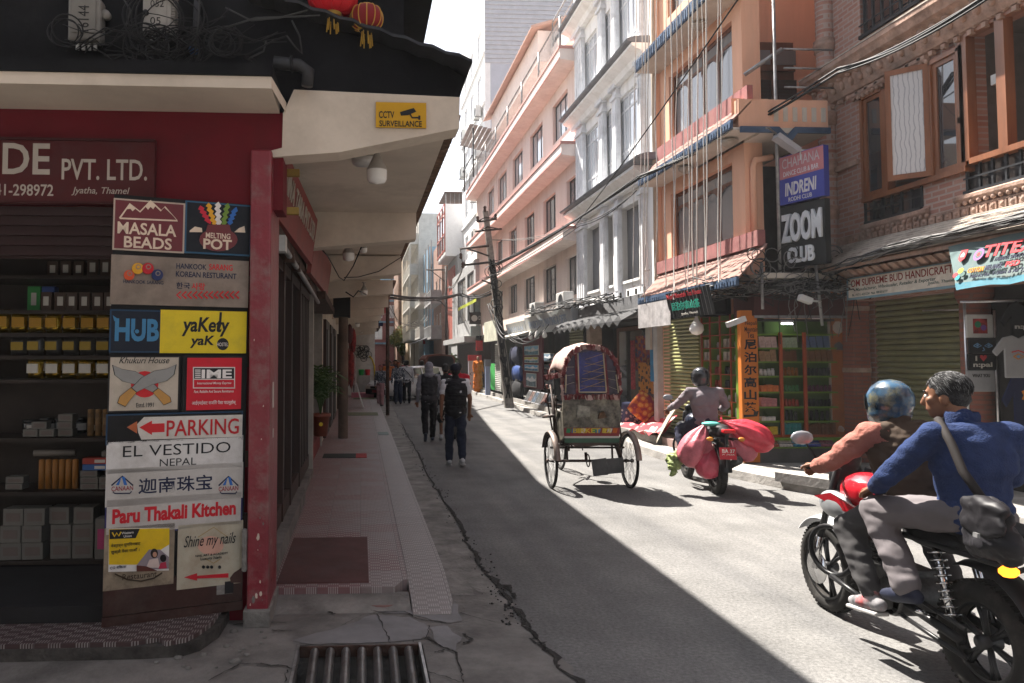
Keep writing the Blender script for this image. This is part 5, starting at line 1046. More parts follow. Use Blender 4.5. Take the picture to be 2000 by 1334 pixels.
for px0,px1,py0,py1,m,l in((1000,1020,675,712,JK,'dark navy jackets hung high beside the painting panel'),(1004,1021,712,742,M('blue_jacket',(.02,.05,.18),rough=.8,var=.2),'bright blue jacket hung beside the painting panel'),(1001,1022,742,775,M('black_jacket',(.012,.012,.014),rough=.9),'black jackets hanging low beside the painting panel')):
 y0,y1=px_y(px1,5.95),px_y(px0,5.95);z1,z0=P(1010,py0,X=5.95).z,P(1010,py1,X=5.95).z;mb=MB();mb.ball((5.92,(y0+y1)/2,(z0+z1)/2),(.14,(y1-y0)/2,(z1-z0)/2),m,10);mb.ball((5.9,y0+.15,(z0+z1)/2-.05),(.1,.12,(z1-z0)/2),m,8);mb.ball((5.9,y1-.15,(z0+z1)/2-.05),(.1,.12,(z1-z0)/2),m,8);tag(mb.build('jacket',None,(5.92,y0,z0)),l,'jacket')
for i,px in enumerate((1036,1048,1063)):
 mb=MB();y=px_y(px,5.62);mb.lathe([(.02,.12),(.045,.1),(.05,.02),(.08,-.05),(.07,-.12),(0,-.15)],(5.62,y,2.5),BULBM,10);tag(mb.build('light_bulb',None,(5.62,y,2.5)),'white bulb hanging under the long faded blue sign','bulb','bulbs under the faded blue sign')
 # == tower, grey houses, the far street
TOW=M('tower_white',(0.75,0.75,0.75),rough=.8,var=.05);TOWS=M('tower_side_grey',(.42,.44,.5),rough=.7,var=.05);CLAD=M('sheet_cladding',(.45,.46,.5),rough=.5,var=.06)
tw=thing('apartment_tower','tall white apartment tower with a clad grey side wall behind the pink house','building',loc=(10,42,0))
twin=[(y,y+1.3,z,z+1.5)for z in(5.2,7.9,10.6,13.3,16.0,18.5)for y in(38.6,41.2,43.6)]
mb=MB();wall_grid(mb,'x',6.6,.3,37.5,46.2,0,22.2,[h for h in twin if h[3]<20.6],TOW);mb.box(6.901,16,45.9,46.2,0,22.2,TOW);mb.box(6.6,16,37.5,46.2,22.2,22.4,TOW);mb.box(6.901,11.5,37.5,37.8,0,17.6,TOWS);mb.box(11.5,16,37.3,37.8,0,21.5,TOWS)
part(mb,'wall',tw)
mb=MB();z=17.601
while z<22.1:mb.prism([(37.5,z),(37.44,z+.02),(37.47,z+.22),(37.5,z+.24)],'x',6.62,11.5,CLAD);z+=.245
part(mb,'cladding',tw)
for h in twin:
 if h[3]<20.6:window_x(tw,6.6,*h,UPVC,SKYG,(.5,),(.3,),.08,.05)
mb=MB()
for z in(4.6,7.3,10.0,12.7,15.4,18.1):mb.box(6.5,6.599,37.5,46.2,z,z+.15,TOW)
part(mb,'string_course',tw)
def ac_unit(o,label,rz=0,first=[]):
 if not first:
  t=thing('air_conditioner',label,'air conditioner','outdoor air conditioners');mb=MB();mb.box(-.15,.15,-.4,.4,0,.6,WHITEP);part(mb,'casing',t,bevel=.02)
  mb=MB();mb.lathe([(.0,.006),(.22,.006),(.24,.012),(.25,.0)],(-.151,-.1,.3),GRILLE,18,axis=(-1,0,0));part(mb,'fan_grille',t)
  mb=MB();mb.box(-.2,.16,-.3,-.26,-.06,0,GALV);mb.box(-.2,.16,.26,.3,-.06,0,GALV);part(mb,'bracket',t);first.append(t);t.location=o;return t
 return dup(first[0],o,label,rz)
for i,(px,py)in enumerate(((932,220),(905,265),(933,298),(903,338),(926,382),(927,460))):q=P(px,py,X=6.35);ac_unit((6.35,q.y,q.z-.3),'air conditioner box on the tall white tower wall, %s from the top'%('first','second','third','fourth','fifth','sixth')[i])
for px,py,l in((925,540,'air conditioner on the tower wall just above the dark glass shop'),(906,548,'air conditioner on the tower wall left of another above the dark shop'),(915,570,'lowest of the air conditioners clustered on the tower wall')):q=P(px,py,X=6.35);ac_unit((6.35,q.y,q.z-.3),l)
q=P(1103,595,X=5.85);ac_unit((5.85,q.y,q.z-.25),'large white air conditioner below the pink house windows beside the white house')
q=P(1048,612,X=5.9);ac_unit((5.9,q.y,q.z-.25),'small dark edged air conditioner standing on the faded shop sign')
def simple_house(name,label,X,y0,y1,z1,wallm,wins,fm,gm,x1=16,z0=0.0,extra=None):
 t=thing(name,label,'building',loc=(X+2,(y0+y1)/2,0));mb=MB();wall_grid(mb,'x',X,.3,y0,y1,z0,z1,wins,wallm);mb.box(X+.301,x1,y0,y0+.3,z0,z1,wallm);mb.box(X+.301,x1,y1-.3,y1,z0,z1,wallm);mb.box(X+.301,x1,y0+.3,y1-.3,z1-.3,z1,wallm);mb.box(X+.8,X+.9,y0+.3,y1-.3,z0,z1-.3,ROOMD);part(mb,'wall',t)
 for h in wins:window_x(t,X,*h,fm,gm,(.5,),(),.08,.06)
 return t
GREYB=M('grey_render',(.34,.34,.34),rough=.85,var=.1,dirt=(.22,.21,.2),dscale=1.5);RFR=M('red_frame',(.36,.1,.075),rough=.6,var=.15)
# glass fronted shop at the foot of the tower
t=simple_house('glass_shop','dark glass fronted shop with a black round logo board at the tower foot',5.9,36.6,46,6.9,GREYB,[(37.2,39.5,3.8,6.4),(40.2,43.5,3.8,6.4)],ALU,PGL,z0=2.6)
mb=MB();a,b_=P(924,555,Y=36.5),P(956,612,Y=36.5);mb.box(a.x,b_.x,36.42,36.59,b_.z,a.z,ALU);w_=part(mb,'front_window',t);mb=MB();mb.box(a.x+.08,b_.x-.08,36.39,36.419,b_.z+.08,a.z-.08,M('teal_glass',(.25,.32,.33),rough=.08,spec=1,var=.3,scale=1));mb.build('pane',w_)
mb=MB();a,b_=P(917,610,Y=36.2),P(955,633,Y=36.2);mb.box(a.x,b_.x,36.2,36.35,b_.z,a.z,M('brown_black_board',(.035,.028,.026)));s=mb.build('shop_sign',None,(a.x,36.2,b_.z));tag(s,'black sign board with a pale round logo and thin white letters','sign');zc=(a.z+b_.z)/2
shape2d([(circ(0,0,.16),WHT)],s,'logo',(a.x+.25,36.198,zc),FR_FRONT,.003);text('DAALI',s,WHT,(a.x+.72,36.197,zc+.02),.5,.2,FR_FRONT,0)
mb=MB();mb.box(5.6,6.9,36.3,36.5,2.9,3.4,M('teal_shop_board',(.3,.38,.37),var=.15));tag(mb.build('shop_sign',None,(6,36.4,3)),'pale teal board below the black round logo sign','sign')
mb=MB();mb.box(6.2,7.5,36.7,46,0,2.6,DWOOD);part(mb,'shop_wall',t);mb=MB();mb.box(5.3,6.2,36.6,46,2.6,2.9,GREYB);part(mb,'canopy',t)
# white box house with red frames
t=thing('box_house','grey white house with an overhanging upper box framed in red','building',loc=(8,50,0))
a,b_=P(870,398,Y=47),P(906,500,Y=47)
mb=MB();mb.box(a.x,8.5,47,51.5,b_.z,a.z,TOW);mb.box(6.3,12,46.3,51.5,0,b_.z,GREYB);part(mb,'wall',t)
mb=MB()
for y in(47.0,48.5,50,51.4):mb.box(a.x-.08,a.x-.001,y,y+.12,b_.z+.3,a.z,RFR)
for z in(b_.z+.3,b_.z+1.4,a.z-.7,a.z-.1):mb.box(a.x-.1,a.x-.081,47,51.5,z,z+.12,RFR)
f=part(mb,'window',t);mb=MB();mb.box(a.x-.03,a.x-.002,47.12,51.4,b_.z+.4,a.z-.7,PGL);mb.build('pane',f)
mb=MB();q=P(872,362,Y=47);mb.box(a.x,8,47.5,51,q.z-.4,q.z-.3,RUST);
for x in(a.x+.1,7):mb.tube([(x,47.6,a.z),(x,47.6,q.z-.4)],.04,GALV,6)
for k in range(8):mb.tube([(a.x+.1+k*.3,47.6,a.z),(a.x+.1+k*.3,47.6,a.z+.9)],.015,GALV,4)
part(mb,'roof_shed',t)
mb=MB();mb.box(6.2,6.299,47.5,51,2.9,8,RFR);part(mb,'red_bay',t)
mb=MB();mb.box(6.5,7.0,46.2,46.299,4.0,5.8,ALU);part(mb,'side_window',t)
mb=MB();mb.box(6.4,9,45.9,46.25,0,2.9,ROOMD);part(mb,'shop_front',t)
# balconied houses farther on
def balcony_house(name,label,X,y0,y1,z1,wallm,levels,balm,posts=True,win=PGL):
 wins=[(y0+.8+i*2.2,y0+2.0+i*2.2,z+.6,z+2.0)for z in levels for i in range(int((y1-y0-1)/2.2))]
 t=simple_house(name,label,X,y0,y1,z1,wallm,wins,UPVC,win)
 mb=MB()
 for z in levels:mb.box(X-.8,X-.001,y0+.2,y1-.2,z,z+.15,balm)
 part(mb,'balcony_slab',t);mb=MB()
 for z in levels:
  mb.box(X-.8,X-.75,y0+.2,y1-.2,z+.95,z+1.0,balm);y=y0+.2
  while y<y1-.2:mb.box(X-.79,X-.76,y,y+.04,z+.15,z+.95,balm);y+=.16
  mb.box(X-.75,X-.001,y0+.2,y0+.24,z+.15,z+1.0,balm)
 part(mb,'balcony_rail',t)
 if posts:
  mb=MB();y=y0+.25
  while y<y1:mb.box(X-.8,X-.7,y,y+.1,levels[0]+1.001,z1,balm);y+=2.2
  part(mb,'balcony_post',t)
 return t
LGT=M('pale_far_render',(.52,.5,.46),rough=.85,var=.1,dirt=(.35,.33,.3));BEI=M('beige_far_render',(.5,.4,.29),rough=.85,var=.12,dirt=(.36,.28,.2));BLUEF=M('blue_far_sheet',(.2,.34,.46),rough=.6,var=.15,streak=True)
balcony_house('balcony_house','grey red house with tiers of shabby balconies past the white box house',5.9,52,58,10.5,M('brownish_far_render',(.32,.2,.16),var=.2),(3.2,5.8),GREYB)
t=balcony_house('balcony_house','light blue curtained house with balconies beyond the shabby balcony house',5.6,58.5,64,11,BLUEF,(3.4,6.2),LGT,False)
balcony_house('balcony_house','pale tall house with open white balcony tiers down the street',5.2,64.5,76,15,LGT,(3.4,6.4,9.4,12.2),LGT)
mb=MB()
simple_house('beige_house','beige stuccoed house beyond the white balcony tiers',5.0,76.5,88,15.5,BEI,[(y,y+1.3,z,z+1.7)for z in(3.6,6.6,9.6,12.4)for y in(77.5,80.5,83.5)],ALU,PGL)
simple_house('narrow_house','narrow brown house beyond the beige stuccoed one',4.6,88.5,100,15,M('brown_far_render',(.3,.2,.15),var=.2),[(y,y+1.2,z,z+1.7)for z in(3.6,6.6,9.6)for y in(90,93,96)],UPVC,PGL)
# the brick house that closes the street
FB=brick_mat('far_brick',(.27,.1,.09),(.3,.13,.12),(.25,.2,.2),'y',.5,.16)
eh=thing('end_house','red brick house with white windows closing the end of the street','building',loc=(2,104,0))
wins=[(x,x+1.5,z,z+1.9)for z in(4.6,7.7,10.8)for x in(-.4,1.6,3.6,5.6)]
mb=MB();wall_grid(mb,'y',104,.3,-6,12,0,15.5,wins,FB);mb.box(-6,12,104.301,112,15.2,15.5,FB);part(mb,'wall',eh)
for x0,x1,z0,z1 in wins:
 mb=MB();mb.box(x0,x1,104.05,104.12,z0,z0+.12,UPVC);mb.box(x0,x1,104.05,104.12,z1-.12,z1,UPVC)
 for x in(x0,(x0+x1)/2-.05,x1-.1):mb.box(x,x+.1,104.04,104.13,z0,z1,UPVC)
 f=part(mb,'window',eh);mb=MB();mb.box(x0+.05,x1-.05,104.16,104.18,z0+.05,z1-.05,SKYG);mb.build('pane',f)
mb=MB()
for z in(3.9,7.0,10.1,13.2):mb.box(-6,12,103.7,103.999,z,z+.25,BLUEF)
for z in(4.2,7.3,10.4):mb.box(-6,12,103.9,103.999,z,z+.15,FB)
part(mb,'cornice',eh)
mb=MB();mb.box(-1.5,6.5,104.5,110,15.501,18.5,M('blue_roof_room',(.2,.3,.5),var=.2));part(mb,'roof_room',eh)
# == street tree and street-side poles
LEAFM=[M('leaf_%d'%i,c,rough=.7,var=.3,scale=4)for i,c in enumerate(((.06,.1,.025),(.1,.13,.03),(.16,.15,.04),(.2,.12,.04)))]
def leaves(mb,c,r,n,size,mats,rnd):
 for i in range(n):
  v=Vector((rnd.gauss(0,1),rnd.gauss(0,1),rnd.gauss(0,1)));v.normalize();d=rnd.random()**.45;p=Vector(c)+Vector((v.x*r[0],v.y*r[1],v.z*r[2]))*d
  a=Vector((rnd.uniform(-1,1),rnd.uniform(-1,1),rnd.uniform(-1,1))).normalized();b_=a.orthogonal().normalized();s_=size*rnd.uniform(.5,1.4)
  mb.add([p-a*s_,p+b_*s_*.5,p+a*s_,p-b_*s_*.5],[(0,1,2,3)],rnd.choice(mats))
rnd=random.Random(3)
t=thing('street_tree','bushy green and rusty flowering tree leaning over the far end of the street','tree',loc=(5.0,82,0));mb=MB();mb.tube([(4.9,82,0),(4.8,82,2),(4.4,82,3.4)],[.2,.16,.1],DWOOD,8)
for k in range(5):a=k*1.3;mb.tube([(4.5,82,3),(4.4+1.2*math.cos(a),82+1.2*math.sin(a),4.3+.3*(k%2))],[.08,.03],DWOOD,6)
part(mb,'trunk',t);mb=MB()
for c,r,n,mm in(((4.2,82,3.9),(1.1,1.6,.9),1000,LEAFM[:3]),((4.9,82.5,4.8),(1.2,1.5,.8),900,[LEAFM[1],LEAFM[2],LEAFM[3]]),((4.9,81.5,3.0),(.9,1.2,.9),600,LEAFM[:2])):leaves(mb,c,r,n,.13,mm,rnd)
part(mb,'crown',t)
CPOLE=M('weathered_concrete_pole',(.26,.235,.21),rough=.9,var=.3,scale=4,bump=.4,bscale=18,dirt=(.1,.09,.08),dscale=3,damt=.8)
t=thing('utility_pole','leaning concrete utility pole with iron crossarms and cable coils before the pink house','utility pole',loc=(5.05,24,0))
b0,b1=P(995,797,Y=24),P(948,412,Y=24)
def pole_at(f):return b0.lerp(b1,f)
mb=MB();rnd=random.Random(2);ax=(b1-b0);nS_=16
for w0,w1,th0,th1 in((.15,.09,.11,.07),):
 vs=[]
 for i in range(nS_+1):
  f=i/nS_;c=pole_at(f);w_,th_=w0+(w1-w0)*f,th0+(th1-th0)*f
  vs+=[c+Vector((sx*w_,sy*th_,0))for sx,sy in((-1,-1),(1,-1),(1,1),(-1,1))]
 mb.add(vs,[(4*i+k,4*i+(k+1)%4,4*i+4+(k+1)%4,4*i+4+k)for i in range(nS_)for k in range(4)]+[(0,1,2,3),(4*nS_,4*nS_+1,4*nS_+2,4*nS_+3)],CPOLE)
part(mb,'pole',t,bevel=.015)
mb=MB()
for f in(.1,.17,.24,.31):c=pole_at(f);mb.box(c.x-.05,c.x+.05,c.y-.16,c.y-.112,c.z-.1,c.z+.12,BLK)
mb.build_each('slot',t)
mb=MB();IRON=M('rusty_iron',(.05,.035,.03),rough=.7,metal=.3,var=.4)
def rodp(pts,r=.03):mb.tube([P(x,y,Y=24-dy)for x,y,dy in pts],r,IRON,6)
rodp([(933,433,.1),(970,428,.1)],.035);rodp([(934,432,.1),(948,424,.1),(970,428,.1)],.02);rodp([(928,452,.1),(980,447,.1)],.035);rodp([(936,451,.1),(952,443,.1),(975,447,.1)],.02)
rodp([(955,480,.1),(899,486,.1),(904,518,.1),(958,512,.1)],.045);rodp([(912,485,.1),(955,500,.1)],.03);rodp([(941,547,.1),(962,555,.1)],.03)
part(mb,'crossarm',t);mb=MB()
for x,y in((933,428),(968,423),(947,408),(904,518),(900,500)):q=P(x,y,Y=23.9);mb.lathe([(.03,-.1),(.06,-.04),(.035,0),(.06,.04),(.03,.1)],q,M('brown_insulator',(.06,.03,.025),rough=.2),10)
part(mb,'insulator',t);mb=MB()
for k in range(16):c=pole_at(.34+.02*k)if k>5 else pole_at(.7);mb.ring(c+Vector((rnd.uniform(-.1,.1),-.12,rnd.uniform(-.1,.1))),rnd.uniform(.12,.3)*(1 if k<6 else .6),.014,WIRE,axis=(rnd.uniform(-.5,.5),1,rnd.uniform(-.5,.5)),n=16,k=4)
for k in range(7):mb.tube([pole_at(.05+.1*j)+Vector((rnd.uniform(-.13,.13),-.13,0))for j in range(8)],.015,WIRE,5)
tag(mb.build('cable_coil',None,pole_at(.5)),'black cable coils bundled round the leaning concrete pole','cable coil')
t=thing('utility_pole','slim iron lamp pole with a bracket arm before the blue curtained house','utility pole',loc=(5.2,50,0));mb=MB();q0,q1=P(873,690,Y=46),P(871,520,Y=46);mb.tube([(q0.x,46,0),q1],.09,IRON,8);part(mb,'pole',t);mb=MB();mb.tube([P(833,527,Y=46),P(874,527,Y=46)],.05,IRON,6);mb.tube([P(840,527,Y=46),P(872,552,Y=46)],.03,IRON,6);mb.tube([P(843,527,Y=46),P(844,515,Y=46)],.03,IRON,6);mb.tube([P(871,600,Y=46),P(860,588,Y=46),P(845,585,Y=46)],.04,IRON,6);part(mb,'bracket',t)
t=thing('utility_pole','thin iron pole standing farthest along the right pavement','utility pole',loc=(5,60,0));q0,q1=P(847,690,Y=62),P(846,582,Y=62);mb=MB();mb.tube([(q0.x,62,0),q1],.08,IRON,8);part(mb,'pole',t);mb=MB()
for y in(597,620,650):mb.tube([P(836,y,Y=62),P(856,y,Y=62)],.03,IRON,6)
part(mb,'crossarm',t)
mb=MB();mb.tube([(0.81,21.75,0),(0.81,21.75,3.9)],.058,RUST,10);mb.tube([(0.81,21.75,3.7),(0.6,21.75,3.75)],.02,IRON,6);tag(mb.build('iron_post',None,(.81,21.75,0)),'straight rusty iron post standing in the gutter beside the left pavement','post')
# == cables across the street
rnd=random.Random(21)
def cable(pts,r,label,m=None,sg=.25,grp=None,n=1,spread=.05):
 mb=MB()
 for k in range(n):
  q=[Vector(p)+(Vector((rnd.uniform(-1,1),rnd.uniform(-1,1),rnd.uniform(-1,1)))*spread if n>1 else Vector((0,0,0)))for p in pts];full=[]
  for i in range(len(q)-1):full+=sag(q[i],q[i+1],sg*rnd.uniform(.7,1.3),10)[(1 if i else 0):]
  mb.tube(full,r*rnd.uniform(.8,1.1),m or WIRE,5)
 tag(mb.build('cable',None,pts[0]),label,'cable',grp)
pt=lambda px,py,Y:tuple(P(px,py,Y=Y))
cable([pt(1120,445,18),pt(1440,0,9.2),(5.5,5,7.6)],.012,'single black cable rising across the white and orange facades',sg=.1)
cable([pt(960,520,23.9),pt(1250,345,13),pt(1640,140,9.5),pt(2010,-60,6.6)],.014,'bundle of black cables climbing from the leaning pole past the brick house cornice',sg=.12,n=5,spread=.05)
cable([pt(940,545,24),pt(1130,440,16),pt(1240,372,13.2)],.010,'thin pair of cables strung from the leaning pole to the orange eaves',sg=.12,n=2)
cable([pt(765,579,21.7),pt(900,574,30),pt(962,570,24)],.022,'slack cables crossing the street from the iron post to the leaning pole',sg=.15,n=4,spread=.07)
cable([pt(765,600,40),pt(800,630,44),pt(845,600,62)],.018,'pale drooping cables over the far street',WIREG,.6,n=3,spread=.3)
cable([pt(904,518,23.9),pt(875,560,46),pt(846,590,62)],.016,'grey cables running from the crossarm down to the far poles',WIREG,.4,n=4,spread=.2)
cable([pt(955,600,23.9),pt(1000,655,22),pt(1060,640,20)],.014,'loose black cables from the pole to the faded shop signs',sg=.3,n=4,spread=.15)
cable([pt(960,470,23.9),pt(1118,448,19.8)],.008,'thin pale wire from the pole to the pink house corner',WIREG,.1,n=2,spread=.05)
# cable heap along the shop signs
def heap(name,pts,n,r,spread,label,mats):
 mb=MB()
 for k in range(n):
  q=[];off=Vector((rnd.gauss(0,spread),rnd.gauss(0,spread),rnd.gauss(0,spread*.6)))
  for i in range(len(pts)-1):
   for j in range(5):q.append(Vector(pts[i]).lerp(Vector(pts[i+1]),j/5)+off+Vector((rnd.gauss(0,spread*.35),rnd.gauss(0,spread*.5),rnd.gauss(0,spread*.35))))
  mb.tube(q,r*rnd.uniform(.6,1.4),rnd.choice(mats),5)
 tag(mb.build(name,None,pts[0]),label,'cable')
heap('cable_bundle',[(5.68,24,3.25),(5.7,20,3.2),(5.75,17.5,3.15),(5.4,14.6,2.95)],15,.012,.07,'tangled cable bundle lying along the tops of the faded shop signs',[WIRE,WIREG])
heap('cable_bundle',[(5.6,12.4,2.85),(6.3,11,2.95),(7.0,10.45,3.0),(6.9,9,3.12),(6.82,6.5,3.14),(6.8,3,3.2)],34,.012,.045,'thick cable bundle lying along the tiled lean-to roof eaves',[WIRE,WIREG,WIREG])
heap('cable_bundle',[(5.7,11.2,2.8),(6.2,10.6,2.78),(6.9,10.4,2.82),(7.4,10.35,2.75)],36,.011,.13,'tangled knot of black cables above the tea shop entrance',[WIRE,WIRE,WIREG])
mb=MB()
for k in range(26):c=Vector((rnd.uniform(5.8,7.3),10.35,rnd.uniform(2.7,3.3)));mb.ring(c,rnd.uniform(.06,.17),.008,rnd.choice([WIRE,WIREG]),axis=(rnd.uniform(-.5,.5),1,rnd.uniform(-.5,.5)),n=16,k=4)
for k in range(16):c=Vector((rnd.uniform(6.2,7.5),10.35,2.8));mb.tube([c,c+Vector((rnd.uniform(-.1,.1),0,-.3)),c+Vector((rnd.uniform(-.1,.1),rnd.uniform(-.1,.1),-rnd.uniform(.3,.9)))],.007,rnd.choice([WIRE,WIREG]),4)
tag(mb.build('wire_tangle',None,(6.5,10.35,2.9)),'loops and dangling wire ends hanging over the tea shop front','wire tangle')
mb=MB();mb.tube([(6.75,10.3,3.35),(6.85,10.3,2.2)],.022,GALV,8);mb.tube([(6.0,10.4,3.15),(6.0,10.4,2.45)],.022,GALV,8);mb.tube([(6.82,10.3,2.75),(7.1,10.25,3.05)],.012,GALV,6);tag(mb.build('bracket_pole',None,(6.8,10.3,2.2)),'short grey iron poles carrying the cable tangle over the tea shop','pole')
t=thing('security_camera','white bullet security camera on the iron pole above the tea shop','camera',loc=(6.55,10.2,2.55));mb=MB();mb.obox((6.5,10.15,2.58),(.2,.1,.1),WHITEP,Matrix.Rotation(.35,3,'Y'));part(mb,'body',t,bevel=.02);mb=MB();mb.tube([(6.6,10.17,2.56),(6.82,10.28,2.56)],.015,WHITEP,6);part(mb,'arm',t)
# == goods in the corner shop
SHELF=M('dark_shelf_board',(.03,.022,.018),rough=.6,var=.3)
n_before=set(o.name for o in C.objects)
sh=thing('display_shelf','dark wooden shelving full of tea and incense inside the corner shop','shelf',loc=(-2.1,5.4,.1))
SZ=[.2,.71,1.11,1.55,1.73,1.9,2.075,2.34]
mb=MB()
for z in SZ:mb.box(-3.4,-1.56,5.1,5.55,z-.03,z-.002,SHELF)
part(mb,'shelf_board',sh);mb=MB();mb.box(-3.4,-1.5,5.56,5.6,.1,2.7,SHELF);part(mb,'back_panel',sh)
mb=MB();mb.box(-3.4,-1.37,4.72,4.74,2.35,2.69,M('shutter_housing',(.022,.007,.007),rough=.5))
for k in range(5):mb.box(-3.4,-1.37,4.70,4.719,2.37+k*.065,2.40+k*.065,M('shutter_housing',(0,0,0)))
part(mb,'shutter_housing',house)
mb=MB();mb.box(-6,-1.5,4.53,5.4,.101,.2,BLK);mb.box(-1.6,-1.5,5.0,7.2,.1,3,SHELF);part(mb,'counter_front',house)
FOIL=M('gold_foil',(.3,.19,.02),rough=.22,metal=.9,var=.3,scale=14,bump=.8,bscale=22);BAG=M('dark_tea_bag',(.03,.028,.026),rough=.3,var=.5,scale=9,spec=.7);YL=M('yellow_label',(.28,.19,.02),rough=.5,var=.1);WLAB=M('white_label',(.5,.48,.44),rough=.5,var=.1)
def pouch(m,lm,w,h,label,grp,name='tea_packet'):
 mb=MB();n_=6;vs=[]
 for sg in(-1,1):
  for j in range(n_+1):
   for i in range(n_+1):a,b_=i/n_*2-1,j/n_*2-1;vs.append((a*w/2,sg*.035*((1-a**4)*(1-b_**4))**.5+.006*math.sin(7*a+5*b_),h/2+b_*h/2))
 o=(n_+1)**2;fs=[(j*(n_+1)+i,j*(n_+1)+i+1,(j+1)*(n_+1)+i+1,(j+1)*(n_+1)+i)for j in range(n_)for i in range(n_)]
 mb.add(vs,fs+[tuple(q+o for q in f[::-1])for f in fs],m,True);t=mb.build(name);tag(t,label,'tea packet',grp)
 mb=MB();mb.box(-w*.36,w*.36,-.05,-.043,h*.25,h*.68,lm);mb.build('paper_label',t);return t
def rowcopy(t,xs,y,z,jit=.01):
 for i,x in enumerate(xs):
  o=t if i==0 else copy_tree(t);o.location=(x,y+random.uniform(-jit,jit),z);o.rotation_euler=(0,0,random.uniform(-.12,.12))
xs7=[-2.49+.128*k for k in range(7)]
rowcopy(pouch(FOIL,M('orange_label',(.4,.22,.03)),.12,.165,'gold foil tea packet with an orange label in the upper gold row','upper row of gold tea packets'),xs7,5.2,1.905)
rowcopy(pouch(BAG,YL,.12,.15,'clear dark tea bag with a yellow label in the middle row','middle row of tea bags'),xs7[:6],5.2,1.735)
rowcopy(pouch(FOIL,WLAB,.12,.165,'gold foil tea packet with a white label in the lower gold row','lower row of gold tea packets'),xs7,5.2,1.555)
def crate_box(name,w,d,h,m,lm,label,cat,grp,lx=.7):
 mb=MB();mb.box(-w/2,w/2,-d/2,d/2,0,h,m);t=mb.build(name,bevel=.003);tag(t,label,cat,grp);mb=MB();mb.box(-w/2*lx,w/2*lx,-d/2-.002,-d/2-.0005,h*.25,h*.75,lm);mb.build('paper_label',t);return t
BX=M('brown_gift_box',(.06,.035,.025),rough=.5,var=.2);WB=M('white_carton',(.13,.123,.11),rough=.6,var=.1);PKB=M('pale_pink_carton',(.12,.095,.085),rough=.6,var=.1)
rowcopy(crate_box('tea_box',.085,.1,.14,BX,WLAB,'brown tea box with a small white label on the top shelf','tea box','brown boxes on the top shelf',.5),[-2.42+.095*k for k in range(9)],5.25,2.08,.004)
mb=MB();mb.box(-2.4,-2.05,5.3,5.31,2.36,2.47,M('tv_picture',(.12,.2,.22),var=.8,scale=5));tag(mb.build('picture_card',None,(-2.2,5.3,2.36)),'small teal picture card above the top shelf of tea boxes','card')
mb=MB();mb.lathe([(0,0),(.055,0),(.06,.01),(.06,.085),(.055,.1),(.062,.1),(.062,.12),(0,.122)],(0,0,0),M('black_jar',(.012,.012,.013),rough=.2,spec=.7),16);t=mb.build('jar');tag(t,'black lidded jar with a white label beside the coloured cartons','jar','black jars on the second shelf');mb=MB();mb.lathe([(.0607,.025),(.0607,.075)],(0,0,0),WLAB,8,arc=1.6);l=mb.build('paper_label',t);l.rotation_euler=(0,0,3.9)
rowcopy(t,[-2.2,-2.08,-1.96],5.22,2.08-.13+.0,.004)
for o in[q for q in C.objects if q.name.startswith('jar')]:o.location.z=1.905+.17+.005;o.location.y=5.42
for i,(x,w,h,c,l)in enumerate(((-2.6,.1,.2,(.03,.25,.06),'green'),(-2.49,.1,.2,(.03,.08,.3),'blue'),(-2.38,.1,.15,(.35,.03,.15),'magenta'))):o=crate_box('carton',w,.08,h,M(l+'_carton',c,rough=.5),WLAB,l+' carton standing among the shop jars','carton',None,.4);o.location=(x,5.42,2.08)
TUBE=M('orange_incense_tube',(.26,.11,.02),rough=.4,var=.15)
mb=MB();mb.lathe([(0,0),(.023,0),(.023,.22),(0,.225)],(0,0,0),TUBE,10);t=mb.build('incense_tube');tag(t,'orange incense tube standing in a row on the lower shelf','incense tube','orange incense tubes');rowcopy(t,[-2.43+.05*k for k in range(6)],5.2,.715,.002)
mb=MB();mb.lathe([(0,0),(.025,0),(.025,.2),(0,.205)],(0,0,0),M('banded_tube',(.22,.13,.055),rough=.4,var=.5,scale=9),10);t=mb.build('incense_tube');tag(t,'banded tan incense tube standing on the middle shelf','incense tube','banded tan incense tubes');rowcopy(t,[-2.07+.056*k for k in range(5)],5.2,1.115,.002)
def stack(proto,pos):
 for i,p in enumerate(pos):o=proto if i==0 else copy_tree(proto);o.location=p;o.rotation_euler=(0,0,random.uniform(-.08,.08))
stack(crate_box('soap_box',.11,.1,.055,WB,PKB,'small white soap box stacked on the middle shelf beside the banded tubes','soap box','white boxes on the middle shelf'),[(-2.5,5.2,1.115),(-2.38,5.2,1.115),(-2.25,5.22,1.115),(-2.44,5.2,1.172),(-2.25,5.2,1.172),(-2.24,5.2,1.229)])
stack(crate_box('soap_box',.13,.1,.045,WB,PKB,'flat white box piled next to the orange tubes','soap box','flat boxes by the orange tubes'),[(-2.06,5.2,.715),(-1.92,5.2,.715),(-2.06,5.2,.762),(-1.92,5.2,.762),(-2.06,5.2,.81)])
for z,c,l in((.858,(.03,.1,.3),'blue'),(.905,(.3,.04,.03),'red')):o=crate_box('soap_box',.26,.1,.045,M(l+'_long_box',c,rough=.5),WLAB,'long %s box lying on the flat white boxes'%l,'soap box',None,.3);o.location=(-1.98,5.2,z)
o=crate_box('tin',.22,.12,.2,M('navy_tin',(.02,.05,.12),rough=.3,var=.2),WLAB,'dark blue tin beside the flat white boxes on the lower shelf','tin',None,.2);o.location=(-1.72,5.22,.715)
stack(crate_box('carton',.15,.14,.125,WB,PKB,'white carton stacked on the lowest shop shelf','carton','white cartons on the lowest shelf'),[(-2.62,5.2,.2),(-2.46,5.2,.2),(-2.26,5.22,.2),(-2.1,5.22,.2),(-2.62,5.2,.327),(-2.46,5.2,.327),(-2.26,5.22,.327),(-2.1,5.22,.327),(-2.6,5.2,.454),(-2.45,5.2,.454)])
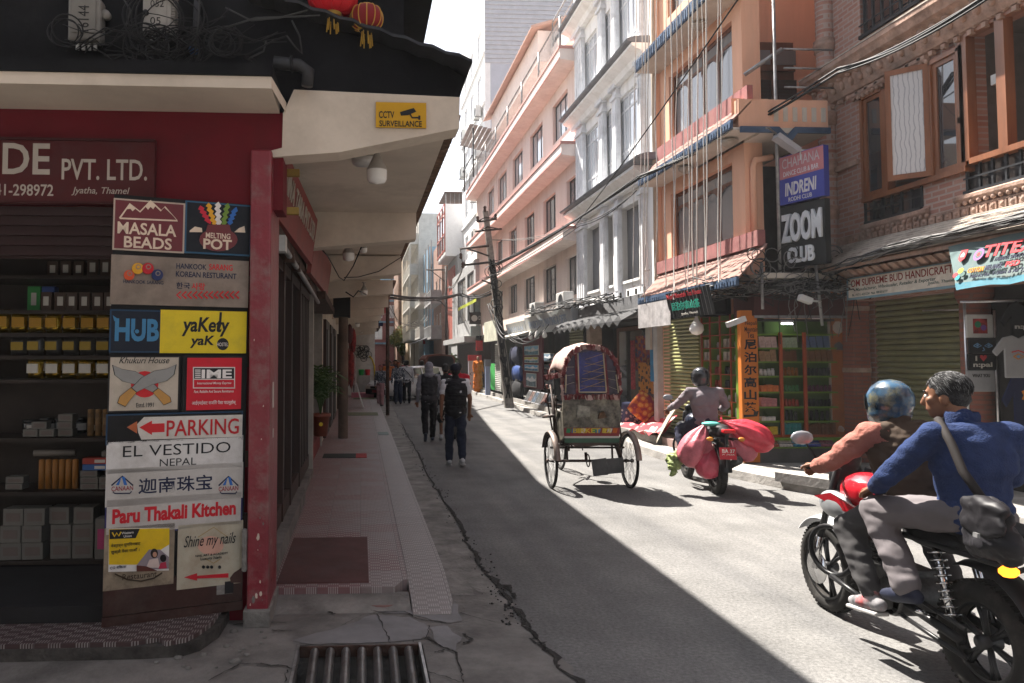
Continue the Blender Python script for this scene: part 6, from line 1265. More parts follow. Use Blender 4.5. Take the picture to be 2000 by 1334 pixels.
o=crate_box('rose_tub',.19,.12,.3,WB,M('rose_label',(.4,.05,.15),rough=.5),'white tub with a magenta rose label on the lowest shelf','tub',None,.8);o.location=(-1.9,5.18,.2)
def more(src,pos):
 for p in pos:o=copy_tree(src);o.location=p;o.rotation_euler=(0,0,random.uniform(-.15,.15));o.scale=(1,1,random.uniform(.85,1.1))
by=lambda w_:next(o for o in C.objects if o.parent is None and w_ in o.get('label',''))
more(by('banded tan'),[(-1.79+.056*k,5.22,1.115)for k in range(1,3)]);more(by('lidded jar'),[(-2.62+.125*k,5.42,1.115+.0)for k in range(7)]);more(by('on the lowest shop shelf'),[(-1.76,5.3,.2),(-1.6,5.3,.2),(-1.76,5.3,.327),(-2.28,5.24,.454),(-2.1,5.24,.454)])
more(by('in the lower gold row'),[(-2.5+.128*k,5.36,1.575)for k in range(8)]);more(by('in the middle row'),[(-1.72,5.2,1.735),(-2.62,5.2,1.735)]);more(by('upper gold row'),[(-2.62,5.2,1.905),(-2.75,5.2,1.905)]);more(by('brown tea box'),[(-2.4+.1*k,5.3,2.345)for k in range(8)]);more(by('flat white box'),[(-2.62,5.22,.715),(-2.62,5.22,.762),(-1.92,5.24,.955)])
for o in C.objects:
 if o.get('label','').startswith('black lidded jar'):o['label']='black lidded jar with a white label among the shop shelves'
 # untidy extras filling the gaps on the shelves
rnd=random.Random(31)
for k,(x,z,nm,w,h,c,lb)in enumerate(((-1.86,1.115,'tea_tin',.08,.13,(.1,.03,.03),'dull red tin at the end of the middle shelf'),(-1.75,1.115,'tea_tin',.07,.2,(.05,.06,.09),'tall slate tin at the end of the middle shelf'),(-1.64,1.115,'tea_tin',.09,.1,(.13,.1,.05),'squat khaki tin beside the tall slate one'),(-1.62,.715,'tea_tin',.1,.17,(.04,.07,.05),'dark green tin beside the navy tin'),(-1.7,.2,'tea_tin',.14,.2,(.06,.035,.03),'brown tin on the lowest shelf by the rose tub'),(-1.64,2.08,'tea_tin',.07,.15,(.12,.04,.02),'rust coloured tin at the end of the top shelf'),(-2.34,.96,'bundle',.3,.05,(.18,.16,.14),'roll of pale paper laid across the orange tubes'),(-2.3,2.0,'bundle',.2,.04,(.06,.02,.05),'flat plum packet laid above the gold row'))):
 mb=MB()
 if nm=='bundle':mb.tube([(x-w/2,5.2,z+h/2),(x+w/2,5.22,z+h/2)],h/2,M('extra_%d'%k,c,rough=.5,var=.3),10)
 else:mb.lathe([(0,0),(w/2,0),(w/2,h*.86),(w*.47,h*.87),(w*.47,h),(0,h)],(x,5.2,z),M('extra_%d'%k,c,rough=.4,var=.3),14)
 tag(mb.build(nm,None,(x,5.2,z)),lb,'tin' if nm!='bundle' else 'packet')
for o in C.objects:
 if o.name not in n_before and o.parent is None:o.location.y+=.45
 # == tea shop
GRNS=M('lime_shelf_paint',(.13,.22,.03),rough=.5,var=.12);ORS=M('orange_mullion',(.3,.06,.02),rough=.5,var=.12)
ts=thing('tea_shop_shelving','lime green glazed tea shop shelving with orange mullions at the street corner','shelf',loc=(6.8,10.9,.4))
TZ=[.535,.75,.97,1.2,1.445,1.67,1.885,2.1];TX=[6.17,6.50,6.88,7.40]
mb=MB()
for z in TZ:mb.box(6.13,7.42,10.82,11.0,z-.025,z-.002,GRNS)
mb.box(6.1,7.42,10.72,10.82,.46,.5,GRNS);part(mb,'shelf_board',ts)
mb=MB();mb.box(6.1,7.42,11.0,11.04,.4,2.3,M('dark_green_back',(.05,.09,.015),var=.2));part(mb,'back_panel',ts)
mb=MB()
for x in TX[1:3]:mb.box(x-.022,x+.022,10.78,10.815,.5,2.12,ORS)
mb.box(6.13,7.4,10.785,10.81,.5,.54,ORS);part(mb,'mullion',ts)
mb=MB();mb.prism([(10.70,.34),(10.80,.46),(10.82,.46),(10.82,.34)],'x',6.13,7.35,GRNS);part(mb,'display_ledge',ts)
rnd=random.Random(17)
def good(name,w,d,h,m,cat,label,grp,kind='box'):
 mb=MB()
 if kind=='box':mb.box(-w/2,w/2,-d/2,d/2,0,h,m)
 elif kind=='pouch':mb.prism([(-d/2,0),(d/2,0),(.006,h*.85),(.006,h),(-.006,h),(-.006,h*.85)],'x',-w/2,w/2,m)
 else:mb.lathe([(0,0),(w/2,0),(w/2,h*.7),(w*.36,h*.78),(w*.4,h*.8),(w*.4,h),(0,h)],(0,0,0),m,8)
 return tag(mb.build(name),label,cat,grp)
def c_(n,c,**k):return M('good_'+n,c,rough=.45,var=.25,scale=14,**k)
BANDS=[('lowest',[('tea_box',.12,.08,.12,c_('yellow',(.5,.36,.03)),'box','yellow tea box',.13),('incense_carton',.05,.08,.17,c_('teal',(.03,.2,.2)),'box','teal and brown incense carton',.062),('incense_carton',.05,.08,.17,c_('brown',(.12,.05,.02)),'box','dark brown incense carton',.06)]),('second',[('tea_box',.07,.08,.06,c_('white',(.5,.48,.45)),'box','small white tea box',.075),('tea_tin',.05,.05,.15,c_('black',(.02,.02,.02)),'jar','tall black tea tin',.07),('tea_tin',.05,.05,.15,c_('black',(0,0,0)),'jar','tall narrow black tin',.085)]),('third',[('tea_box',.08,.08,.13,c_('rose',(.4,.16,.16)),'box','rose and white tea box',.085),('tea_tin',.05,.05,.11,c_('red',(.3,.05,.03)),'jar','red tea tin',.06),('tea_tin',.05,.05,.11,c_('black',(0,0,0)),'jar','short black tin',.062)]),('fourth',[('tea_box',.09,.08,.1,c_('orange',(.5,.14,.04)),'box','orange tea box',.095),('tea_jar',.05,.05,.1,c_('green',(.05,.16,.05)),'jar','green tea jar',.062),('tea_jar',.05,.05,.1,c_('plum',(.1,.03,.06)),'jar','plum coloured jar',.065)]),('fifth',[('tea_jar',.055,.055,.11,c_('white',(0,0,0)),'jar','white lidded tea jar',.062),('tea_jar',.05,.05,.13,c_('amber',(.25,.1,.02)),'jar','amber tea jar',.06),('tea_jar',.05,.05,.12,c_('black',(0,0,0)),'jar','small black tea jar',.062)]),('sixth',[('tea_pouch',.085,.06,.17,c_('tan',(.28,.17,.09)),'pouch','tan paper tea pouch',.09),('tea_pouch',.085,.06,.17,c_('brown',(0,0,0)),'pouch','dark brown tea pouch',.09),('tea_pouch',.085,.06,.17,c_('cocoa',(.16,.08,.04)),'pouch','cocoa brown tea pouch',.095)]),('top',[('tea_pouch',.09,.06,.18,c_('pinkwhite',(.5,.35,.32)),'pouch','pink and white tea pouch',.095),('tea_pouch',.09,.06,.17,c_('greenwhite',(.3,.36,.25)),'pouch','pale green tea pouch',.095),('tea_pouch',.09,.06,.17,c_('blue',(.1,.14,.25)),'pouch','bluish tea pouch',.11)])]
for(lvl,bays),z in zip(BANDS,TZ):
 for(nm,w,d,h,m,kd,lb,stp),x0,x1,bay in zip(bays,TX[:3],TX[1:],('by the orange panel','in the middle','by the orange pillar')):
  x=x0+.03+w/2;first=None
  while x<x1-w/2-.02:
   if first is None:o=first=good(nm,w,d,h,m,nm.split('_')[-1],'%s on the %s tea shop shelf, bay %s'%(lb,lvl,bay),'%ss on the %s tea shop shelf, %s bay'%(lb,lvl,bay),kd)
   else:o=copy_tree(first)
   o.location=(x,10.88,z);o.scale=(1,1,rnd.uniform(.9,1.08));x+=stp
IC=[(.3,.1,.06),(.45,.4,.36),(.06,.2,.3),(.05,.06,.25),(.25,.08,.12)]
for k in range(5):
 o=None
 for j in range(4):
  if o is None:o=f0=good('incense_packet',.045,.15,.02,c_('inc%d'%k,IC[k]),'incense packet',('rust','cream','sea blue','deep blue','wine red')[k]+' incense packet on the sloping front ledge of the tea shop',('rust','cream','sea blue','deep blue','wine red')[k]+' incense packets on the ledge')
  else:o=copy_tree(f0)
  o.location=(6.2+k*.22+j*.052,10.755,.42);o.rotation_euler=(.88,0,0)
  # shelf wing along the pavement
sw=thing('wing_shelf','lime green and orange open shelf wing running back along the pavement from the tea panel','shelf',loc=(6.1,12,.2))
mb=MB();mb.box(6.32,6.36,11.0,12.62,.2,2.45,GRNS);mb.box(6.02,6.1,10.95,11.25,.25,2.2,GRNS);mb.box(6.0,6.4,11.0,12.62,.14,.22,GRNS);part(mb,'back_panel',sw)
mb=MB()
for z in(.5,.75,1.0,1.22,1.45,1.68,1.9,2.12,2.35):mb.box(6.14,6.32,11.25,12.62,z-.012,z,GRNS);mb.box(6.125,6.14,11.25,12.62,z-.014,z+.002,ORS)
for y in(11.25,11.6,11.95,12.3,12.6):mb.box(6.14,6.32,y-.01,y+.01,.22,2.45,GRNS);mb.box(6.12,6.14,y-.014,y+.014,.22,2.45,ORS)
part(mb,'shelf_board',sw)
WG=[('tea_jar',.07,.07,.13,c_('black',(0,0,0)),'jar','black jar'),('tea_jar',.08,.08,.1,c_('white',(0,0,0)),'jar','white jar'),('tea_tin',.07,.07,.12,c_('red',(0,0,0)),'jar','red tin'),('carton',.12,.1,.15,c_('paper',(.42,.38,.32)),'box','pale paper carton')]
for r_,z in enumerate((.5,.75,1.0,1.22,1.45,1.68,1.9)):
 for b_,(y0,y1)in enumerate(((11.28,11.58),(11.63,11.93),(11.98,12.28),(12.33,12.58))):
  q=WG[(r_*3+b_*2+r_//2)%4];f0=None;y=y0+.06
  while y<y1:
   o=good(q[0],*q[1:6][:4],q[0].split('_')[-1],'%s in the %s cell of the %s row of the lime shelf wing'%(q[6],('nearest','second','third','farthest')[b_],('lowest','second','third','fourth','fifth','sixth','top')[r_]),'%ss in cell %d-%d of the shelf wing'%(q[6],r_+1,b_+1),q[5])if f0 is None else copy_tree(f0)
   f0=f0 or o;o.location=(6.22,y,z);y+=q[1]+.04
mb=MB();a,b2=P(1446,620,Y=10.66),P(1485,905,Y=10.66);mb.box(a.x,b2.x,10.66,10.76,.14,2.45,M('orange_panel',(.5,.15,.02),rough=.6,var=.1,dirt=(.35,.1,.02)));s=mb.build('tea_sign',None,(a.x,10.7,.14));tag(s,'tall orange panel with black Nepali Mountain Tea writing and Chinese characters','sign')
for tx,y0,y1,x0,x1 in(('Nepali',627,637,1455,1478),('Mountain',638,648,1454,1480),('Tea',649,660,1459,1473)):ftext(tx,x0,y0,x1,y1,10.659,s,INK,.02)
for k,chx in enumerate('尼泊尔高山茶'):y=663+k*24.5;ftext(chx,1453,y,1478,y+20,10.659,s,INK,.05)
fshape([([(1452,810),(1472,810),(1472,805),(1482,802),(1479,813),(1453,815)],INK)],10.659,s,'arrow')
mb=MB();mb.box(5.98,7.42,10.6,11.2,2.37,2.7,M('maroon_beam',(.055,.014,.014),rough=.5,var=.2));mb.box(5.98,7.42,10.585,10.6,2.33,2.37,GALV);part(mb,'shop_beam',oh)
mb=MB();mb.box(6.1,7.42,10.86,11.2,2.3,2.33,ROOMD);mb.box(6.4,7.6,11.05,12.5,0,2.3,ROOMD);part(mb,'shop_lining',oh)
t=thing('tube_light','short lit tube light under the tea shop beam','lamp',loc=(6.62,10.8,2.25));mb=MB();mb.box(6.52,6.72,10.79,10.82,2.27,2.3,WHITEP);part(mb,'fitting',t);mb=MB();mb.tube([(6.53,10.8,2.255),(6.71,10.8,2.255)],.012,M('tube_glow',(.9,.95,1),emit=8),8);part(mb,'tube',t)
shutter_x('shutter',oh,6.1,12.66,14.15,.25,2.55,M('lime_grey_shutter',(.27,.27,.11),rough=.5,var=.12,dirt=(.17,.17,.08),spec=.4),.07)
CORR=M('black_corrugated_board',(.03,.031,.033),rough=.55,var=.3,dirt=(.1,.1,.1),dscale=4,streak=True)
mb=MB();y1,y0=px_y(1310,5.6),px_y(1398,5.6);n_=26;vs=[]
for i in range(n_+1):y=y0+(y1-y0)*i/n_;vs+=[(5.6-.02*(i%2),y,2.42),(5.5-.02*(i%2),y,2.88)]
mb.add(vs,[(2*i,2*i+1,2*i+3,2*i+2)for i in range(n_)],CORR);s=mb.build('tea_awning_board',None,(5.6,y0,2.42));tag(s,'black corrugated tea house board with green Chinese characters under the clay tiles','sign')
vC=Vector((-.1,0,.46)).normalized();FRC=Matrix((uF,vC,uF.cross(vC))).transposed();ym=(y0+y1)/2
text('Nepali Mountain Tea House',s,M('dim_red_letters',(.4,.03,.04)),(5.5,ym+.1,2.80),1.3,.11,FRC,.02,depth=.004);text('尼泊尔高山茶',s,M('dim_green_letters',(.03,.35,.25)),(5.53,ym+.1,2.63),1.05,.15,FRC,.03,depth=.004);text('Jyatha, Thamel',s,WLAB,(5.555,ym,2.48),.6,.05,FRC,0,depth=.004)
hang('plastic_sheet',1246,1309,590,638,5.55,M('grey_plastic_sheet',(.42,.4,.4),rough=.35,var=.25,scale=6,dirt=(.25,.23,.22)),'crumpled grey plastic sheet hanging left of the black corrugated board','plastic sheet',8)
mb=MB();a,b2=P(1420,634,Y=10.6),P(1455,623,Y=10.6);mb.obox((a+b2)/2,((b2-a).length,.08,.08),WHITEP,Matrix.Rotation(-.35,3,'Y'));tag(mb.build('lamp_box',None,a),'tilted white lamp box left of the orange tea panel','lamp')
q=P(1367,645,Y=12);mb=MB();mb.lathe([(.02,.25),(.03,.2),(.05,.15),(.11,.08),(.12,0),(.08,-.06),(0,-.09)],(5.75,q.y,q.z),BULBM,12);tag(mb.build('light_bulb',None,(5.75,q.y,q.z)),'large white bulb hanging in front of the lime grey shutter','bulb')
# shirts for sale by the brick house
def shirt(px0,px1,py0,py1,Y,m,label,sleeve=True,print_=None):
 a,b_=P(px0,py0,Y=Y),P(px1,py1,Y=Y);W_,H_=b_.x-a.x,a.z-b_.z;X0,Z0=a.x,b_.z
 pl=[(.2,0),(.8,0),(.8,.68),(.95,.5),(1.04,.62),(.82,.95),(.62,1),(.5,.93),(.38,1),(.18,.95),(-.04,.62),(.05,.5),(.2,.68)]if sleeve else[(0,0),(1,0),(1,1),(0,1)]
 mb=MB();mb.prism([(X0+u*W_,Z0+v*H_)for u,v in pl],'y',Y-.012,Y+.012,m);o=mb.build('shirt' if sleeve else 'cloth_bag',None,(X0,Y,Z0));tag(o,label,'shirt' if sleeve else 'bag')
 md=o.modifiers.new('s','BEVEL');md.width=.01
 return o,X0+W_/2,Z0,W_,H_
BLKC=M('black_cotton',(.012,.012,.014),rough=.9);GRYC=M('grey_cotton',(.3,.3,.31),rough=.9,var=.08);NVC=M('navy_cotton',(.015,.02,.06),rough=.9);WHC=M('white_cotton',(.5,.49,.47),rough=.9)
o,cx,z0,W_,H_=shirt(1885,1940,614,660,8.3,WHC,'white cloth print with a colourful square picture on the shirt stand',False)
shape2d([([(-.09,-.09),(.09,-.09),(.09,.09),(-.09,.09)],M('print_red',(.3,.03,.03),var=.8,scale=14)),(circ(-.03,.02,.04),M('print_green',(.03,.2,.1))),(circ(.04,-.02,.035),M('print_purple',(.15,.05,.25)))],o,'print',(cx,8.287,z0+H_/2),FR_FRONT,.002)
o,cx,z0,W_,H_=shirt(1890,1946,660,691,8.28,BLKC,'black cloth bag with pale blue eyes on the shirt stand',False);EY=M('print_blue',(.15,.3,.5))
shape2d([(stroke([(-.12,.0),(-.07,.03),(-.02,0),(-.07,-.02),(-.12,0)],.012),EY),(stroke([(.12,.0),(.07,.03),(.02,0),(.07,-.02),(.12,0)],.012),EY),(circ(-.07,.005,.013),EY),(circ(.07,.005,.013),EY),(stroke([(0,-.02),(.015,-.05),(-.01,-.06)],.01),EY)],o,'print',(cx,8.267,z0+H_/2),FR_FRONT,.002)
o,cx,z0,W_,H_=shirt(1889,1946,691,723,8.29,BLKC,'black cloth bag reading I love Nepal with a red heart',False)
text('I',o,WLAB,(cx-.08,8.276,z0+H_*.72),.02,.06,FR_FRONT,.05);shape2d([([(0,-.04),(.045,.01),(.035,.035),(.012,.035),(0,.018),(-.012,.035),(-.035,.035),(-.045,.01)],CAPR)],o,'heart',(cx+.01,8.276,z0+H_*.74),FR_FRONT,.002);text('n:pal',o,WLAB,(cx,8.276,z0+H_*.3),.24,.075,FR_FRONT,.05)
o,cx,z0,W_,H_=shirt(1886,1944,723,765,8.3,GRYC,'grey cloth bag with faint lettering lowest on the shirt stand',False);text('WHAT YOU',o,INK,(cx,8.286,z0+H_*.75),.22,.04,FR_FRONT,.03)
o,cx,z0,W_,H_=shirt(1955,2040,588,690,8.05,BLKC,'black T-shirt with white lettering hung highest by the brick pier');text('n:pal',o,WLAB,(cx+.02,8.036,z0+H_*.5),.26,.07,FR_FRONT,.06)
o,cx,z0,W_,H_=shirt(1940,2040,655,738,7.9,GRYC,'grey T-shirt with a coloured eye print at the right');shape2d([(stroke([(-.1,0),(-.04,.03),(.03,0),(-.04,-.03),(-.1,0)],.012),M('print_orange',(.5,.2,.05))),(circ(-.04,0,.015),EY),(stroke([(-.12,.05),(-.04,.07),(.05,.04)],.012),CAPR)],o,'print',(cx+.02,7.886,z0+H_*.5),FR_FRONT,.002)
o,cx,z0,W_,H_=shirt(1958,2060,728,865,8.0,NVC,'navy T-shirt with a flaming sun print below the grey one');shape2d([([(.09*(1+.35*(k%2))*math.cos(k*.3927),.09*(1+.35*(k%2))*math.sin(k*.3927))for k in range(16)],M('print_flame',(.6,.2,.02)))],o,'print',(cx+.02,7.986,z0+H_*.68),FR_FRONT,.002)
mb=MB();mb.tube([(7.35,8.35,.12),(7.35,8.35,2.4)],.015,STEEL,8);mb.tube([(7.3,8.35,2.4),(8.2,8.0,2.4)],.015,STEEL,8);mb.tube([(7.7,8.32,.12),(7.7,8.32,2.3)],.015,STEEL,8);tag(mb.build('shirt_rail',None,(7.35,8.3,.12)),'steel rail that the T-shirts and cloth bags hang from','rail')
# == fittings on the corner house
def bulb(px,py,Y,s,label,grp=None):
 q=P(px,py,Y=Y);t=thing('light_bulb',label,'bulb',grp,loc=q);mb=MB();mb.lathe([(.0,.17),(.05,.165),(.05,.15),(.02,.14),(.022,.11),(.045,.06),(.075,0),(.08,-.02)],(0,0,0),M('bulb_base',(.35,.33,.3),rough=.4),16);o=mb.build('base',t);o.matrix_parent_inverse=Matrix();o.scale=(s,)*3
 mb=MB();mb.lathe([(.08,-.02),(.078,-.09),(.065,-.115),(0,-.13)],(0,0,0),BULBM,16);o=mb.build('dome',t);o.matrix_parent_inverse=Matrix();o.scale=(s,)*3;return t
bulb(736,328,5.3,.95,'big white bulb with a dark neck hanging nearest under the cream overhang');bulb(681,492,8.7,.9,'white dome bulb on the ceiling of the second bay of the overhang');bulb(710,483,8.5,.55,'small bulb with its cap on the second bay ceiling beside a dome');bulb(711,566,13.2,.85,'hanging bulb under the third bay of the overhang');bulb(698,632,22,.9,'small bulb under the far eaves left of the red sign','far eaves bulbs');bulb(705,645,27,.9,'small bulb under the far eaves left of the red sign','far eaves bulbs')
q=P(712,345,Y=5.6);mb=MB();mb.lathe([(0,-.045),(.085,-.045),(.1,-.03),(.1,.0),(.07,.02),(0,.02)],(q.x,5.6,3.28),WHITEP,18);tag(mb.build('smoke_detector',None,(q.x,5.6,3.25)),'round white detector on the cream ceiling beside the biggest bulb','detector')
q=P(748,480,Y=8.6);mb=MB();mb.ring((q.x,8.6,3.16),.07,.006,WIRE,axis=(.2,1,.1),n=18,k=4);mb.tube([(q.x,8.6,3.28),(q.x,8.6,3.22)],.006,WIRE,4);tag(mb.build('wire_loop',None,(q.x,8.6,3.2)),'black wire loop hanging from the second bay ceiling','wire')
def wire_pts(pts,r,label,name='wire'):mb=MB();mb.tube([P(x,y,Y=Y)for x,y,Y in pts],r,WIRE,5);tag(mb.build(name,None,P(*pts[0][:2],Y=pts[0][2])),label,'wire')
wire_pts([(709,475,8.3),(690,520,9),(672,548,10),(662,541,10.5),(640,500,8.4),(629,488,8.0)],.008,'thin black wire looping from the ceiling to the dark box')
wire_pts([(784,502,10.7),(740,530,10.7),(700,541,10.7),(672,542,10.7)],.007,'thin black wire hung along the third cream beam')
wire_pts([(545,340,5.1),(552,370,5.3),(575,420,6),(610,455,7.5)],.006,'thin black wire drooping along the long red sign')
wire_pts([(675,570,12),(690,580,12),(700,568,12),(715,575,13)],.012,'looped dark cord beside the hanging bulb of the third bay')
def meter(px0,px1,py0,py1,txt,m,label,rot=0.0):
 Y=4.66;a,b_=P(px0,py0,Y=Y),P(px1,py1,Y=Y);t=thing('meter_box',label,'meter box',loc=(a.x,Y,b_.z));mb=MB();mb.box(a.x,b_.x,Y,Y+.1,b_.z,a.z,m);part(mb,'casing',t,bevel=.02)
 mb=MB();mb.box(a.x+.03,b_.x-.03,Y-.008,Y-.0005,b_.z+.05,a.z-.02,m);part(mb,'cover',t,bevel=.004);mb=MB()
 for k in range(4):x=a.x+.05+k*(b_.x-a.x-.1)/3;mb.lathe([(.012,0),(.012,-.04)],(x,Y+.05,b_.z),WHITEP,8)
 part(mb,'cable_gland',t)
 for tx,u0,v0,u1,v1,rr in txt:text(tx,t,INK,(a.x+(b_.x-a.x)*(u0+u1)/2,Y-.009,b_.z+(a.z-b_.z)*(v0+v1)/2),(b_.x-a.x)*(u1-u0),(a.z-b_.z)*(v1-v0),FR_FRONT,-.01,rot=rr)
 return t,a,b_
MBX=M('meter_grey',(.2,.19,.17),rough=.5,var=.15,dirt=(.1,.09,.08),dscale=4);MBW=M('meter_white',(.38,.36,.33),rough=.5,var=.12,dirt=(.2,.18,.15),dscale=4)
t,a,b_=meter(132,196,-6,80,[('16144',.1,.38,.9,.62,R(90))],MBX,'grey weatherproof meter box with a number scrawled up its face');mb=MB();mb.lathe([(.0,-.02),(.03,-.02),(.03,.02),(.0,.02)],(b_.x+.02,4.7,b_.z+.19),MBX,12,axis=(0,1,0));part(mb,'lock_lug',t)
t,a,b_=meter(278,334,-20,66,[('052',.3,.6,.75,.75,0),('05',.3,.2,.65,.36,0)],MBW,'pale finned meter box with handwritten numbers on the black wall');mb=MB()
for k in range(16):mb.box(b_.x+.001,b_.x+.022,4.665,4.75,b_.z+.012+k*.018,b_.z+.02+k*.018,MBW)
part(mb,'cooling_fin',t);mb=MB();mb.lathe([(.0,-.02),(.018,-.02),(.018,0)],(a.x+.03,4.655,b_.z+.13),INK,10,axis=(0,1,0));part(mb,'knob',t)
rnd=random.Random(9);mb=MB()
def wp(x,y,d=0.0):return P(x,y,Y=4.62-d)
for x,y,r in((280,78,30),(315,88,34),(300,40,55),(335,45,62),(440,80,30),(290,95,40),(130,60,30),(345,100,50),(430,85,26)):
 for k in range(3):mb.ring(wp(x+rnd.uniform(-6,6),y+rnd.uniform(-5,5),rnd.uniform(0,.06)),r*4.6/1400*rnd.uniform(.85,1.1),.005,WIRE,axis=(rnd.uniform(-.25,.25),1,rnd.uniform(-.2,.2)),n=24,k=4)
for k in range(34):
 x0,x1=sorted((rnd.uniform(120,400),rnd.uniform(250,560)));y0=rnd.uniform(60,118);pts=[(x0+(x1-x0)*i/8,y0+14*math.sin(i*1.1+k)+rnd.uniform(-5,5)-4*i*(k%3==0))for i in range(9)];mb.tube([wp(*q,rnd.uniform(0,.05))for q in pts],rnd.choice((.003,.005,.006)),WIRE,4)
for pts in([(240,-5),(255,20),(245,55),(275,80)],[(440,15),(490,40),(545,35),(610,18),(660,5)],[(420,60),(500,35),(590,32),(625,30)],[(560,70),(575,90),(590,105),(585,70),(570,40)],[(390,-10),(388,40),(380,105)],[(520,80),(515,100),(490,112),(485,118)]):mb.tube([wp(*q,.03)for q in pts],.006,M('dull_grey_cable',(.05,.05,.05),rough=.6),5)
tag(mb.build('wire_tangle',None,wp(300,100)),'mass of black wires coiled round the meter boxes above the canopy','wire tangle')
mb=MB();mb.tube([P(600,168,Y=4.62),P(602,140,Y=4.62),P(585,128,Y=4.62),P(535,122,Y=4.62)],[.038,.042,.042,.042],M('black_drain_pipe',(.035,.035,.037),rough=.45,var=.4),12);mb.ring(P(570,125,Y=4.62),.045,.01,BLK,axis=(1,0,0),n=16);tag(mb.build('drain_pipe',None,P(560,130,Y=4.62)),'black elbow drain pipe over the canopy corner','pipe')
mb=MB();mb.tube([P(386,-10,Y=4.7),P(380,112,Y=4.7)],.022,M('dark_conduit',(.05,.05,.055),var=.3),8);mb.ball(P(378,98,Y=4.68),.035,M('blue_tape',(.05,.1,.22)),8);tag(mb.build('conduit',None,P(380,100,Y=4.7)),'dark conduit with blue tape down to the canopy','pipe')
REDL=M('red_lantern_silk',(.5,.012,.02),rough=.5,var=.1);GOLD=M('lantern_gold',(.5,.3,.05),rough=.4)
def lantern(px,py,r,m,label,gold):
 q=P(px,py,Y=4.62);t=thing('paper_lantern',label,'lantern',loc=q);mb=MB();n_=24;prof=[(r*(math.cos(a)**.6 if math.cos(a)>0 else 0)+.02,r*.9*math.sin(a))for a in[R(-80+10*k)for k in range(17)]]
 mb.lathe(prof,q,m,n_);part(mb,'shade',t)
 mb=MB()
 for k in range(12):a=k*math.pi/6;mb.tube([q+Vector((math.cos(a)*(p[0]+.003),math.sin(a)*(p[0]+.003),p[1]))for p in prof],.004,m if not gold else GOLD,4)
 part(mb,'rib',t);mb=MB();mb.lathe([(.05,-r),(.06,-r*.86)],q,GOLD,12);mb.lathe([(.05,r),(.06,r*.86)],q,GOLD,12)
 for k in range(8):mb.tube([q+Vector((.03*math.cos(k),.03*math.sin(k),-r)),q+Vector((.04*math.cos(k),.04*math.sin(k),-r-.1))],.004,GOLD,4)
 part(mb,'tassel',t);mb=MB();mb.tube([q+Vector((0,0,r)),(q.x,q.y,q.z+r+.6)],.004,WIRE,4);part(mb,'cord',t)
lantern(650,-8,.14,REDL,'plain bright red lantern hanging over the tin roof',False);lantern(716,36,.085,M('dark_red_lantern',(.2,.008,.012),rough=.5),'smaller dark red lantern with gold ribs beside the bright one',True)
# == things on the left pavement
RUB=M('ribbed_red_mat',(.105,.048,.045),rough=.8,var=.2,scale=3,dirt=(.1,.075,.07),dscale=2,damt=.5)
def mat_(x0,x1,y0,y1,z,m,label,ribs=0,name='doormat'):
 mb=MB();mb.box(x0,x1,y0,y1,z,z+.008,m)
 if ribs:
  for k in range(ribs):x=x0+(x1-x0)*(k+.5)/ribs;mb.box(x-(x1-x0)/ribs*.25,x+(x1-x0)/ribs*.25,y0+.01,y1-.01,z+.008,z+.0105,m)
 tag(mb.build(name,None,(x0,y0,z)),label,'mat')
mat_(-.595,.06,5.22,6.52,.101,RUB,'brown red ribbed rubber mat at the near end of the pavement',44)
mat_(-.62,-.08,11.75,12.25,.101,M('striped_mat',(.02,.028,.026),var=.2),'dark barred mat with a red end across the middle of the pavement',12)
mb=MB();mb.box(-.08,.1,11.75,12.25,.101,.11,M('red_mat_end',(.3,.03,.03)));tag(mb.build('doormat',None,(-.08,12,.1)),'small bright red mat at the end of the dark barred mat','mat')
mat_(-.45,.5,20.6,21.7,.101,M('olive_mat',(.1,.11,.05),var=.2),'olive green mat lying across the pavement by the white leaning board');mat_(-.3,.55,29,30,.101,M('olive_mat',(0,0,0)),'farther olive green mat in front of the pink step')
mb=MB();mb.box(-.4,.55,30.3,31.2,.1,.28,M('pink_step',(.42,.14,.18),var=.15));tag(mb.build('step_block',None,(0,30.3,.1)),'pink painted step block before the white house end','step')
mb=MB();mb.box(.37,.6,15.3,15.9,.0985,.102,M('green_cover',(.06,.1,.08),rough=.5,var=.3));tag(mb.build('drain_cover',None,(.37,15.3,.1)),'small green drain cover in the kerb tiles','drain cover')
mb=MB();q0=P(688,780,Y=24);mb.obox((q0.x+.25,24,.5),(.03,.6,.85),WHITEP,Matrix.Rotation(-.3,3,'Y'));tag(mb.build('leaning_board',None,(q0.x,24,.1)),'white board leaning against the shop wall by the red clothes','board')
for px0,px1,py0,py1,Y,c,l in((676,690,632,672,18.5,(.06,.008,.01),'dark maroon coat'),(684,696,640,690,20,(.2,.02,.02),'red jacket'),(680,692,675,760,21,(.3,.05,.06),'red and white patterned dress'),(688,695,690,770,23,(.25,.2,.2),'pale striped shawl')):
 a,b_=P(px0,py0,Y=Y),P(px1,py1,Y=Y);mb=MB();mb.ball(((a.x+b_.x)/2,Y,(a.z+b_.z)/2),((b_.x-a.x)/2,.12,(a.z-b_.z)/2),M('garment_'+l[:4],c,var=.5,scale=9,rough=.9),10);mb.ball(((a.x+b_.x)/2-.08,Y+.1,(a.z+b_.z)/2),((b_.x-a.x)/3,.1,(a.z-b_.z)/2.2),M('garment_'+l[:4],c),8);tag(mb.build('garment',None,a),l+' hung outside a shop down the arcade','garment')
TERR=M('terracotta_plastic',(.22,.06,.035),rough=.5,var=.15);rnd=random.Random(4)
t=thing('potted_palm','bushy parlour palm in a red brown pot on the pavement step','plant',loc=(-.72,12.9,.34));cx,cy_=-.72,12.9
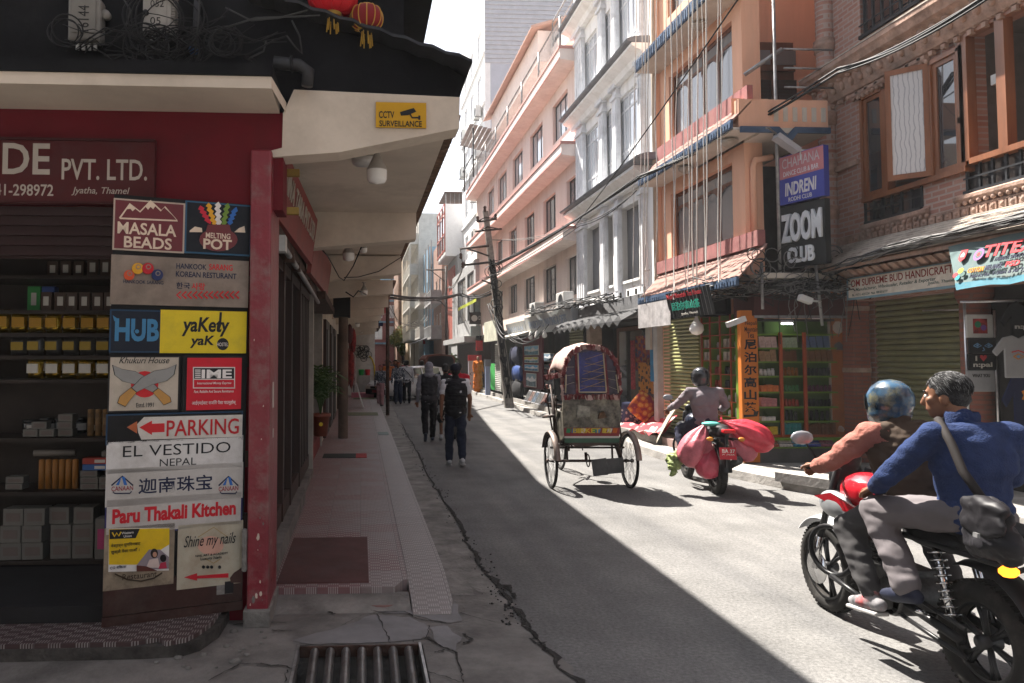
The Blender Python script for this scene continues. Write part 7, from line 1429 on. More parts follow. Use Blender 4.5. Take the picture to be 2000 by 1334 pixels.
mb=MB();mb.lathe([(0,0),(.12,0),(.17,.34),(.185,.34),(.185,.40),(.165,.4),(.15,.33),(0,.33)],(cx,cy_,.34),TERR,18);pt_=part(mb,'pot',t);mb=MB();mb.lathe([(0,0),(.035,0)],(cx+.02,cy_-.165,.56),M('yellow_sticker',(.6,.45,.03)),12,axis=(0,-1,.1));mb.build('sticker',pt_)
mb=MB();mb2=MB()
PALM=[M('palm_leaf_%d'%i,c,rough=.5,var=.2)for i,c in enumerate(((.03,.07,.018),(.05,.1,.025),(.08,.13,.04)))]
for k in range(30):
 a=rnd.uniform(0,6.28);ln=rnd.uniform(.45,.95);sp=rnd.uniform(.12,.42);pts=[Vector((cx,cy_,.7))+Vector((math.cos(a)*sp*(i/6)**1.3,math.sin(a)*sp*(i/6)**1.3,ln*math.sin(i/6*1.9)*(1 if i<5 else .93)))for i in range(7)]
 mb2.tube(pts,[.006]*6+[.002],PALM[1],4)
 for i in range(2,7):
  for sgn in(-1,1):
   for jj in(0,.5):
    p=pts[i]if jj==0 or i==6 else pts[i].lerp(pts[i+1],.5);d=(pts[i]-pts[i-1]).normalized();s_=d.cross(Vector((0,0,1)));s_=s_.normalized()if s_.length>.01 else Vector((1,0,0));tip=p+d*.1+s_*sgn*rnd.uniform(.1,.18)-Vector((0,0,.05));w_=d*.011;mb.add([p-w_,p.lerp(tip,.4)+Vector((0,0,.012))-w_,tip,p.lerp(tip,.4)+Vector((0,0,.012))+w_,p+w_],[(0,1,2,3,4)],rnd.choice(PALM))
part(mb2,'stem',t);part(mb,'foliage',t)
mb=MB();mb.prism([(-.98,.34),(-.88,.34),(-.9,.75),(-.96,.9),(-1.0,.7)],'y',12.78,12.83,M('carved_orange_wood',(.22,.08,.03),var=.2));tag(mb.build('carved_board',None,(-.95,12.8,.34)),'small carved orange board behind the palm pot','board')
mb=MB();mb.box(-.584,-.582,4.8,4.86,1.38,1.55,WLAB);mb.box(-.584,-.5822,4.82,4.87,1.18,1.24,WLAB);tag(mb.build('sticker',None,(-.58,4.85,1.4)),'two small white stickers on the red corner pillar','sticker')
# drain grate of steel pipes
t=thing('drain_grate','steel drain grate of seven polished pipes set in the cracked lane','drain grate',loc=(0,3.7,0));mb=MB()
FRM=M('worn_frame_iron',(.3,.29,.28),rough=.45,metal=.6,var=.35,scale=9)
mb.box(-.37,-.355,3.0,4.33,-.05,.02,FRM);mb.box(.345,.36,3.0,4.33,-.05,.022,FRM);mb.box(-.355,.345,4.315,4.33,-.05,.012,RUST);mb.box(-.355,.345,3.5,3.53,-.12,-.07,RUST);part(mb,'frame',t)
for k in range(7):
 x=-.255+k*.088;mb=MB();mb.tube([(x-.003,2.9,-.005),(x+.01*(k-3)/3,4.28,-.005)],.026,STEEL,16);part(mb,'bar',t)
 # == right side street furniture in the distance
def roll_sign(px0,px1,py0,py1,Y,hd,body,label,lines):
 a,b_=P(px0,py0,Y=Y),P(px1,py1,Y=Y);zz=a.z-.3;mb=MB();mb.box(a.x,b_.x,Y,Y+.12,.15,zz,M(body[0],body[1],rough=.5,var=.08));s=mb.build('standing_sign',None,(a.x,Y,.15));tag(s,label,'sign');mb=MB();mb.box(a.x-.02,b_.x+.02,Y-.03,Y+.1,zz+.001,a.z,M(hd[0],hd[1],rough=.5));mb.build('header',s)
 for tx,f,m in lines:text(tx,s,m,((a.x+b_.x)/2,Y-.002,.15+(zz-.15)*f),(b_.x-a.x)*.8,.14,FR_FRONT,.02)
roll_sign(915,940,693,762,36.1,('red_header',(.45,.03,.04)),('pale_lilac_board',(.5,.47,.53)),'standing notice board with a red head and pale face near the orange robed figure',[('CASI',.55,NV)])
roll_sign(948,958,702,752,31,('grey_header',(.2,.2,.22)),('blue_white_board',(.3,.35,.5)),'narrow blue and white standing board by the pale shutter',[])
mb=MB();a,b_=P(930,665,Y=35),P(943,685,Y=35);mb.box(a.x,b_.x,35,35.15,b_.z,a.z,sign_red('b3202a'));s=mb.build('hanging_sign',None,(a.x,35,b_.z));tag(s,'small red light box sign below the round logo board','sign')
mb=MB();mb.box(5.2,5.4,60,60.3,3.0,4.4,sign_red('b3202a'));tag(mb.build('hanging_sign',None,(5.2,60,3)),'narrow upright red sign far down the street','sign')
mb=MB();mb.prism([(4.0,2.9),(6.0,3.7),(6.0,3.75),(4.0,2.96)],'y',55,60,M('grey_far_awning',(.3,.3,.32)));mb.tube([(4.1,55.2,0),(4.1,55.2,2.9)],.03,IRON,5);tag(mb.build('awning',None,(5,57,3)),'grey sloping awning over the pavement far down the street','awning')
mb=MB();mb.box(6.1,6.25,32.5,34,.3,1.5,M('bright_green_crate',(.03,.3,.06)));tag(mb.build('green_panel',None,(6.1,33,.3)),'bright green panel in a dark shop doorway behind the leaning pole','panel')
shutter_x('shutter',ph,6.1,31,32.4,.27,2.4,M('pale_roller',(.4,.39,.36)))
rnd=random.Random(8);t=thing('planter','green potted shrub before the dark glass shop','plant',loc=(5.4,42,0));mb=MB();mb.lathe([(0,0),(.2,0),(.28,.5),(0,.5)],(5.3,42,.1),TERR,12);part(mb,'pot',t);mb=MB();leaves(mb,(5.3,42,1.3),(.55,.5,.8),260,.13,LEAFM[:2],rnd);part(mb,'foliage',t)
hang('string_light',895,930,592,598,5.4,M('yellow_green_garland',(.4,.45,.03),var=.4,scale=9),'yellow green garland strung over the far shop canopy','garland',3)
# == soft shapes: joined capsules, voxel-remeshed into one skin
from mathutils import noise
def blob(name,prims,m,vox,parent=None,wob=0.0,wf_=7.0,it=3,origin=None):
 """prims: (p0, r0, p1, r1) tapered limbs or (centre, (rx,ry,rz)[, rot]) balls -> one continuous mesh"""
 mb=MB()
 for q in prims:
  if len(q)==4 and isinstance(q[1],(int,float)):
   a,r0,b_,r1=q;mb.tube([a,b_],[r0,r1],m,12);mb.ball(a,r0,m,12);mb.ball(b_,r1,m,12)
  else:mb.ball(q[0],q[1],m,14,q[2]if len(q)>2 else None)
 o=mb.build('tmp');md=o.modifiers.new('r','REMESH');md.mode='VOXEL';md.voxel_size=vox;md.use_smooth_shade=True
 s_=o.modifiers.new('s','SMOOTH');s_.iterations=it;s_.factor=.5;me=mesh_of(o);C.objects.unlink(o);bpy.data.objects.remove(o)
 if wob:
  ns=[v.normal.copy()for v in me.vertices]
  for v,nn in zip(me.vertices,ns):p=v.co;q=Vector((p.x*wf_*1.3,p.y*wf_*1.3,p.z*wf_*2.2));v.co=p+nn*wob*(noise.noise(q)+.5*noise.noise(q*2.6))
 og=Vector(origin)if origin is not None else Vector((0,0,0));me.transform(Matrix.Translation(-og));me.materials.clear();me.materials.append(m)
 for p in me.polygons:p.use_smooth=True
 me.name=name;ob=bpy.data.objects.new(name,me);C.objects.link(ob);ob.location=og;WL[ob.name]=og;return attach(ob,parent)
SKIN=M('brown_skin',(.2,.095,.055),rough=.55,var=.1,scale=8);HAIRB=M('black_hair',(.012,.011,.011),rough=.6,var=.4,scale=40,bump=.5,bscale=90)
def strands(L,s,par,m,n=520,seed=1):
 """short hairs lying back over the scalp"""
 rd=random.Random(seed);mb=MB()
 for i in range(n):
  th,ph=rd.uniform(0,1.75),rd.uniform(0,6.283);x,y,z=math.sin(th)*math.sin(ph),math.sin(th)*math.cos(ph),math.cos(th)
  if y>.35 and z<.42:continue
  c=Vector((x*.084,y*.097-.022,z*.081+.05));d=Vector((x*.5,-.75+.3*rd.random(),-.35-.5*(1-z)))+Vector((rd.uniform(-.25,.25),0,rd.uniform(-.2,.2)));nn=Vector((x,y,z));d=(d-nn*d.dot(nn)).normalized();ln=rd.uniform(.022,.04)
  mb.tube([L(*(c+nn*.001)),L(*(c+d*ln*.55+nn*.0035)),L(*(c+d*ln+nn*.0005))],[.0016*s,.0014*s,.0005*s],m[i%len(m)],4,False)
 return mb.build('hair_strands',par)
def lerp(a,b_,t):return Vector(a).lerp(Vector(b_),t)
def hand_prims(wr,tip,side,s=1.0,curl=.5,pn=None):
 """palm, four unequal bent fingers and a side thumb from wrist wr towards tip"""
 d=(Vector(tip)-Vector(wr)).normalized();n_=Vector(pn).normalized()if pn else Vector((0,0,-1));n_=(n_-d*n_.dot(d)).normalized();sd_=d.cross(n_)*side;pr=[];wr=Vector(wr)
 pm_=wr+d*.085*s;pr.append((wr,.024*s,wr+d*.03*s,.026*s))
 for k,(o,ln)in enumerate(((-.028,.06),(-.009,.074),(.01,.07),(.028,.054))):
  b_=pm_+sd_*o*s;pr.append((wr+d*.02*s+sd_*o*.6*s,.014*s,b_,.012*s));m1=b_+(d*(1-curl*.45)+n_*curl*.8).normalized()*ln*.55*s;pr.append((b_,.0105*s,m1,.0095*s));pr.append((m1,.0095*s,m1+(d*(1-curl*1.5)+n_*curl*1.2).normalized()*ln*.5*s,.008*s))
 t0=wr+d*.03*s-sd_*.026*s;t1=t0+(d*.6-sd_*.7+n_*.3).normalized()*.045*s;pr+=[(t0,.013*s,t1,.011*s),(t1,.0105*s,t1+(d*.8+n_*.5).normalized()*.035*s,.009*s)]
 return pr
def head_prims(c,fwd,s=1.0):
 c=Vector(c);f=Vector(fwd).normalized();u=Vector((0,0,1));r_=f.cross(u).normalized();u=r_.cross(f);rm=Matrix((r_,f,u)).transposed()
 L=lambda x,y,z:c+(r_*x+f*y+u*z)*s
 pr=[(L(0,-.012,.03),(.076*s,.094*s,.088*s),rm),(L(0,.03,-.045),(.058*s,.062*s,.065*s),rm),(L(0,.055,-.085),(.034*s,.03*s,.025*s),rm),(L(0,.086,.018),.011*s,L(0,.106,-.028),.015*s),(L(0,.082,-.055),(.026*s,.014*s,.009*s),rm),(L(0,.08,-.068),(.022*s,.013*s,.008*s),rm),(L(.045,.055,-.012),(.026*s,.024*s,.022*s),rm),(L(-.045,.055,-.012),(.026*s,.024*s,.022*s),rm),(L(.032,.075,.03),.012*s,L(.014,.082,.026),.01*s),(L(-.032,.075,.03),.012*s,L(-.014,.082,.026),.01*s)]
 for q in(-1,1):pr.append((L(q*.077,-.012,-.01),(.012*s,.022*s,.034*s),rm))
 return pr,L,rm
def face(L,s,par):
 for q in(-1,1):
  mb=MB();mb.ball(L(q*.032,.0755,.008),.0125*s,M('eye_white',(.6,.57,.53),rough=.2),10);e=mb.build('eye',par);mb=MB();mb.ball(L(q*.032,.0835,.008),.0062*s,M('dark_iris',(.02,.012,.01),rough=.1),8);mb.build('iris',e)
 mb=MB()
 for q in(-1,1):mb.tube([L(q*.05,.074,.034),L(q*.032,.087,.038),L(q*.014,.09,.034)],.0045*s,HAIRB,5)
 mb.build('eyebrow',par);mb=MB();mb.tube([L(-.024,.0845,-.061),L(0,.096,-.06),L(.024,.0845,-.061)],.0035*s,M('dark_lips',(.16,.05,.04),rough=.5),5);mb.build('mouth',par)
def shoe(a,toe,m,par,s=1.0,sole=None):
 a=Vector(a);d=Vector(toe).normalized();dd=Vector((d.x,d.y,0)).normalized();pr=[(a+d*-.05*s+Vector((0,0,-.035*s)),.04*s,a+d*.09*s+Vector((0,0,-.045*s)),.042*s),(a+d*.09*s+Vector((0,0,-.048*s)),.042*s,a+d*.17*s+Vector((0,0,-.055*s)),.03*s),(a+Vector((0,0,.02)),.045*s,a+Vector((0,0,-.03)),.045*s)]
 o=blob('shoe',pr,m,.012*s,par)
 if sole:mb=MB();c=a+d*.055*s+Vector((0,0,-.085*s));ax=Vector((-dd.y,dd.x,0));mb.obox(c,(.085*s,.25*s,.022*s),sole,Matrix((ax,d,ax.cross(d))).transposed());mb.build('sole',o,bevel=.008)
 return o
def figure(label,J,fwd,cfg,vox=.014,group=None,detail=False,s=1.0):
 """one person from joints J (world space): continuous body; hair and clothes are its children"""
 g={k:Vector(v)for k,v in J.items()};f=Vector(fwd).normalized();hf=Vector(cfg.get('look',fwd)).normalized();S_=s
 def limb(a,b_,r0,r1):return(g[a],r0*S_,g[b_],r1*S_)
 r_=f.cross(Vector((0,0,1))).normalized();tr=cfg.get('girth',1.0);th=(g['chest']-g['pel']).normalized();rx=(g['shR']-g['shL']).normalized();rmT=Matrix((rx,th.cross(rx),th)).transposed()
 torso=[(g['pel'],(.155*tr*S_,.115*tr*S_,.12*S_),rmT),(lerp(g['pel'],g['chest'],.5),(.15*tr*S_,.11*tr*S_,.16*S_),rmT),(g['chest'],(.175*tr*S_,.12*tr*S_,.17*S_),rmT),(g['shL'],.06*S_,g['shR'],.06*S_)]
 hp,L,rm=head_prims(g['head'],hf,S_)
 arms=lambda k,e=0.0:[limb('sh'+k,'el'+k,.055+e,.043+e),limb('el'+k,'ha'+k,.042+e,.03+e)]
 legs=lambda k,e=0.0:[limb('hp'+k,'kn'+k,.085+e,.06+e),limb('kn'+k,'an'+k,.058+e,.04+e)]
 base=[(q[0],tuple(z*.9 for z in q[1]),*q[2:])if not isinstance(q[1],float)else(q[0],q[1]*.85,q[2],q[3]*.85)for q in torso]+hp+[(g['neck'],.055*S_,lerp(g['neck'],g['head'],.75),.05*S_)]
 for k in 'LR':
  base+=arms(k)+[(q[0],q[1]*.8,q[2],q[3]*.85)for q in legs(k)];d=(g['ha'+k]-g['el'+k]).normalized()
  base+=hand_prims(g['ha'+k],g['ha'+k]+Vector(cfg.get('hd'+k,d)),-1 if k=='L' else 1,S_,cfg.get('curl',.5),cfg.get('pn'+k))
 o=blob('person',base,cfg.get('skin',SKIN),vox*(.62 if detail else 1),None,origin=(g['pel'].x,g['pel'].y,min(g['anL'].z,g['anR'].z)-.09*S_));tag(o,label,'person',group)
 if cfg.get('face',False):face(L,S_,o)
 hr=cfg.get('hair')
 if hr:blob('hair',[(L(0,-.022,.05),(.083*S_,.095*S_,.08*S_),rm),(L(0,-.055,.0),(.074*S_,.055*S_,.07*S_),rm)]+([(L(0,.03,.1),(.06*S_,.045*S_,.03*S_),rm)]if cfg.get('fringe',True)else[])+[(L(q*.073,-.01,.03),(.014*S_,.03*S_,.04*S_),rm)for q in(-1,1)],hr,.009,o,wob=.004,wf_=22)
 if cfg.get('cap'):
  cp=blob('cap',[(L(0,-.015,.06),(.09*S_,.105*S_,.075*S_),rm),(L(0,-.02,.03),(.09*S_,.1*S_,.05*S_),rm)],cfg['cap'],.012,o);blob('peak',[(L(0,.11,.045),(.065*S_,.07*S_,.012*S_),rm)],cfg['cap'],.008,cp)
 if cfg.get('hood'):blob('hood',[(L(0,-.03,.04),(.1*S_,.115*S_,.11*S_),rm),(L(0,-.06,-.05),(.1*S_,.09*S_,.09*S_),rm),(g['neck']-f*.05,(.12*S_,.09*S_,.07*S_))],cfg['hood'],.014,o,wob=.012,wf_=9)
 if cfg.get('helmet'):
  hm=cfg['helmet'];h=blob('helmet',[(L(0,-.01,.03),(.122*S_,.14*S_,.125*S_),rm),(L(0,-.0,-.04),(.118*S_,.125*S_,.09*S_),rm),(L(0,.05,-.08),(.09*S_,.09*S_,.05*S_),rm)],hm,.012,o)
  vz=MB();vs=[];
  for i in range(13):
   a=R(-70+i*140/12)
   for zz in(-.035,.0,.035,.06):q=(1-((zz-.02)/.2)**2)**.5;vs.append(L(.127*math.sin(a)*q,-.005+.147*math.cos(a)*q,zz))
  vz.add(vs,[(i*4+j,i*4+j+1,i*4+j+5,i*4+j+4)for i in range(12)for j in range(3)],M('smoked_visor',(.02,.02,.025),rough=.08,spec=.9),True);vz.build('visor',h)
 tp=cfg.get('top')
 if tp:
  e=.016;pr=[(q[0],tuple(z+.012 for z in q[1]),*q[2:])if not isinstance(q[1],float)else(q[0],q[1]+.014,q[2],q[3]+.014)for q in torso]+[(g['neck']-th*.03,.062*S_,g['neck']+th*.015,.058*S_)]
  for k in 'LR':
   sl=cfg.get('sleeve',1.0)
   if sl>=1:pr+=arms(k,.014)
   elif sl>0:pr.append((g['sh'+k],.07*S_,lerp(g['sh'+k],g['el'+k],sl),.066*S_))
  blob('shirt',pr,tp,vox*.9,o,wob=cfg.get('wob',.014),wf_=7)
 if cfg.get('vest'):blob('vest',[(q[0],tuple(z+.028 for z in q[1]),*q[2:])if not isinstance(q[1],float)else(lerp(q[0],q[2],.12),q[1]+.022,lerp(q[0],q[2],.88),q[3]+.022)for q in torso]+[(g['neck']-th*.03,.075*S_,g['neck']+th*.02,.068*S_)],cfg['vest'],vox*.9,o,wob=.016,wf_=8)
 bt_=cfg.get('bottom')
 if bt_:
  pr=[(g['pel']+Vector((0,0,.0)),((.155*tr+.014)*S_,(.115*tr+.014)*S_,.11*S_),rmT)]
  for k in 'LR':
   c_=cfg.get('crop',1.0);w_=cfg.get('wide',.012);kn,an=g['kn'+k],g['an'+k];pr.append((g['hp'+k],.095*S_,kn,(.066+w_)*S_));pr.append((kn,(.066+w_)*S_,lerp(kn,an,.93*c_ if c_>.3 else .1),(.05+w_)*S_))
  blob('trousers',pr,bt_,vox*.9,o,wob=.015,wf_=5)
 for k in 'LR':shoe(g['an'+k],cfg.get('toe'+k,cfg.get('toe',fwd)),cfg.get('shoes',BLKC),o,S_,cfg.get('sole'))
 return o,L
def standing(base,rz,h,stride=.0,armL=(.05,.0),armR=(.05,.0),lean=0.0,lift=0.0,**ov):
 """joints of a standing or walking person; arms = (forward of elbow, forward of hand)"""
 k=h/1.7;fx=Vector((-math.sin(rz),math.cos(rz),0));rx=Vector((math.cos(rz),math.sin(rz),0));b_=Vector(base)
 W=lambda x,y,z:b_+(rx*x+fx*y+Vector((0,0,z)))*k
 J=dict(pel=W(0,0,.93),chest=W(0,lean*.6,1.25),neck=W(0,lean,1.45),head=W(0,lean*1.2+.02,1.585),shL=W(-.185,lean*.8,1.39),shR=W(.185,lean*.8,1.39),hpL=W(-.085,0,.9),hpR=W(.085,0,.9))
 for q,sg,ar in(('L',-1,armL),('R',1,armR)):J['el'+q]=W(sg*.24,ar[0]-.03,1.12);J['ha'+q]=W(sg*.25,ar[1]+.02,.88+max(0,abs(ar[1])-.1)*.3)
 for q,sg,st in(('L',-1,stride),('R',1,-stride)):
  bk=max(0,-st);J['an'+q]=W(sg*.09,st,.085+(lift if st<0 else 0));J['kn'+q]=W(sg*.095,st*.45+.035,.5)
 for q,v in ov.items():J[q]=W(*v)
 return J,fx,k
 # == motorcycles
RUBT=M('tyre_rubber',(.018,.017,.016),rough=.85,var=.3,dirt=(.1,.09,.08),dscale=6,damt=.4);ALLOY=M('dark_alloy',(.04,.04,.042),rough=.4,metal=.6,var=.2);CHR=M('chrome',(.6,.6,.6),rough=.15,metal=1,var=.1);ENG=M('engine_metal',(.12,.12,.12),rough=.5,metal=.6,var=.4,scale=12,dirt=(.05,.045,.04));BPL=M('black_plastic',(.014,.014,.015),rough=.35,var=.2);PLATE=M('red_plate',(.4,.02,.03),rough=.4)
def wheel(t,c,r,wd,spokes=6,name='wheel'):
 c=Vector(c);mb=MB();mb.lathe([(.0,-.05),(.035,-.05),(.035,.05),(0,.05)],c,ALLOY,12,axis=(1,0,0))
 for k in range(spokes):
  a=k*2*math.pi/spokes+.3
  for da in(-.14,.14):mb.tube([c+Vector((0,math.cos(a)*.03,math.sin(a)*.03)),c+Vector((0,math.cos(a+da*.5)*r*.4,math.sin(a+da*.5)*r*.4)),c+Vector((0,math.cos(a+da)*(r-wd*1.0),math.sin(a+da)*(r-wd)))],[.014,.012,.011],ALLOY,6)
 o=part(mb,name,t);mb=MB();mb.ring(c,r-wd*.55,wd*.55,RUBT,n=40,k=12)
 for k in range(60):a=k*math.pi/30;mb.obox(c+Vector((0,math.cos(a)*(r-.004),math.sin(a)*(r-.004))),(wd*.7,.014,.01),RUBT,Matrix.Rotation(a-math.pi/2,3,'X'))
 mb.build('tyre',o);mb=MB();mb.lathe([(r-wd*1.15,-.03),(r-wd*.95,-.032),(r-wd*.95,.032),(r-wd*1.15,.03)],c,ALLOY,40,axis=(1,0,0));mb.build('rim',o);return o
def arc_strip(mb,c,r,a0,a1,hw,m,th=.006,n=14):
 c=Vector(c);vs=[]
 for i in range(n+1):
  a=a0+(a1-a0)*i/n
  for(rr,x)in((r,-hw),(r+hw*.35,0),(r,hw),(r-th,hw),(r+hw*.35-th,0),(r-th,-hw)):vs.append(c+Vector((x,math.cos(a)*rr,math.sin(a)*rr)))
 mb.add(vs,[(i*6+j,i*6+(j+1)%6,i*6+6+(j+1)%6,i*6+6+j)for i in range(n)for j in range(6)],m,True)
def motorcycle(label,paintm,guard,silver,plate,lit):
 t=thing('motorcycle',label,'motorcycle');wheel(t,(0,1.32,.295),.295,.085);wheel(t,(0,0,.3),.3,.11)
 mb=MB()
 for sx in(-.1,.1):mb.tube([(sx,1.315,.295),(sx,1.24,.52)],.026,CHR,10);mb.tube([(sx,1.25,.5),(sx,1.03,1.0)],.022,BPL,10)
 mb.lathe([(0,-.012),(.11,-.012),(.11,-.004),(0,-.004)],(-.075,1.32,.295),CHR,24,axis=(1,0,0));part(mb,'fork',t)
 mb=MB();arc_strip(mb,(0,1.32,.295),.325,R(38),R(155),.06,guard);part(mb,'front_mudguard',t)
 blob('fuel_tank',[((0,.88,.87),(.15,.19,.13)),((0,.68,.86),(.13,.18,.11)),((0,.56,.83),(.1,.1,.07))],paintm,.014,t);blob('tank_cowl',[((sx,.98,.78),(.05,.17,.09))for sx in(-.15,.15)]+[((sx,.82,.74),(.04,.16,.06))for sx in(-.14,.14)],silver,.014,t)
 mb=MB()
 for sx in(-1,1):mb.add([(sx*.165,.66,.8),(sx*.2,.95,.86),(sx*.205,1.12,.81),(sx*.18,.84,.765),(sx*.150,.64,.77)],[(0,1,2,3,4)],paintm)
 part(mb,'tank_stripe',t)
 blob('headlamp_cowl',[((0,1.1,.93),(.11,.09,.12)),((0,1.08,1.05),(.09,.05,.06))],BPL,.014,t);mb=MB();mb.lathe([(0,.02),(.06,.0),(.07,-.04)],(0,1.19,.93),M('headlamp_glass',(.5,.5,.52),rough=.1),14,axis=(0,1,0));part(mb,'headlight',t)
 blob('seat',[((0,.45,.80),(.12,.2,.045)),((0,.18,.83),(.13,.22,.045)),((0,-.12,.88),(.11,.2,.045))],M('seat_vinyl',(.014,.014,.015),rough=.6),.014,t)
 blob('tail_cowl',[((0,-.1,.8),(.1,.3,.06)),((0,-.34,.85),(.08,.14,.05)),((0,.3,.74),(.12,.25,.07))],BPL,.014,t)
 mb=MB();mb.obox((0,-.47,.86),(.15,.1,.045),M('tail_lamp_red',(.5,.015,.02),rough=.2));part(mb,'tail_light',t,bevel=.012)
 for sx in(-1,1):
  mb=MB();mb.tube([(sx*.06,-.33,.76),(sx*.15,-.36,.75)],.012,BPL,6);ind=part(mb,'indicator',t);mb=MB();mb.ball((sx*.19,-.36,.75),(.045,.03,.028),M('lit_amber',(1,.25,.015),emit=1.2)if lit and sx<0 else M('amber_lens',(.5,.2,.04),rough=.2),10);mb.build('lens',ind)
  mb=MB();mb.tube([(sx*.12,1.02,1.02),(sx*.22,.98,1.06),(sx*.36,.88,1.04)],.013,BPL,8);mb.tube([(sx*.27,.94,1.055),(sx*.38,.87,1.035)],.018,RUBT,10);mb.tube([(sx*.25,1.0,1.05),(sx*.38,.96,1.02)],.006,CHR,6);hb=part(mb,'handlebar',t)
  mb=MB();mb.tube([(sx*.26,.97,1.06),(sx*.32,1.0,1.17)],.007,BPL,6);mb.ball((sx*.34,1.0,1.2),(.075,.022,.045),M('mirror_shell',(.25,.26,.28),rough=.2,spec=.8),12);mb.build('mirror',hb)
 mb=MB();mb.box(-.13,.13,.5,.78,.26,.5,ENG);mb.lathe([(.1,-.15),(.11,-.13),(.11,.13),(.1,.15),(0,.15)],(0,.52,.36),ENG,16,axis=(1,0,0))
 for k in range(6):mb.box(-.1,.1,.66+k*.008,.9+k*.004,.5+k*.022,.51+k*.022,ENG)
 part(mb,'engine',t);mb=MB()
 for sx in(-1,1):
  mb.tube([(sx*.12,.02,.3),(sx*.11,.5,.36)],.024,BPL,8);mb.tube([(sx*.1,.1,.36),(sx*.09,.22,.74)],.02,CHR,8);mb.tube([(sx*.1,.5,.72),(sx*.11,-.3,.74)],.016,BPL,8);mb.tube([(sx*.1,.95,.72),(sx*.1,.78,.25)],.018,BPL,8);mb.tube([(sx*.1,.5,.28),(sx*.26,.5,.28)],.012,CHR,8);mb.tube([(sx*.12,.2,.36),(sx*.24,.16,.40)],.012,CHR,8)
 for k in range(9):mb.ring((-.1,.1+.012*k,.4+.036*k),.035,.006,CHR,axis=(0,.3,1),n=12,k=4)
 mb.tube([(-.13,-.02,.37),(-.13,.5,.44)],.012,BPL,6);mb.tube([(-.13,-.02,.23),(-.13,.5,.29)],.012,BPL,6)
 part(mb,'frame',t);mb=MB();mb.tube([(.12,.75,.45),(.14,.72,.22),(.16,.4,.22),(.17,.1,.34)],.025,CHR,10);mb.tube([(.17,.15,.32),(.18,-.28,.48)],[.04,.055],ENG,12);part(mb,'exhaust',t)
 mb=MB();mb.ring((-.2,.95,.5),.15,.016,BPL,axis=(1,.35,0),n=22);mb.ring((.2,.95,.5),.15,.016,BPL,axis=(1,-.35,0),n=22);mb.tube([(-.24,.9,.36),(-.16,.6,.26)],.016,BPL,8);part(mb,'crash_guard',t)
 mb=MB();arc_strip(mb,(0,0,.3),.37,R(70),R(175),.07,BPL);mb.box(-.015,.015,-.4,-.33,.4,.8,BPL);part(mb,'rear_mudguard',t)
 mb=MB();mb.obox((0,-.43,.58),(.2,.008,.15),PLATE,Matrix.Rotation(-.25,3,'X'));pl=part(mb,'number_plate',t)
 frp=FR_FRONT
 for i,tx in enumerate(plate):text(tx,pl,WLAB,(0,-.438-.018*(1-i),.612-.06*i),.15,.045,frp,.02)
 return t
def place(t,loc,rz,s=1.0):t.location=loc;t.rotation_euler=(0,0,rz);t.scale=(s,)*3
MRED=M('motorcycle_red',(.42,.012,.022),rough=.2,spec=.7,coat=.5);SILV=M('silver_grey_panel',(.3,.31,.32),rough=.3,metal=.3);WGD=M('white_mudguard',(.55,.56,.58),rough=.25)
m1=motorcycle('red and silver motorcycle carrying two men at the near right',MRED,WGD,SILV,('BA 52','4217'),True);b1o,b1r=Vector((3.11,3.46,0)),R(-3)
place(m1,b1o,b1r)
def TW(o,rz,s=1.0):
 c,sn=math.cos(rz),math.sin(rz);return lambda x,y,z:Vector((o.x+(x*c-y*sn)*s,o.y+(x*sn+y*c)*s,o.z+z*s))
W=TW(b1o,b1r);f1=(math.sin(R(3)),math.cos(R(3)),0)
PEACH=M('peach_sleeve',(.3,.115,.088),rough=.85,var=.12,bump=.6,bscale=30);BRVEST=M('brown_vest',(.05,.033,.022),rough=.8,var=.15,bump=.2,bscale=20);BLSW=M('blue_sweater',(.019,.035,.1),rough=.95,var=.15,scale=14,bump=.5,bscale=120);GRTR=M('grey_trousers',(.14,.125,.13),rough=.9,var=.1);DKTR=M('dark_grey_trousers',(.055,.053,.054),rough=.9,var=.12)
HELM=M('blue_gold_helmet',(.02,.06,.11),rough=.25,spec=.5,coat=.3,var=.9,scale=7,dirt=(.2,.17,.07),dscale=9,damt=.8)
GSHOE=M('grey_red_trainer',(.25,.24,.25),rough=.7,var=.5,scale=12,dirt=(.35,.02,.02),dscale=7,damt=.9);SOLE=M('pale_sole',(.4,.39,.38),rough=.7)
J=dict(pel=W(0,.5,.88),chest=W(0,.56,1.15),neck=W(0,.6,1.31),head=W(.0,.67,1.43),shL=W(-.19,.58,1.26),shR=W(.19,.58,1.26),elL=W(-.32,.74,1.08),elR=W(.3,.76,1.08),haL=W(-.34,.83,1.05),haR=W(.34,.83,1.05),hpL=W(-.1,.5,.86),hpR=W(.1,.5,.86),knL=W(-.24,.72,.70),knR=W(.24,.72,.70),anL=W(-.24,.5,.36),anR=W(.24,.5,.36))
figure('motorcycle rider in a peach sleeved shirt, brown vest and blue gold helmet',J,f1,dict(helmet=HELM,top=PEACH,vest=BRVEST,bottom=DKTR,shoes=GSHOE,sole=SOLE,toe=(0,1,-.12),curl=1.0,pnL=(0,.6,-.8),pnR=(0,.6,-.8),hdL=(.1,1,-.1),hdR=(-.1,1,-.1),face=True),.012,None,True)
J=dict(pel=W(0,.06,.93),chest=W(0,.06,1.18),neck=W(0,.12,1.38),head=W(-.02,.2,1.50),shL=W(-.2,.06,1.31),shR=W(.2,.06,1.31),elL=W(-.33,.22,1.08),elR=W(.33,.22,1.08),haL=W(-.27,.4,.99),haR=W(.25,.42,.98),hpL=W(-.11,.06,.91),hpR=W(.11,.06,.91),knL=W(-.25,.43,.86),knR=W(.25,.43,.86),anL=W(-.25,.2,.5),anR=W(.25,.2,.5))
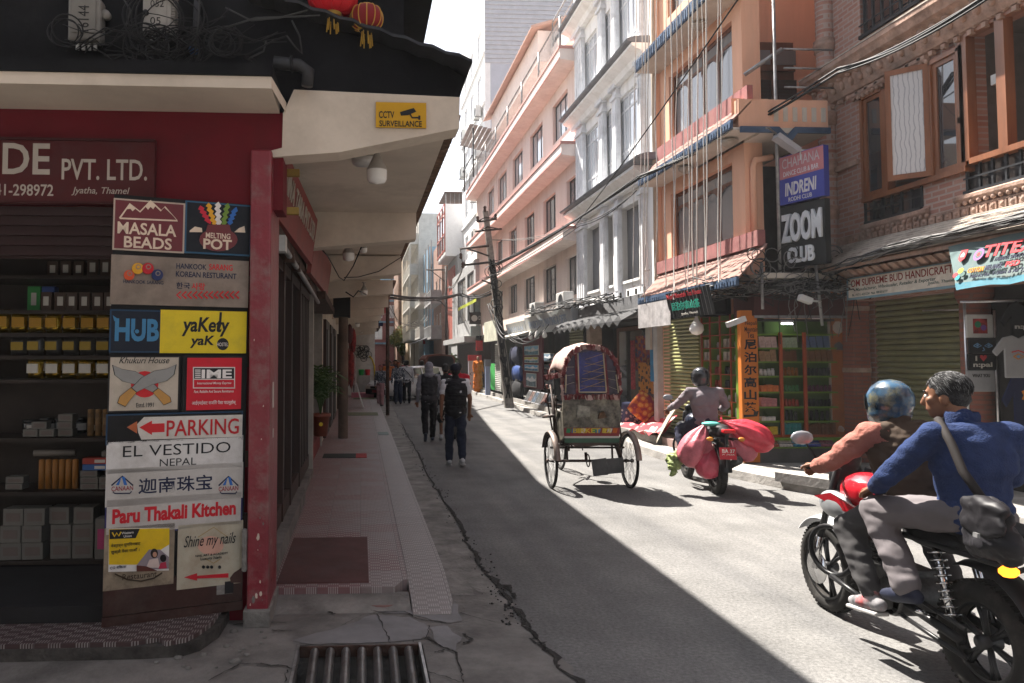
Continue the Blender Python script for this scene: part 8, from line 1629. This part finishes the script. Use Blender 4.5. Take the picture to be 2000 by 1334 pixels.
GHAIR=M('greying_hair',(.03,.03,.032),rough=.6,var=.6,scale=60,bump=.6,bscale=120)
lk=Vector((-.55,.84,-.08))
o,L=figure('passenger in a blue sweater and grey trousers seated behind the motorcycle rider',J,f1,dict(hair=GHAIR,look=lk,top=BLSW,bottom=GRTR,shoes=M('navy_shoe',(.015,.018,.035),rough=.6),toe=(0,1,-.15),curl=.45,pnL=(.2,0,-1),pnR=(-.2,0,-1),hdL=(.15,1,-.3),hdR=(-.1,1,-.3),face=True,girth=1.12,wob=.009,fringe=False,wide=.02),.012,None,True)
strands(L,1.0,o,[HAIRB,M('white_hair',(.2,.2,.2),rough=.6),HAIRB,GHAIR],1500,3);mb=MB();mb.lathe([(.075,-.02),(.078,.03),(.07,.05)],J['neck'],BLSW,18);mb.build('collar',o)
for k in(-1,1):mb=MB();a=W(k*.25,.2,.5);mb.tube([a+Vector((0,0,-.01)),a+Vector((0,.02,.06))],.052,M('pale_sock',(.3,.27,.3),rough=.95),12);mb.build('sock',o)
t=thing('shoulder_bag','dark leather shoulder bag slung from the passenger in blue','bag',loc=W(-.27,-.12,.8));LTH=M('dark_leather',(.02,.019,.022),rough=.5,var=.3,bump=.2,bscale=30)
BGR=Matrix.Rotation(b1r-.1,3,'Z')@Matrix.Rotation(.12,3,'Y');pch=blob('pouch',[(W(-.2,-.28,.98),(.05,.14,.09),BGR),(W(-.2,-.29,.88),(.07,.15,.1),BGR),(W(-.2,-.2,.86),(.055,.06,.09)),(W(-.2,-.38,.86),(.055,.06,.09))],LTH,.012,t,wob=.014,wf_=11);blob('flap',[(W(-.225,-.28,1.02),(.05,.15,.05),BGR),(W(-.245,-.29,.95),(.03,.15,.07),BGR)],M('dark_leather_flap',(.014,.013,.015),rough=.5),.012,pch,wob=.01,wf_=9);mb=MB();mb.obox(W(-.29,-.31,.9),(.012,.03,.02),GALV,BGR);part(mb,'buckle',t)
mb=MB();st=[W(-.2,-.24,1.05),W(-.2,-.13,1.16),W(-.2,-.06,1.29),W(-.17,.06,1.392),W(-.1,.14,1.37),W(0,.2,1.27)]
mb.tube(st,.02,M('taupe_strap',(.022,.018,.017),rough=.8),8);part(mb,'strap',t)
m2=motorcycle('dark motorcycle loaded with pink bags beside the tea shop',M('dark_blue_tank',(.012,.016,.03),rough=.25,coat=.4),BPL,BPL,('BA 37','C 6208'),False);b2o,b2r,s2=Vector((4.5,8.92,0)),R(-9),.97
place(m2,b2o,b2r,s2);W=TW(b2o,b2r,s2);f2=(-math.sin(b2r),math.cos(b2r),0)
J=dict(pel=W(0,.42,.9),chest=W(-.01,.42,1.18),neck=W(-.02,.47,1.36),head=W(-.03,.5,1.5),shL=W(-.2,.44,1.3),shR=W(.19,.44,1.3),elL=W(-.33,.6,1.12),elR=W(.33,.6,1.12),haL=W(-.36,.84,1.05),haR=W(.36,.84,1.05),hpL=W(-.1,.42,.87),hpR=W(.1,.42,.87),knL=W(-.25,.75,.76),knR=W(.25,.75,.76),anL=W(-.25,.5,.36),anR=W(.25,.5,.36))
figure('rider in a dusty mauve top and black helmet on the motorcycle with pink bags',J,f2,dict(helmet=M('black_helmet',(.03,.032,.036),rough=.12,coat=.6,var=.5,scale=5),top=M('mauve_top',(.18,.155,.17),rough=.9,var=.1,bump=.2),bottom=M('navy_trousers',(.018,.02,.04),rough=.9),toe=(f2[0],f2[1],-.1),curl=1.0,pnL=(0,.5,-.8),pnR=(0,.5,-.8),girth=1.08),.014,None,True,.97)
PNK=M('pink_plastic_bag',(.5,.05,.09),rough=.35,var=.2,scale=5,bump=.5,bscale=18,spec=.5);PNK2=M('coral_plastic_bag',(.58,.04,.065),rough=.35,var=.2,scale=6,bump=.5,bscale=18,spec=.5);PALEP=M('pale_pink_bag',(.5,.13,.16),rough=.4,var=.25,scale=6,bump=.5,bscale=16)
def sack(name,top,bot,r,m,label,seed,flat=.8,spread=1.6):
 """a tied plastic bag: pleats gather at the knot and fade over the full belly"""
 top,bot=Vector(top),Vector(bot);ax=(bot-top);ln=ax.length;ax.normalize();u=ax.cross(Vector((0,1,0)));u=u.normalized()if u.length>.1 else Vector((1,0,0));v=ax.cross(u);n_,k_=40,22;vs=[];sd=Vector((seed*3.1,seed,0))
 for j in range(k_+1):
  t=j/k_;rr=r*((max(0,1-((t-.58)/.42)**2))**.5 if t>.58 else .1+.9*math.sin(math.pi/2*t/.58)**1.25)
  for i in range(n_):
   a=2*math.pi*i/n_;d=u*math.cos(a)+v*math.sin(a)*flat;q=1+.13*(1-t)*math.sin(9*a+seed)+.05*math.sin(17*a+5*t+seed)*(1-t*.6)+.3*noise.noise(d*1.7+ax*t*2+sd);vs.append(top+ax*ln*t+d*rr*q)
 mb=MB();mb.add(vs,[(j*n_+i,j*n_+(i+1)%n_,(j+1)*n_+(i+1)%n_,(j+1)*n_+i)for j in range(k_)for i in range(n_)],m,True)
 for k in range(5):a=k*1.3;mb.add([top,top-ax*.05+(u*math.cos(a)+v*math.sin(a))*.05,top-ax*.03+(u*math.cos(a+.6)+v*math.sin(a+.6))*.045],[(0,1,2)],m)
 return tag(mb.build(name,None,bot),label,'bag')
sack('plastic_bag',W(-.14,-.02,.9),W(-.4,-.1,.36),.2,PALEP,'large pale pink plastic bag slung low on the loaded motorcycle',1);sack('plastic_bag',W(-.08,-.1,.62),W(-.2,-.16,.22),.17,PNK,'deep pink plastic bag hanging low beside the rear wheel',2)
sack('plastic_bag',W(.08,-.02,.95),W(.64,-.2,.64),.165,PNK2,'long coral red plastic bag jutting out over the exhaust of the loaded motorcycle',3);sack('plastic_bag',W(.14,-.02,.85),W(.42,-.1,.45),.14,PALEP,'small pale pink bag tucked under the coral red one',4)
tag(blob('plastic_bag',[(W(-.52,.02,.42),(.09,.09,.11)),(W(-.55,-.02,.34),(.07,.07,.09))],M('cabbage_green',(.3,.36,.14),rough=.6,var=.5,scale=9),.012,None,wob=.05,wf_=12,origin=W(-.52,.02,.3)),'clear bag of pale green vegetables left of the pink bags','bag')
mb=MB();mb.ball(W(-.1,-.12,.92),(.12,.1,.03),M('mint_cloth',(.1,.42,.36),rough=.6),10);tag(mb.build('cloth',None,W(-.1,-.12,.9)),'mint green cloth tucked on the seat of the loaded motorcycle','cloth')
# == cycle rickshaw
t=thing('cycle_rickshaw','old cycle rickshaw with a ragged pink and blue folding hood seen from behind','rickshaw');RW=M('rickshaw_iron',(.06,.045,.04),rough=.6,metal=.4,var=.4,dirt=(.12,.06,.035),dscale=8)
MUD=M('rusty_mudguard',(.2,.16,.14),rough=.5,metal=.4,var=.3,dirt=(.1,.05,.03),dscale=7)
def bike_wheel(c,r):
 c=Vector(c);mb=MB();mb.lathe([(0,-.06),(.022,-.06),(.03,-.035),(.015,-.02),(.015,.02),(.03,.035),(.022,.06),(0,.06)],c,RW,12,axis=(1,0,0))
 for k in range(32):a=k*math.pi/16;b_=a+(.35 if k%2 else-.35);mb.tube([c+Vector(((.035 if k%4<2 else-.035),math.cos(b_)*.025,math.sin(b_)*.025)),c+Vector((0,math.cos(a)*(r-.03),math.sin(a)*(r-.03)))],.0022,GALV,4)
 o=part(mb,'wheel',t);mb=MB();mb.ring(c,r-.018,.018,RUBT,n=44,k=8);mb.build('tyre',o);mb=MB();mb.lathe([(r-.045,-.014),(r-.03,-.016),(r-.03,.016),(r-.045,.014)],c,GALV,44,axis=(1,0,0));mb.build('rim',o)
for c in((-.52,0,.36),(.52,0,.36),(0,1.62,.34)):bike_wheel(c,.36 if c[1]==0 else .34)
mb=MB();mb2=MB()
for sx in(-.52,.52):arc_strip(mb2,(sx,0,.36),.385,R(20),R(172),.04,MUD)
mb2.build_each('mudguard',t)
tb=lambda p,r=.014:mb.tube(p,r,RW,8)
tb([(-.52,0,.36),(.52,0,.36)],.018);tb([(-.5,.12,.52),(.5,.12,.52)]);tb([(-.45,.1,.36),(-.4,.1,.62)]);tb([(.45,.1,.36),(.36,.08,.62)],.03)
for sx in(-.3,.3):tb([(sx,-.1,.58),(sx,.6,.5),(0,1.0,.42)]);tb([(sx,0,.36),(sx,.02,.58)])
tb([(0,.9,.42),(0,1.55,.9)],.018);tb([(0,1.55,.95),(0,1.62,.34)],.018);tb([(0,1.1,.35),(0,1.05,.95)],.016);tb([(-.28,1.4,1.05),(-.05,1.55,1.0),(.05,1.55,1.0),(.28,1.4,1.05)],.012)
for x in(-.4,-.37,-.34):tb([(x,.25+.3*(x+.4)*8,.55),(x-.02,.35,1.2)],.011);
tb([(-.42,-.02,.6),(-.44,.35,1.35)],.014);tb([(-.45,.2,.75),(-.45,.5,1.15),(-.46,.3,1.3)],.012);tb([(.42,-.02,.6),(.44,.35,1.35)],.014);tb([(-.46,.05,.95),(-.5,.5,.9)],.02)
mb.ring((-.02,.02,.36),.08,.008,RW,n=18);tb([(-.1,-.02,.5),(-.1,.08,.7)],.008);tb([(-.05,0,.36),(-.04,.05,.46)],.02);part(mb,'frame',t)
mb=MB();mb.ball((0,1.02,1.0),(.1,.15,.04),BPL,10);part(mb,'saddle',t)
mb=MB();mb.obox((.12,-.03,.28),(.2,.01,.22),M('grey_flap',(.1,.1,.1),var=.3),Matrix.Rotation(-.12,3,'Y'));mb.obox((.33,-.035,.30),(.22,.01,.2),M('grey_flap',(0,0,0)),Matrix.Rotation(-.08,3,'Y'));part(mb,'mud_flap',t)
TARN=M('tarnished_tin',(.13,.12,.1),rough=.6,metal=.25,var=.6,scale=9,dirt=(.3,.27,.2),dscale=6,damt=.7)
mb=MB();prf=[(-.365,1.22),(.365,1.22),(.385,1.0),(.37,.72),(-.37,.72),(-.385,1.0)];mb.prism(prf,'y',-.1,-.06,TARN);mb.prism([(-.36,.64),(.36,.64),(.22,.58),(-.22,.56)],'y',-.1,-.04,RW)
mb.box(-.36,-.33,-.06,.55,.62,1.0,TARN);mb.box(.33,.36,-.06,.55,.62,1.0,TARN);mb.box(-.36,.36,-.06,.6,.58,.63,RW);mb.box(-.33,.33,-.05,.5,.8,.9,M('red_bench',(.2,.02,.025),rough=.5));bp=part(mb,'seat_body',t)
shape2d([([(-.36,-.11),(.36,-.11),(.365,-.03),(-.365,-.03)],M('rick_green',(.035,.09,.055),rough=.5,var=.3)),([(-.362,-.05),(.362,-.05),(.362,-.025),(-.362,-.025)],M('rick_white',(.5,.47,.42),rough=.6)),([(-.363,-.025),(.363,-.025),(.363,.01),(-.363,.01)],M('rick_red',(.2,.025,.028),rough=.5,var=.2)),([(-.365,.01),(.365,.01),(.368,.085),(-.368,.085)],M('rick_red',(0,0,0)))]+[([(x,.02),(x+.05,.015),(x+.07,.075),(x+.01,.08)],M('rick_c%d'%(k%5),((.03,.2,.08),(.05,.15,.3),(.5,.35,.04),(.5,.45,.4),(.4,.1,.02))[k%5],var=.3))for k,x in enumerate((-.34,-.27,-.21,-.15,-.08,-.01,.05,.13,.2,.27))]+[([(-.2,.22),(-.03,.23),(-.02,.36),(-.19,.38)],M('rick_pale',(.25,.24,.2),rough=.6,var=.5,scale=9)),([(.08,.2),(.2,.22),(.16,.3),(.1,.28)],M('rick_rust',(.12,.07,.04),rough=.8,var=.5,scale=9))],bp,'painted_panel',(0,-.101,.72),FR_FRONT,.001)
text('BIRKET 22',bp,M('rick_yellow',(.55,.4,.04)),(-.0,-.117,.768),.5,.06,FR_FRONT,.03)
HOODM=M('faded_pink_hood',(.42,.3,.27),rough=.85,var=.15,scale=4,dirt=(.3,.17,.15),dscale=3,damt=.6);BLV=M('blue_vinyl',(.035,.04,.16),rough=.35,var=.6,scale=5,dirt=(.12,.1,.2),dscale=6);DKV=M('dark_mauve_vinyl',(.06,.045,.07),rough=.4,var=.5,scale=6);MARF=M('maroon_ruffle',(.14,.025,.03),rough=.9,var=.4,scale=9,dirt=(.3,.2,.17),dscale=6,damt=.7);TRM=M('gold_white_trim',(.5,.42,.3),rough=.6,var=.2)
def arch(n=18,w_=.385,z0=1.2,z1=1.86,sq=.75):
 return[(w_*math.copysign(abs(math.cos(R(180)*(1-i/n)))**sq,math.cos(R(180)*(1-i/n))),z0+(z1-z0)*math.sin(R(180)*i/n)**.72)for i in range(n+1)]
A0_=arch();sec=[(-.09,1.0,0),(.02,1.03,.03),(.3,1.06,.06),(.6,1.05,.03),(.78,1.02,-.06)];vs=[];n_=len(A0_)
for y,k,dz in sec:
 for i,(x,z)in enumerate(A0_):vs.append((x*k,y+(0 if z>1.5 else(1.5-z)*-.35*(y/.8)),z+dz+.012*math.sin(i*2+y*9)))
mb=MB();mb.add(vs,[(j*n_+i,j*n_+i+1,(j+1)*n_+i+1,(j+1)*n_+i)for j in range(4)for i in range(2,n_-3)],HOODM,True);hd=part(mb,'hood',t);md=hd.modifiers.new('so','SOLIDIFY');md.thickness=.012
mb=MB();mb.prism(A0_,'y',-.085,-.07,DKV);bk=mb.build('back_panel',hd);mb=MB();mb.prism([(-.16,1.27),(.2,1.27),(.165,1.78),(0,1.81),(-.17,1.78)],'y',-.092,-.086,BLV);mb.prism([(-.2,1.24),(-.16,1.24),(-.17,1.79),(-.21,1.78)],'y',-.095,-.086,MARF);mb.prism([(.2,1.24),(.24,1.24),(.2,1.78),(.165,1.79)],'y',-.095,-.086,MARF)
for x0,z0,x1,z1 in((-.16,1.27,.2,1.27),(-.16,1.27,-.17,1.78),(.2,1.27,.165,1.78),(-.34,1.26,-.33,1.5),(.36,1.26,.33,1.5)):mb.tube([(x0,-.096,z0),(x1,-.096,z1)],.009,TRM,6)
for k in range(9):mb.tube([(-.15+.01*k,-.094,1.3+.05*k),(.18,-.094,1.36+.045*k+.06*(-1)**k)],.0022,GOLD,4)
for k in range(6):s_=-1 if k%2 else 1;mb.tube([(s_*.22,-.09,1.35+.05*k),(s_*.35,-.09,1.3+.06*k)],.002,TRM,4)
mb.build('window_patch',hd);mb=MB();rnd=random.Random(6)
def ruffle(pts,dn,w_=.03):
 for p in pts:
  for q in range(2):c=Vector(p)+Vector((rnd.uniform(-.01,.01),rnd.uniform(-.012,.012),rnd.uniform(-.01,.01)));mb.obox(c+Vector(dn)*.03,(w_*rnd.uniform(.7,1.3),.012,.065),MARF if rnd.random()<.75 else HOODM,Matrix.Rotation(rnd.uniform(-.7,.7),3,'Z')@Matrix.Rotation(rnd.uniform(-.5,.5),3,'Y'))
for i in range(n_-1):
 for q in range(3):(xa,za),(xb,zb_)=A0_[i],A0_[i+1];ruffle([(xa+(xb-xa)*q/3,-.1,za+(zb_-za)*q/3+.02)],(-.0,0,-.6),.034)
ruffle([(-.37+.028*k,-.1,1.235)for k in range(27)],(0,0,-1))
for i in range(0,n_-1):x,z=A0_[i];ruffle([(x*1.02,.8,z-.06)],(0,0,-.8))
for k in range(16):y=-.06+.055*k;ruffle([(-.405,y,1.52-.02*k*.2),(.405,y,1.52)],(0,0,-.8))
mb.build('fringe',hd);place(t,(3.03,9.41,0),R(-2))
# == people walking
WTEE=M('white_tee',(.6,.6,.62),rough=.9,var=.05);BVEST=M('black_quilted_vest',(.011,.011,.014),rough=.6,var=.3,bump=.3,bscale=12);DENIM=M('dark_denim',(.02,.025,.045),rough=.9,var=.2);GHOOD=M('heather_hoodie',(.2,.2,.23),rough=.95,var=.12);WSH=M('white_trainer',(.5,.5,.5),rough=.6,var=.15);DKSH=M('slate_trainer',(.06,.07,.1),rough=.7,var=.3)
J,f,k=standing((1.52,11.5,0),R(2),1.62,.13,(.0,-.05),(.0,.06),lift=.05);o,L=figure('man in a black quilted vest, white T-shirt and dark cap walking away',J,f,dict(cap=M('dark_cap',(.012,.014,.025),rough=.9),hair=HAIRB,top=WTEE,sleeve=.55,vest=BVEST,bottom=DENIM,shoes=WSH,sole=SOLE,girth=1.12,wide=.016),.014,None,False,k)
mb=MB()
for z in(1.0,1.1,1.2,1.3):mb.ring((1.52,11.5,z*k),.17,.006,BLK,axis=(0,0,1),n=24,k=4)
mb.build('vest_seam',o)
J,f,k=standing((1.42,14.95,0),R(0),1.62,-.14,(.0,.02),(.1,.2),lift=.09);figure('young man in a grey hoodie and dark body warmer with an arm round his shoulders',J,f,dict(hood=GHOOD,top=GHOOD,vest=M('charcoal_vest',(.03,.03,.034),rough=.9),bottom=BLKC,shoes=DKSH,toeL=(0,.6,-.8),girth=1.05),.014,None,False,k)
SPOT=cloth_mat('black_white_rings',(.012,.012,.013),(.5,.5,.48),7)
J,f,k=standing((1.78,15.05,0),R(0),1.6,.12,(.0,.0),(.0,.02),shL=(-.18,0,1.39),elL=(-.36,.02,1.2),haL=(-.54,.06,1.40));figure('person in a black ring patterned top and shorts with an arm over the hooded friend',J,f,dict(hair=HAIRB,top=SPOT,bottom=SPOT,crop=.05,sleeve=.7,shoes=WSH,wide=.03),.014,None,False,k)
J,f,k=standing((2.08,15.3,0),R(-5),1.62,-.1,(.05,.0),(.0,.02));figure('person in a red T-shirt walking on the right of the group of friends',J,f,dict(hair=HAIRB,top=M('red_tee',(.4,.015,.03),rough=.9),sleeve=.6,bottom=DKTR),.014,None,False,k)
def walker(x,y,rz,h,label,stride=.08,grp=None,z=0.0,**c):J,f,k=standing((x,y,z),rz,h,stride);return figure(label,J,f,dict(hair=c.pop('hair',HAIRB),**c),.018,grp,False,k)
o,L=walker(1.78,27.8,R(0),1.66,'man in a pale grey sweater with a thin black cross strap walking away',.12,top=M('pale_sweater',(.4,.4,.42),rough=.95),bottom=BLKC,girth=1.1);mb=MB();mb.tube([(1.62,27.66,1.38),(1.8,27.62,1.2),(1.95,27.7,1.02)],.015,INK,5);mb.build('strap',o)
CHK=cloth_mat('checked_shirt',(.05,.06,.08),(.35,.35,.36),26)
walker(1.42,27.4,R(180),1.6,'man in an open checked shirt and jeans standing by the white car',.05,top=CHK,bottom=DENIM,wide=.03,cap=M('rust_cap',(.25,.07,.03)));walker(.72,26.2,R(150),1.5,'elderly person in a dark checked jacket at the pavement edge by the iron post',.05,z=.0,top=CHK,bottom=M('dusty_pink_trousers',(.3,.16,.17)),cap=M('dull_red_cap',(.2,.05,.05)),wide=.03)
walker(1.15,29.5,R(170),1.65,'man in an orange shirt behind the checked shirt man',.05,top=M('orange_shirt',(.4,.12,.03)),bottom=DENIM,sleeve=.5);walker(1.5,31,R(170),1.68,'man in a dull blue jacket half hidden behind the white car',.05,top=DENIM,bottom=DKTR)
for i,(x,y,c,hm)in enumerate(((2.9,34,(.05,.05,.06),1),(2.3,37,(.3,.03,.04),1),(3.2,38,(.06,.08,.14),0),(1.6,40,(.1,.08,.07),1),(2.7,43,(.2,.18,.17),0),(2.1,46,(.04,.05,.05),0),(3.0,50,(.25,.2,.15),0),(1.8,52,(.08,.03,.03),0))):
 cl=M('crowd_cloth_%d'%i,c,rough=.9);kw=dict(helmet=BPL,hair=None)if hm else{}
 walker(x,y,R(170 if i%2 else 5),1.62,'distant %s in %s farther up the crowded street'%('helmeted person' if hm else 'pedestrian',('charcoal','red','slate blue','brown','pale grey','black','tan','maroon')[i]),.08,'crowd up the street',top=cl,bottom=DKTR,**kw)
ORB=M('orange_robe',(.6,.16,.015),rough=.85,var=.15);J,f,k=standing((5.62,34.3,.27),R(180),1.58,.0,(.1,.22),(.1,.2));o,L=figure('shaven headed figure in bright orange robes standing on the right step',J,f,dict(top=ORB,face=True),.018,None,False,k);blob('robe',[(J['pel'],.2,(5.62,34.3,.36),.24),(J['chest'],.2,J['pel'],.2),(J['shL'],.09,J['pel'],.18)],ORB,.02,o,wob=.04,wf_=5)
# == white car and covered truck
t=thing('parked_car','white hatchback car blocking the street behind the pedestrians','car');CARW=M('white_car_paint',(.6,.6,.6),rough=.2,coat=.5,var=.03)
sec=[(-1.8,.35,.7,.7,.78),(-1.72,.25,.95,1.0,.8),(-1.5,.22,.95,1.42,.6),(-.9,.2,.95,1.5,.58),(.2,.2,.93,1.45,.56),(.75,.2,.92,.98,.7),(1.5,.22,.82,.86,.74),(1.78,.3,.6,.65,.7)]
vs=[]
for y,zb_,zs,zt,wr in sec:vs+=[(-.74,y,zb_),(-.8,y,(zb_+zs)/2),(-.77,y,zs),(-wr,y,zt),(wr,y,zt),(.77,y,zs),(.8,y,(zb_+zs)/2),(.74,y,zb_)]
mb=MB();mb.add(vs,[(i*8+j,i*8+(j+1)%8,i*8+8+(j+1)%8,i*8+8+j)for i in range(7)for j in range(8)]+[tuple(range(8)),tuple(range(56,64))],CARW,True);bd_=part(mb,'body',t);mb=MB()
for sx in(-1,1):mb.add([(sx*.775,-1.35,.99),(sx*.775,.62,.97),(sx*.6,.15,1.41),(sx*.615,-1.3,1.41)],[(0,1,2,3)],GL);mb.add([(sx*.79,-.3,.98),(sx*.79,-.22,.98),(sx*.618,-.24,1.43),(sx*.618,-.3,1.43)],[(0,1,2,3)],CARW)
mb.add([(-.62,.72,1.01),(.62,.72,1.01),(.52,.27,1.43),(-.52,.27,1.43)],[(0,1,2,3)],GL);mb.add([(-.62,-1.74,1.0),(.62,-1.74,1.0),(.55,-1.56,1.38),(-.55,-1.56,1.38)],[(0,1,2,3)],GL);part(mb,'window',t)
for sx in(-.74,.74):
 for y in(-1.15,1.1):wheel(t,(sx,y,.29),.29,.1)
for sx in(-.55,.55):mb=MB();mb.ball((sx,1.66,.68),(.16,.1,.08),M('car_lamp',(.5,.5,.5),rough=.1),10);part(mb,'headlight',t)
mb=MB();mb.box(-.7,.7,1.74,1.82,.28,.5,BPL);mb.box(-.35,.35,1.79,1.825,.52,.62,BPL);part(mb,'bumper',t);mb=MB();mb.box(-.2,.2,1.825,1.83,.36,.46,PLATE);part(mb,'number_plate',t)
place(t,(2.0,30.6,0),R(125),.95)
t=thing('covered_truck','small covered truck with a brown tilt and dark open back far down the street','truck');BRT=M('brown_tilt',(.15,.06,.045),rough=.7,var=.2)
mb=MB();prf=[(-.8,.9),(.8,.9),(.8,1.75),(.7,1.93),(0,2.0),(-.7,1.93),(-.8,1.75)];mb.prism(prf,'y',.05,2.2,BRT);part(mb,'tilt',t);mb=MB();mb.prism([(x*.9,.9+(z-.9)*.92)for x,z in prf],'y',.02,.049,BLK);part(mb,'painted_opening',t);mb=MB();mb.box(-.8,.8,0,2.3,.55,.89,BRT);mb.box(-.75,.75,2.2,3.1,.4,1.7,BRT);part(mb,'body',t)  # black sheet stands in for the unlit inside of the tilt
for sx in(-.7,.7):wheel(t,(sx,.4,.3),.3,.12);wheel(t,(sx,2.6,.3),.3,.12)
place(t,(4.35,39,0),R(4))
# == dusty air down the street
HZ=bpy.data.materials.new('haze_air');HZ.use_nodes=True;n,l=HZ.node_tree.nodes,HZ.node_tree.links;n.remove(n['Principled BSDF']);pv=n.new('ShaderNodeVolumePrincipled');pv.inputs['Color'].default_value=(.9,.91,.93,1);pv.inputs['Density'].default_value=0.0009;l.new(pv.outputs[0],n['Material Output'].inputs['Volume'])
mb=MB();mb.box(-40,40,-40,130,-1.0,26,HZ);tag(mb.build('haze'),kind='stuff')
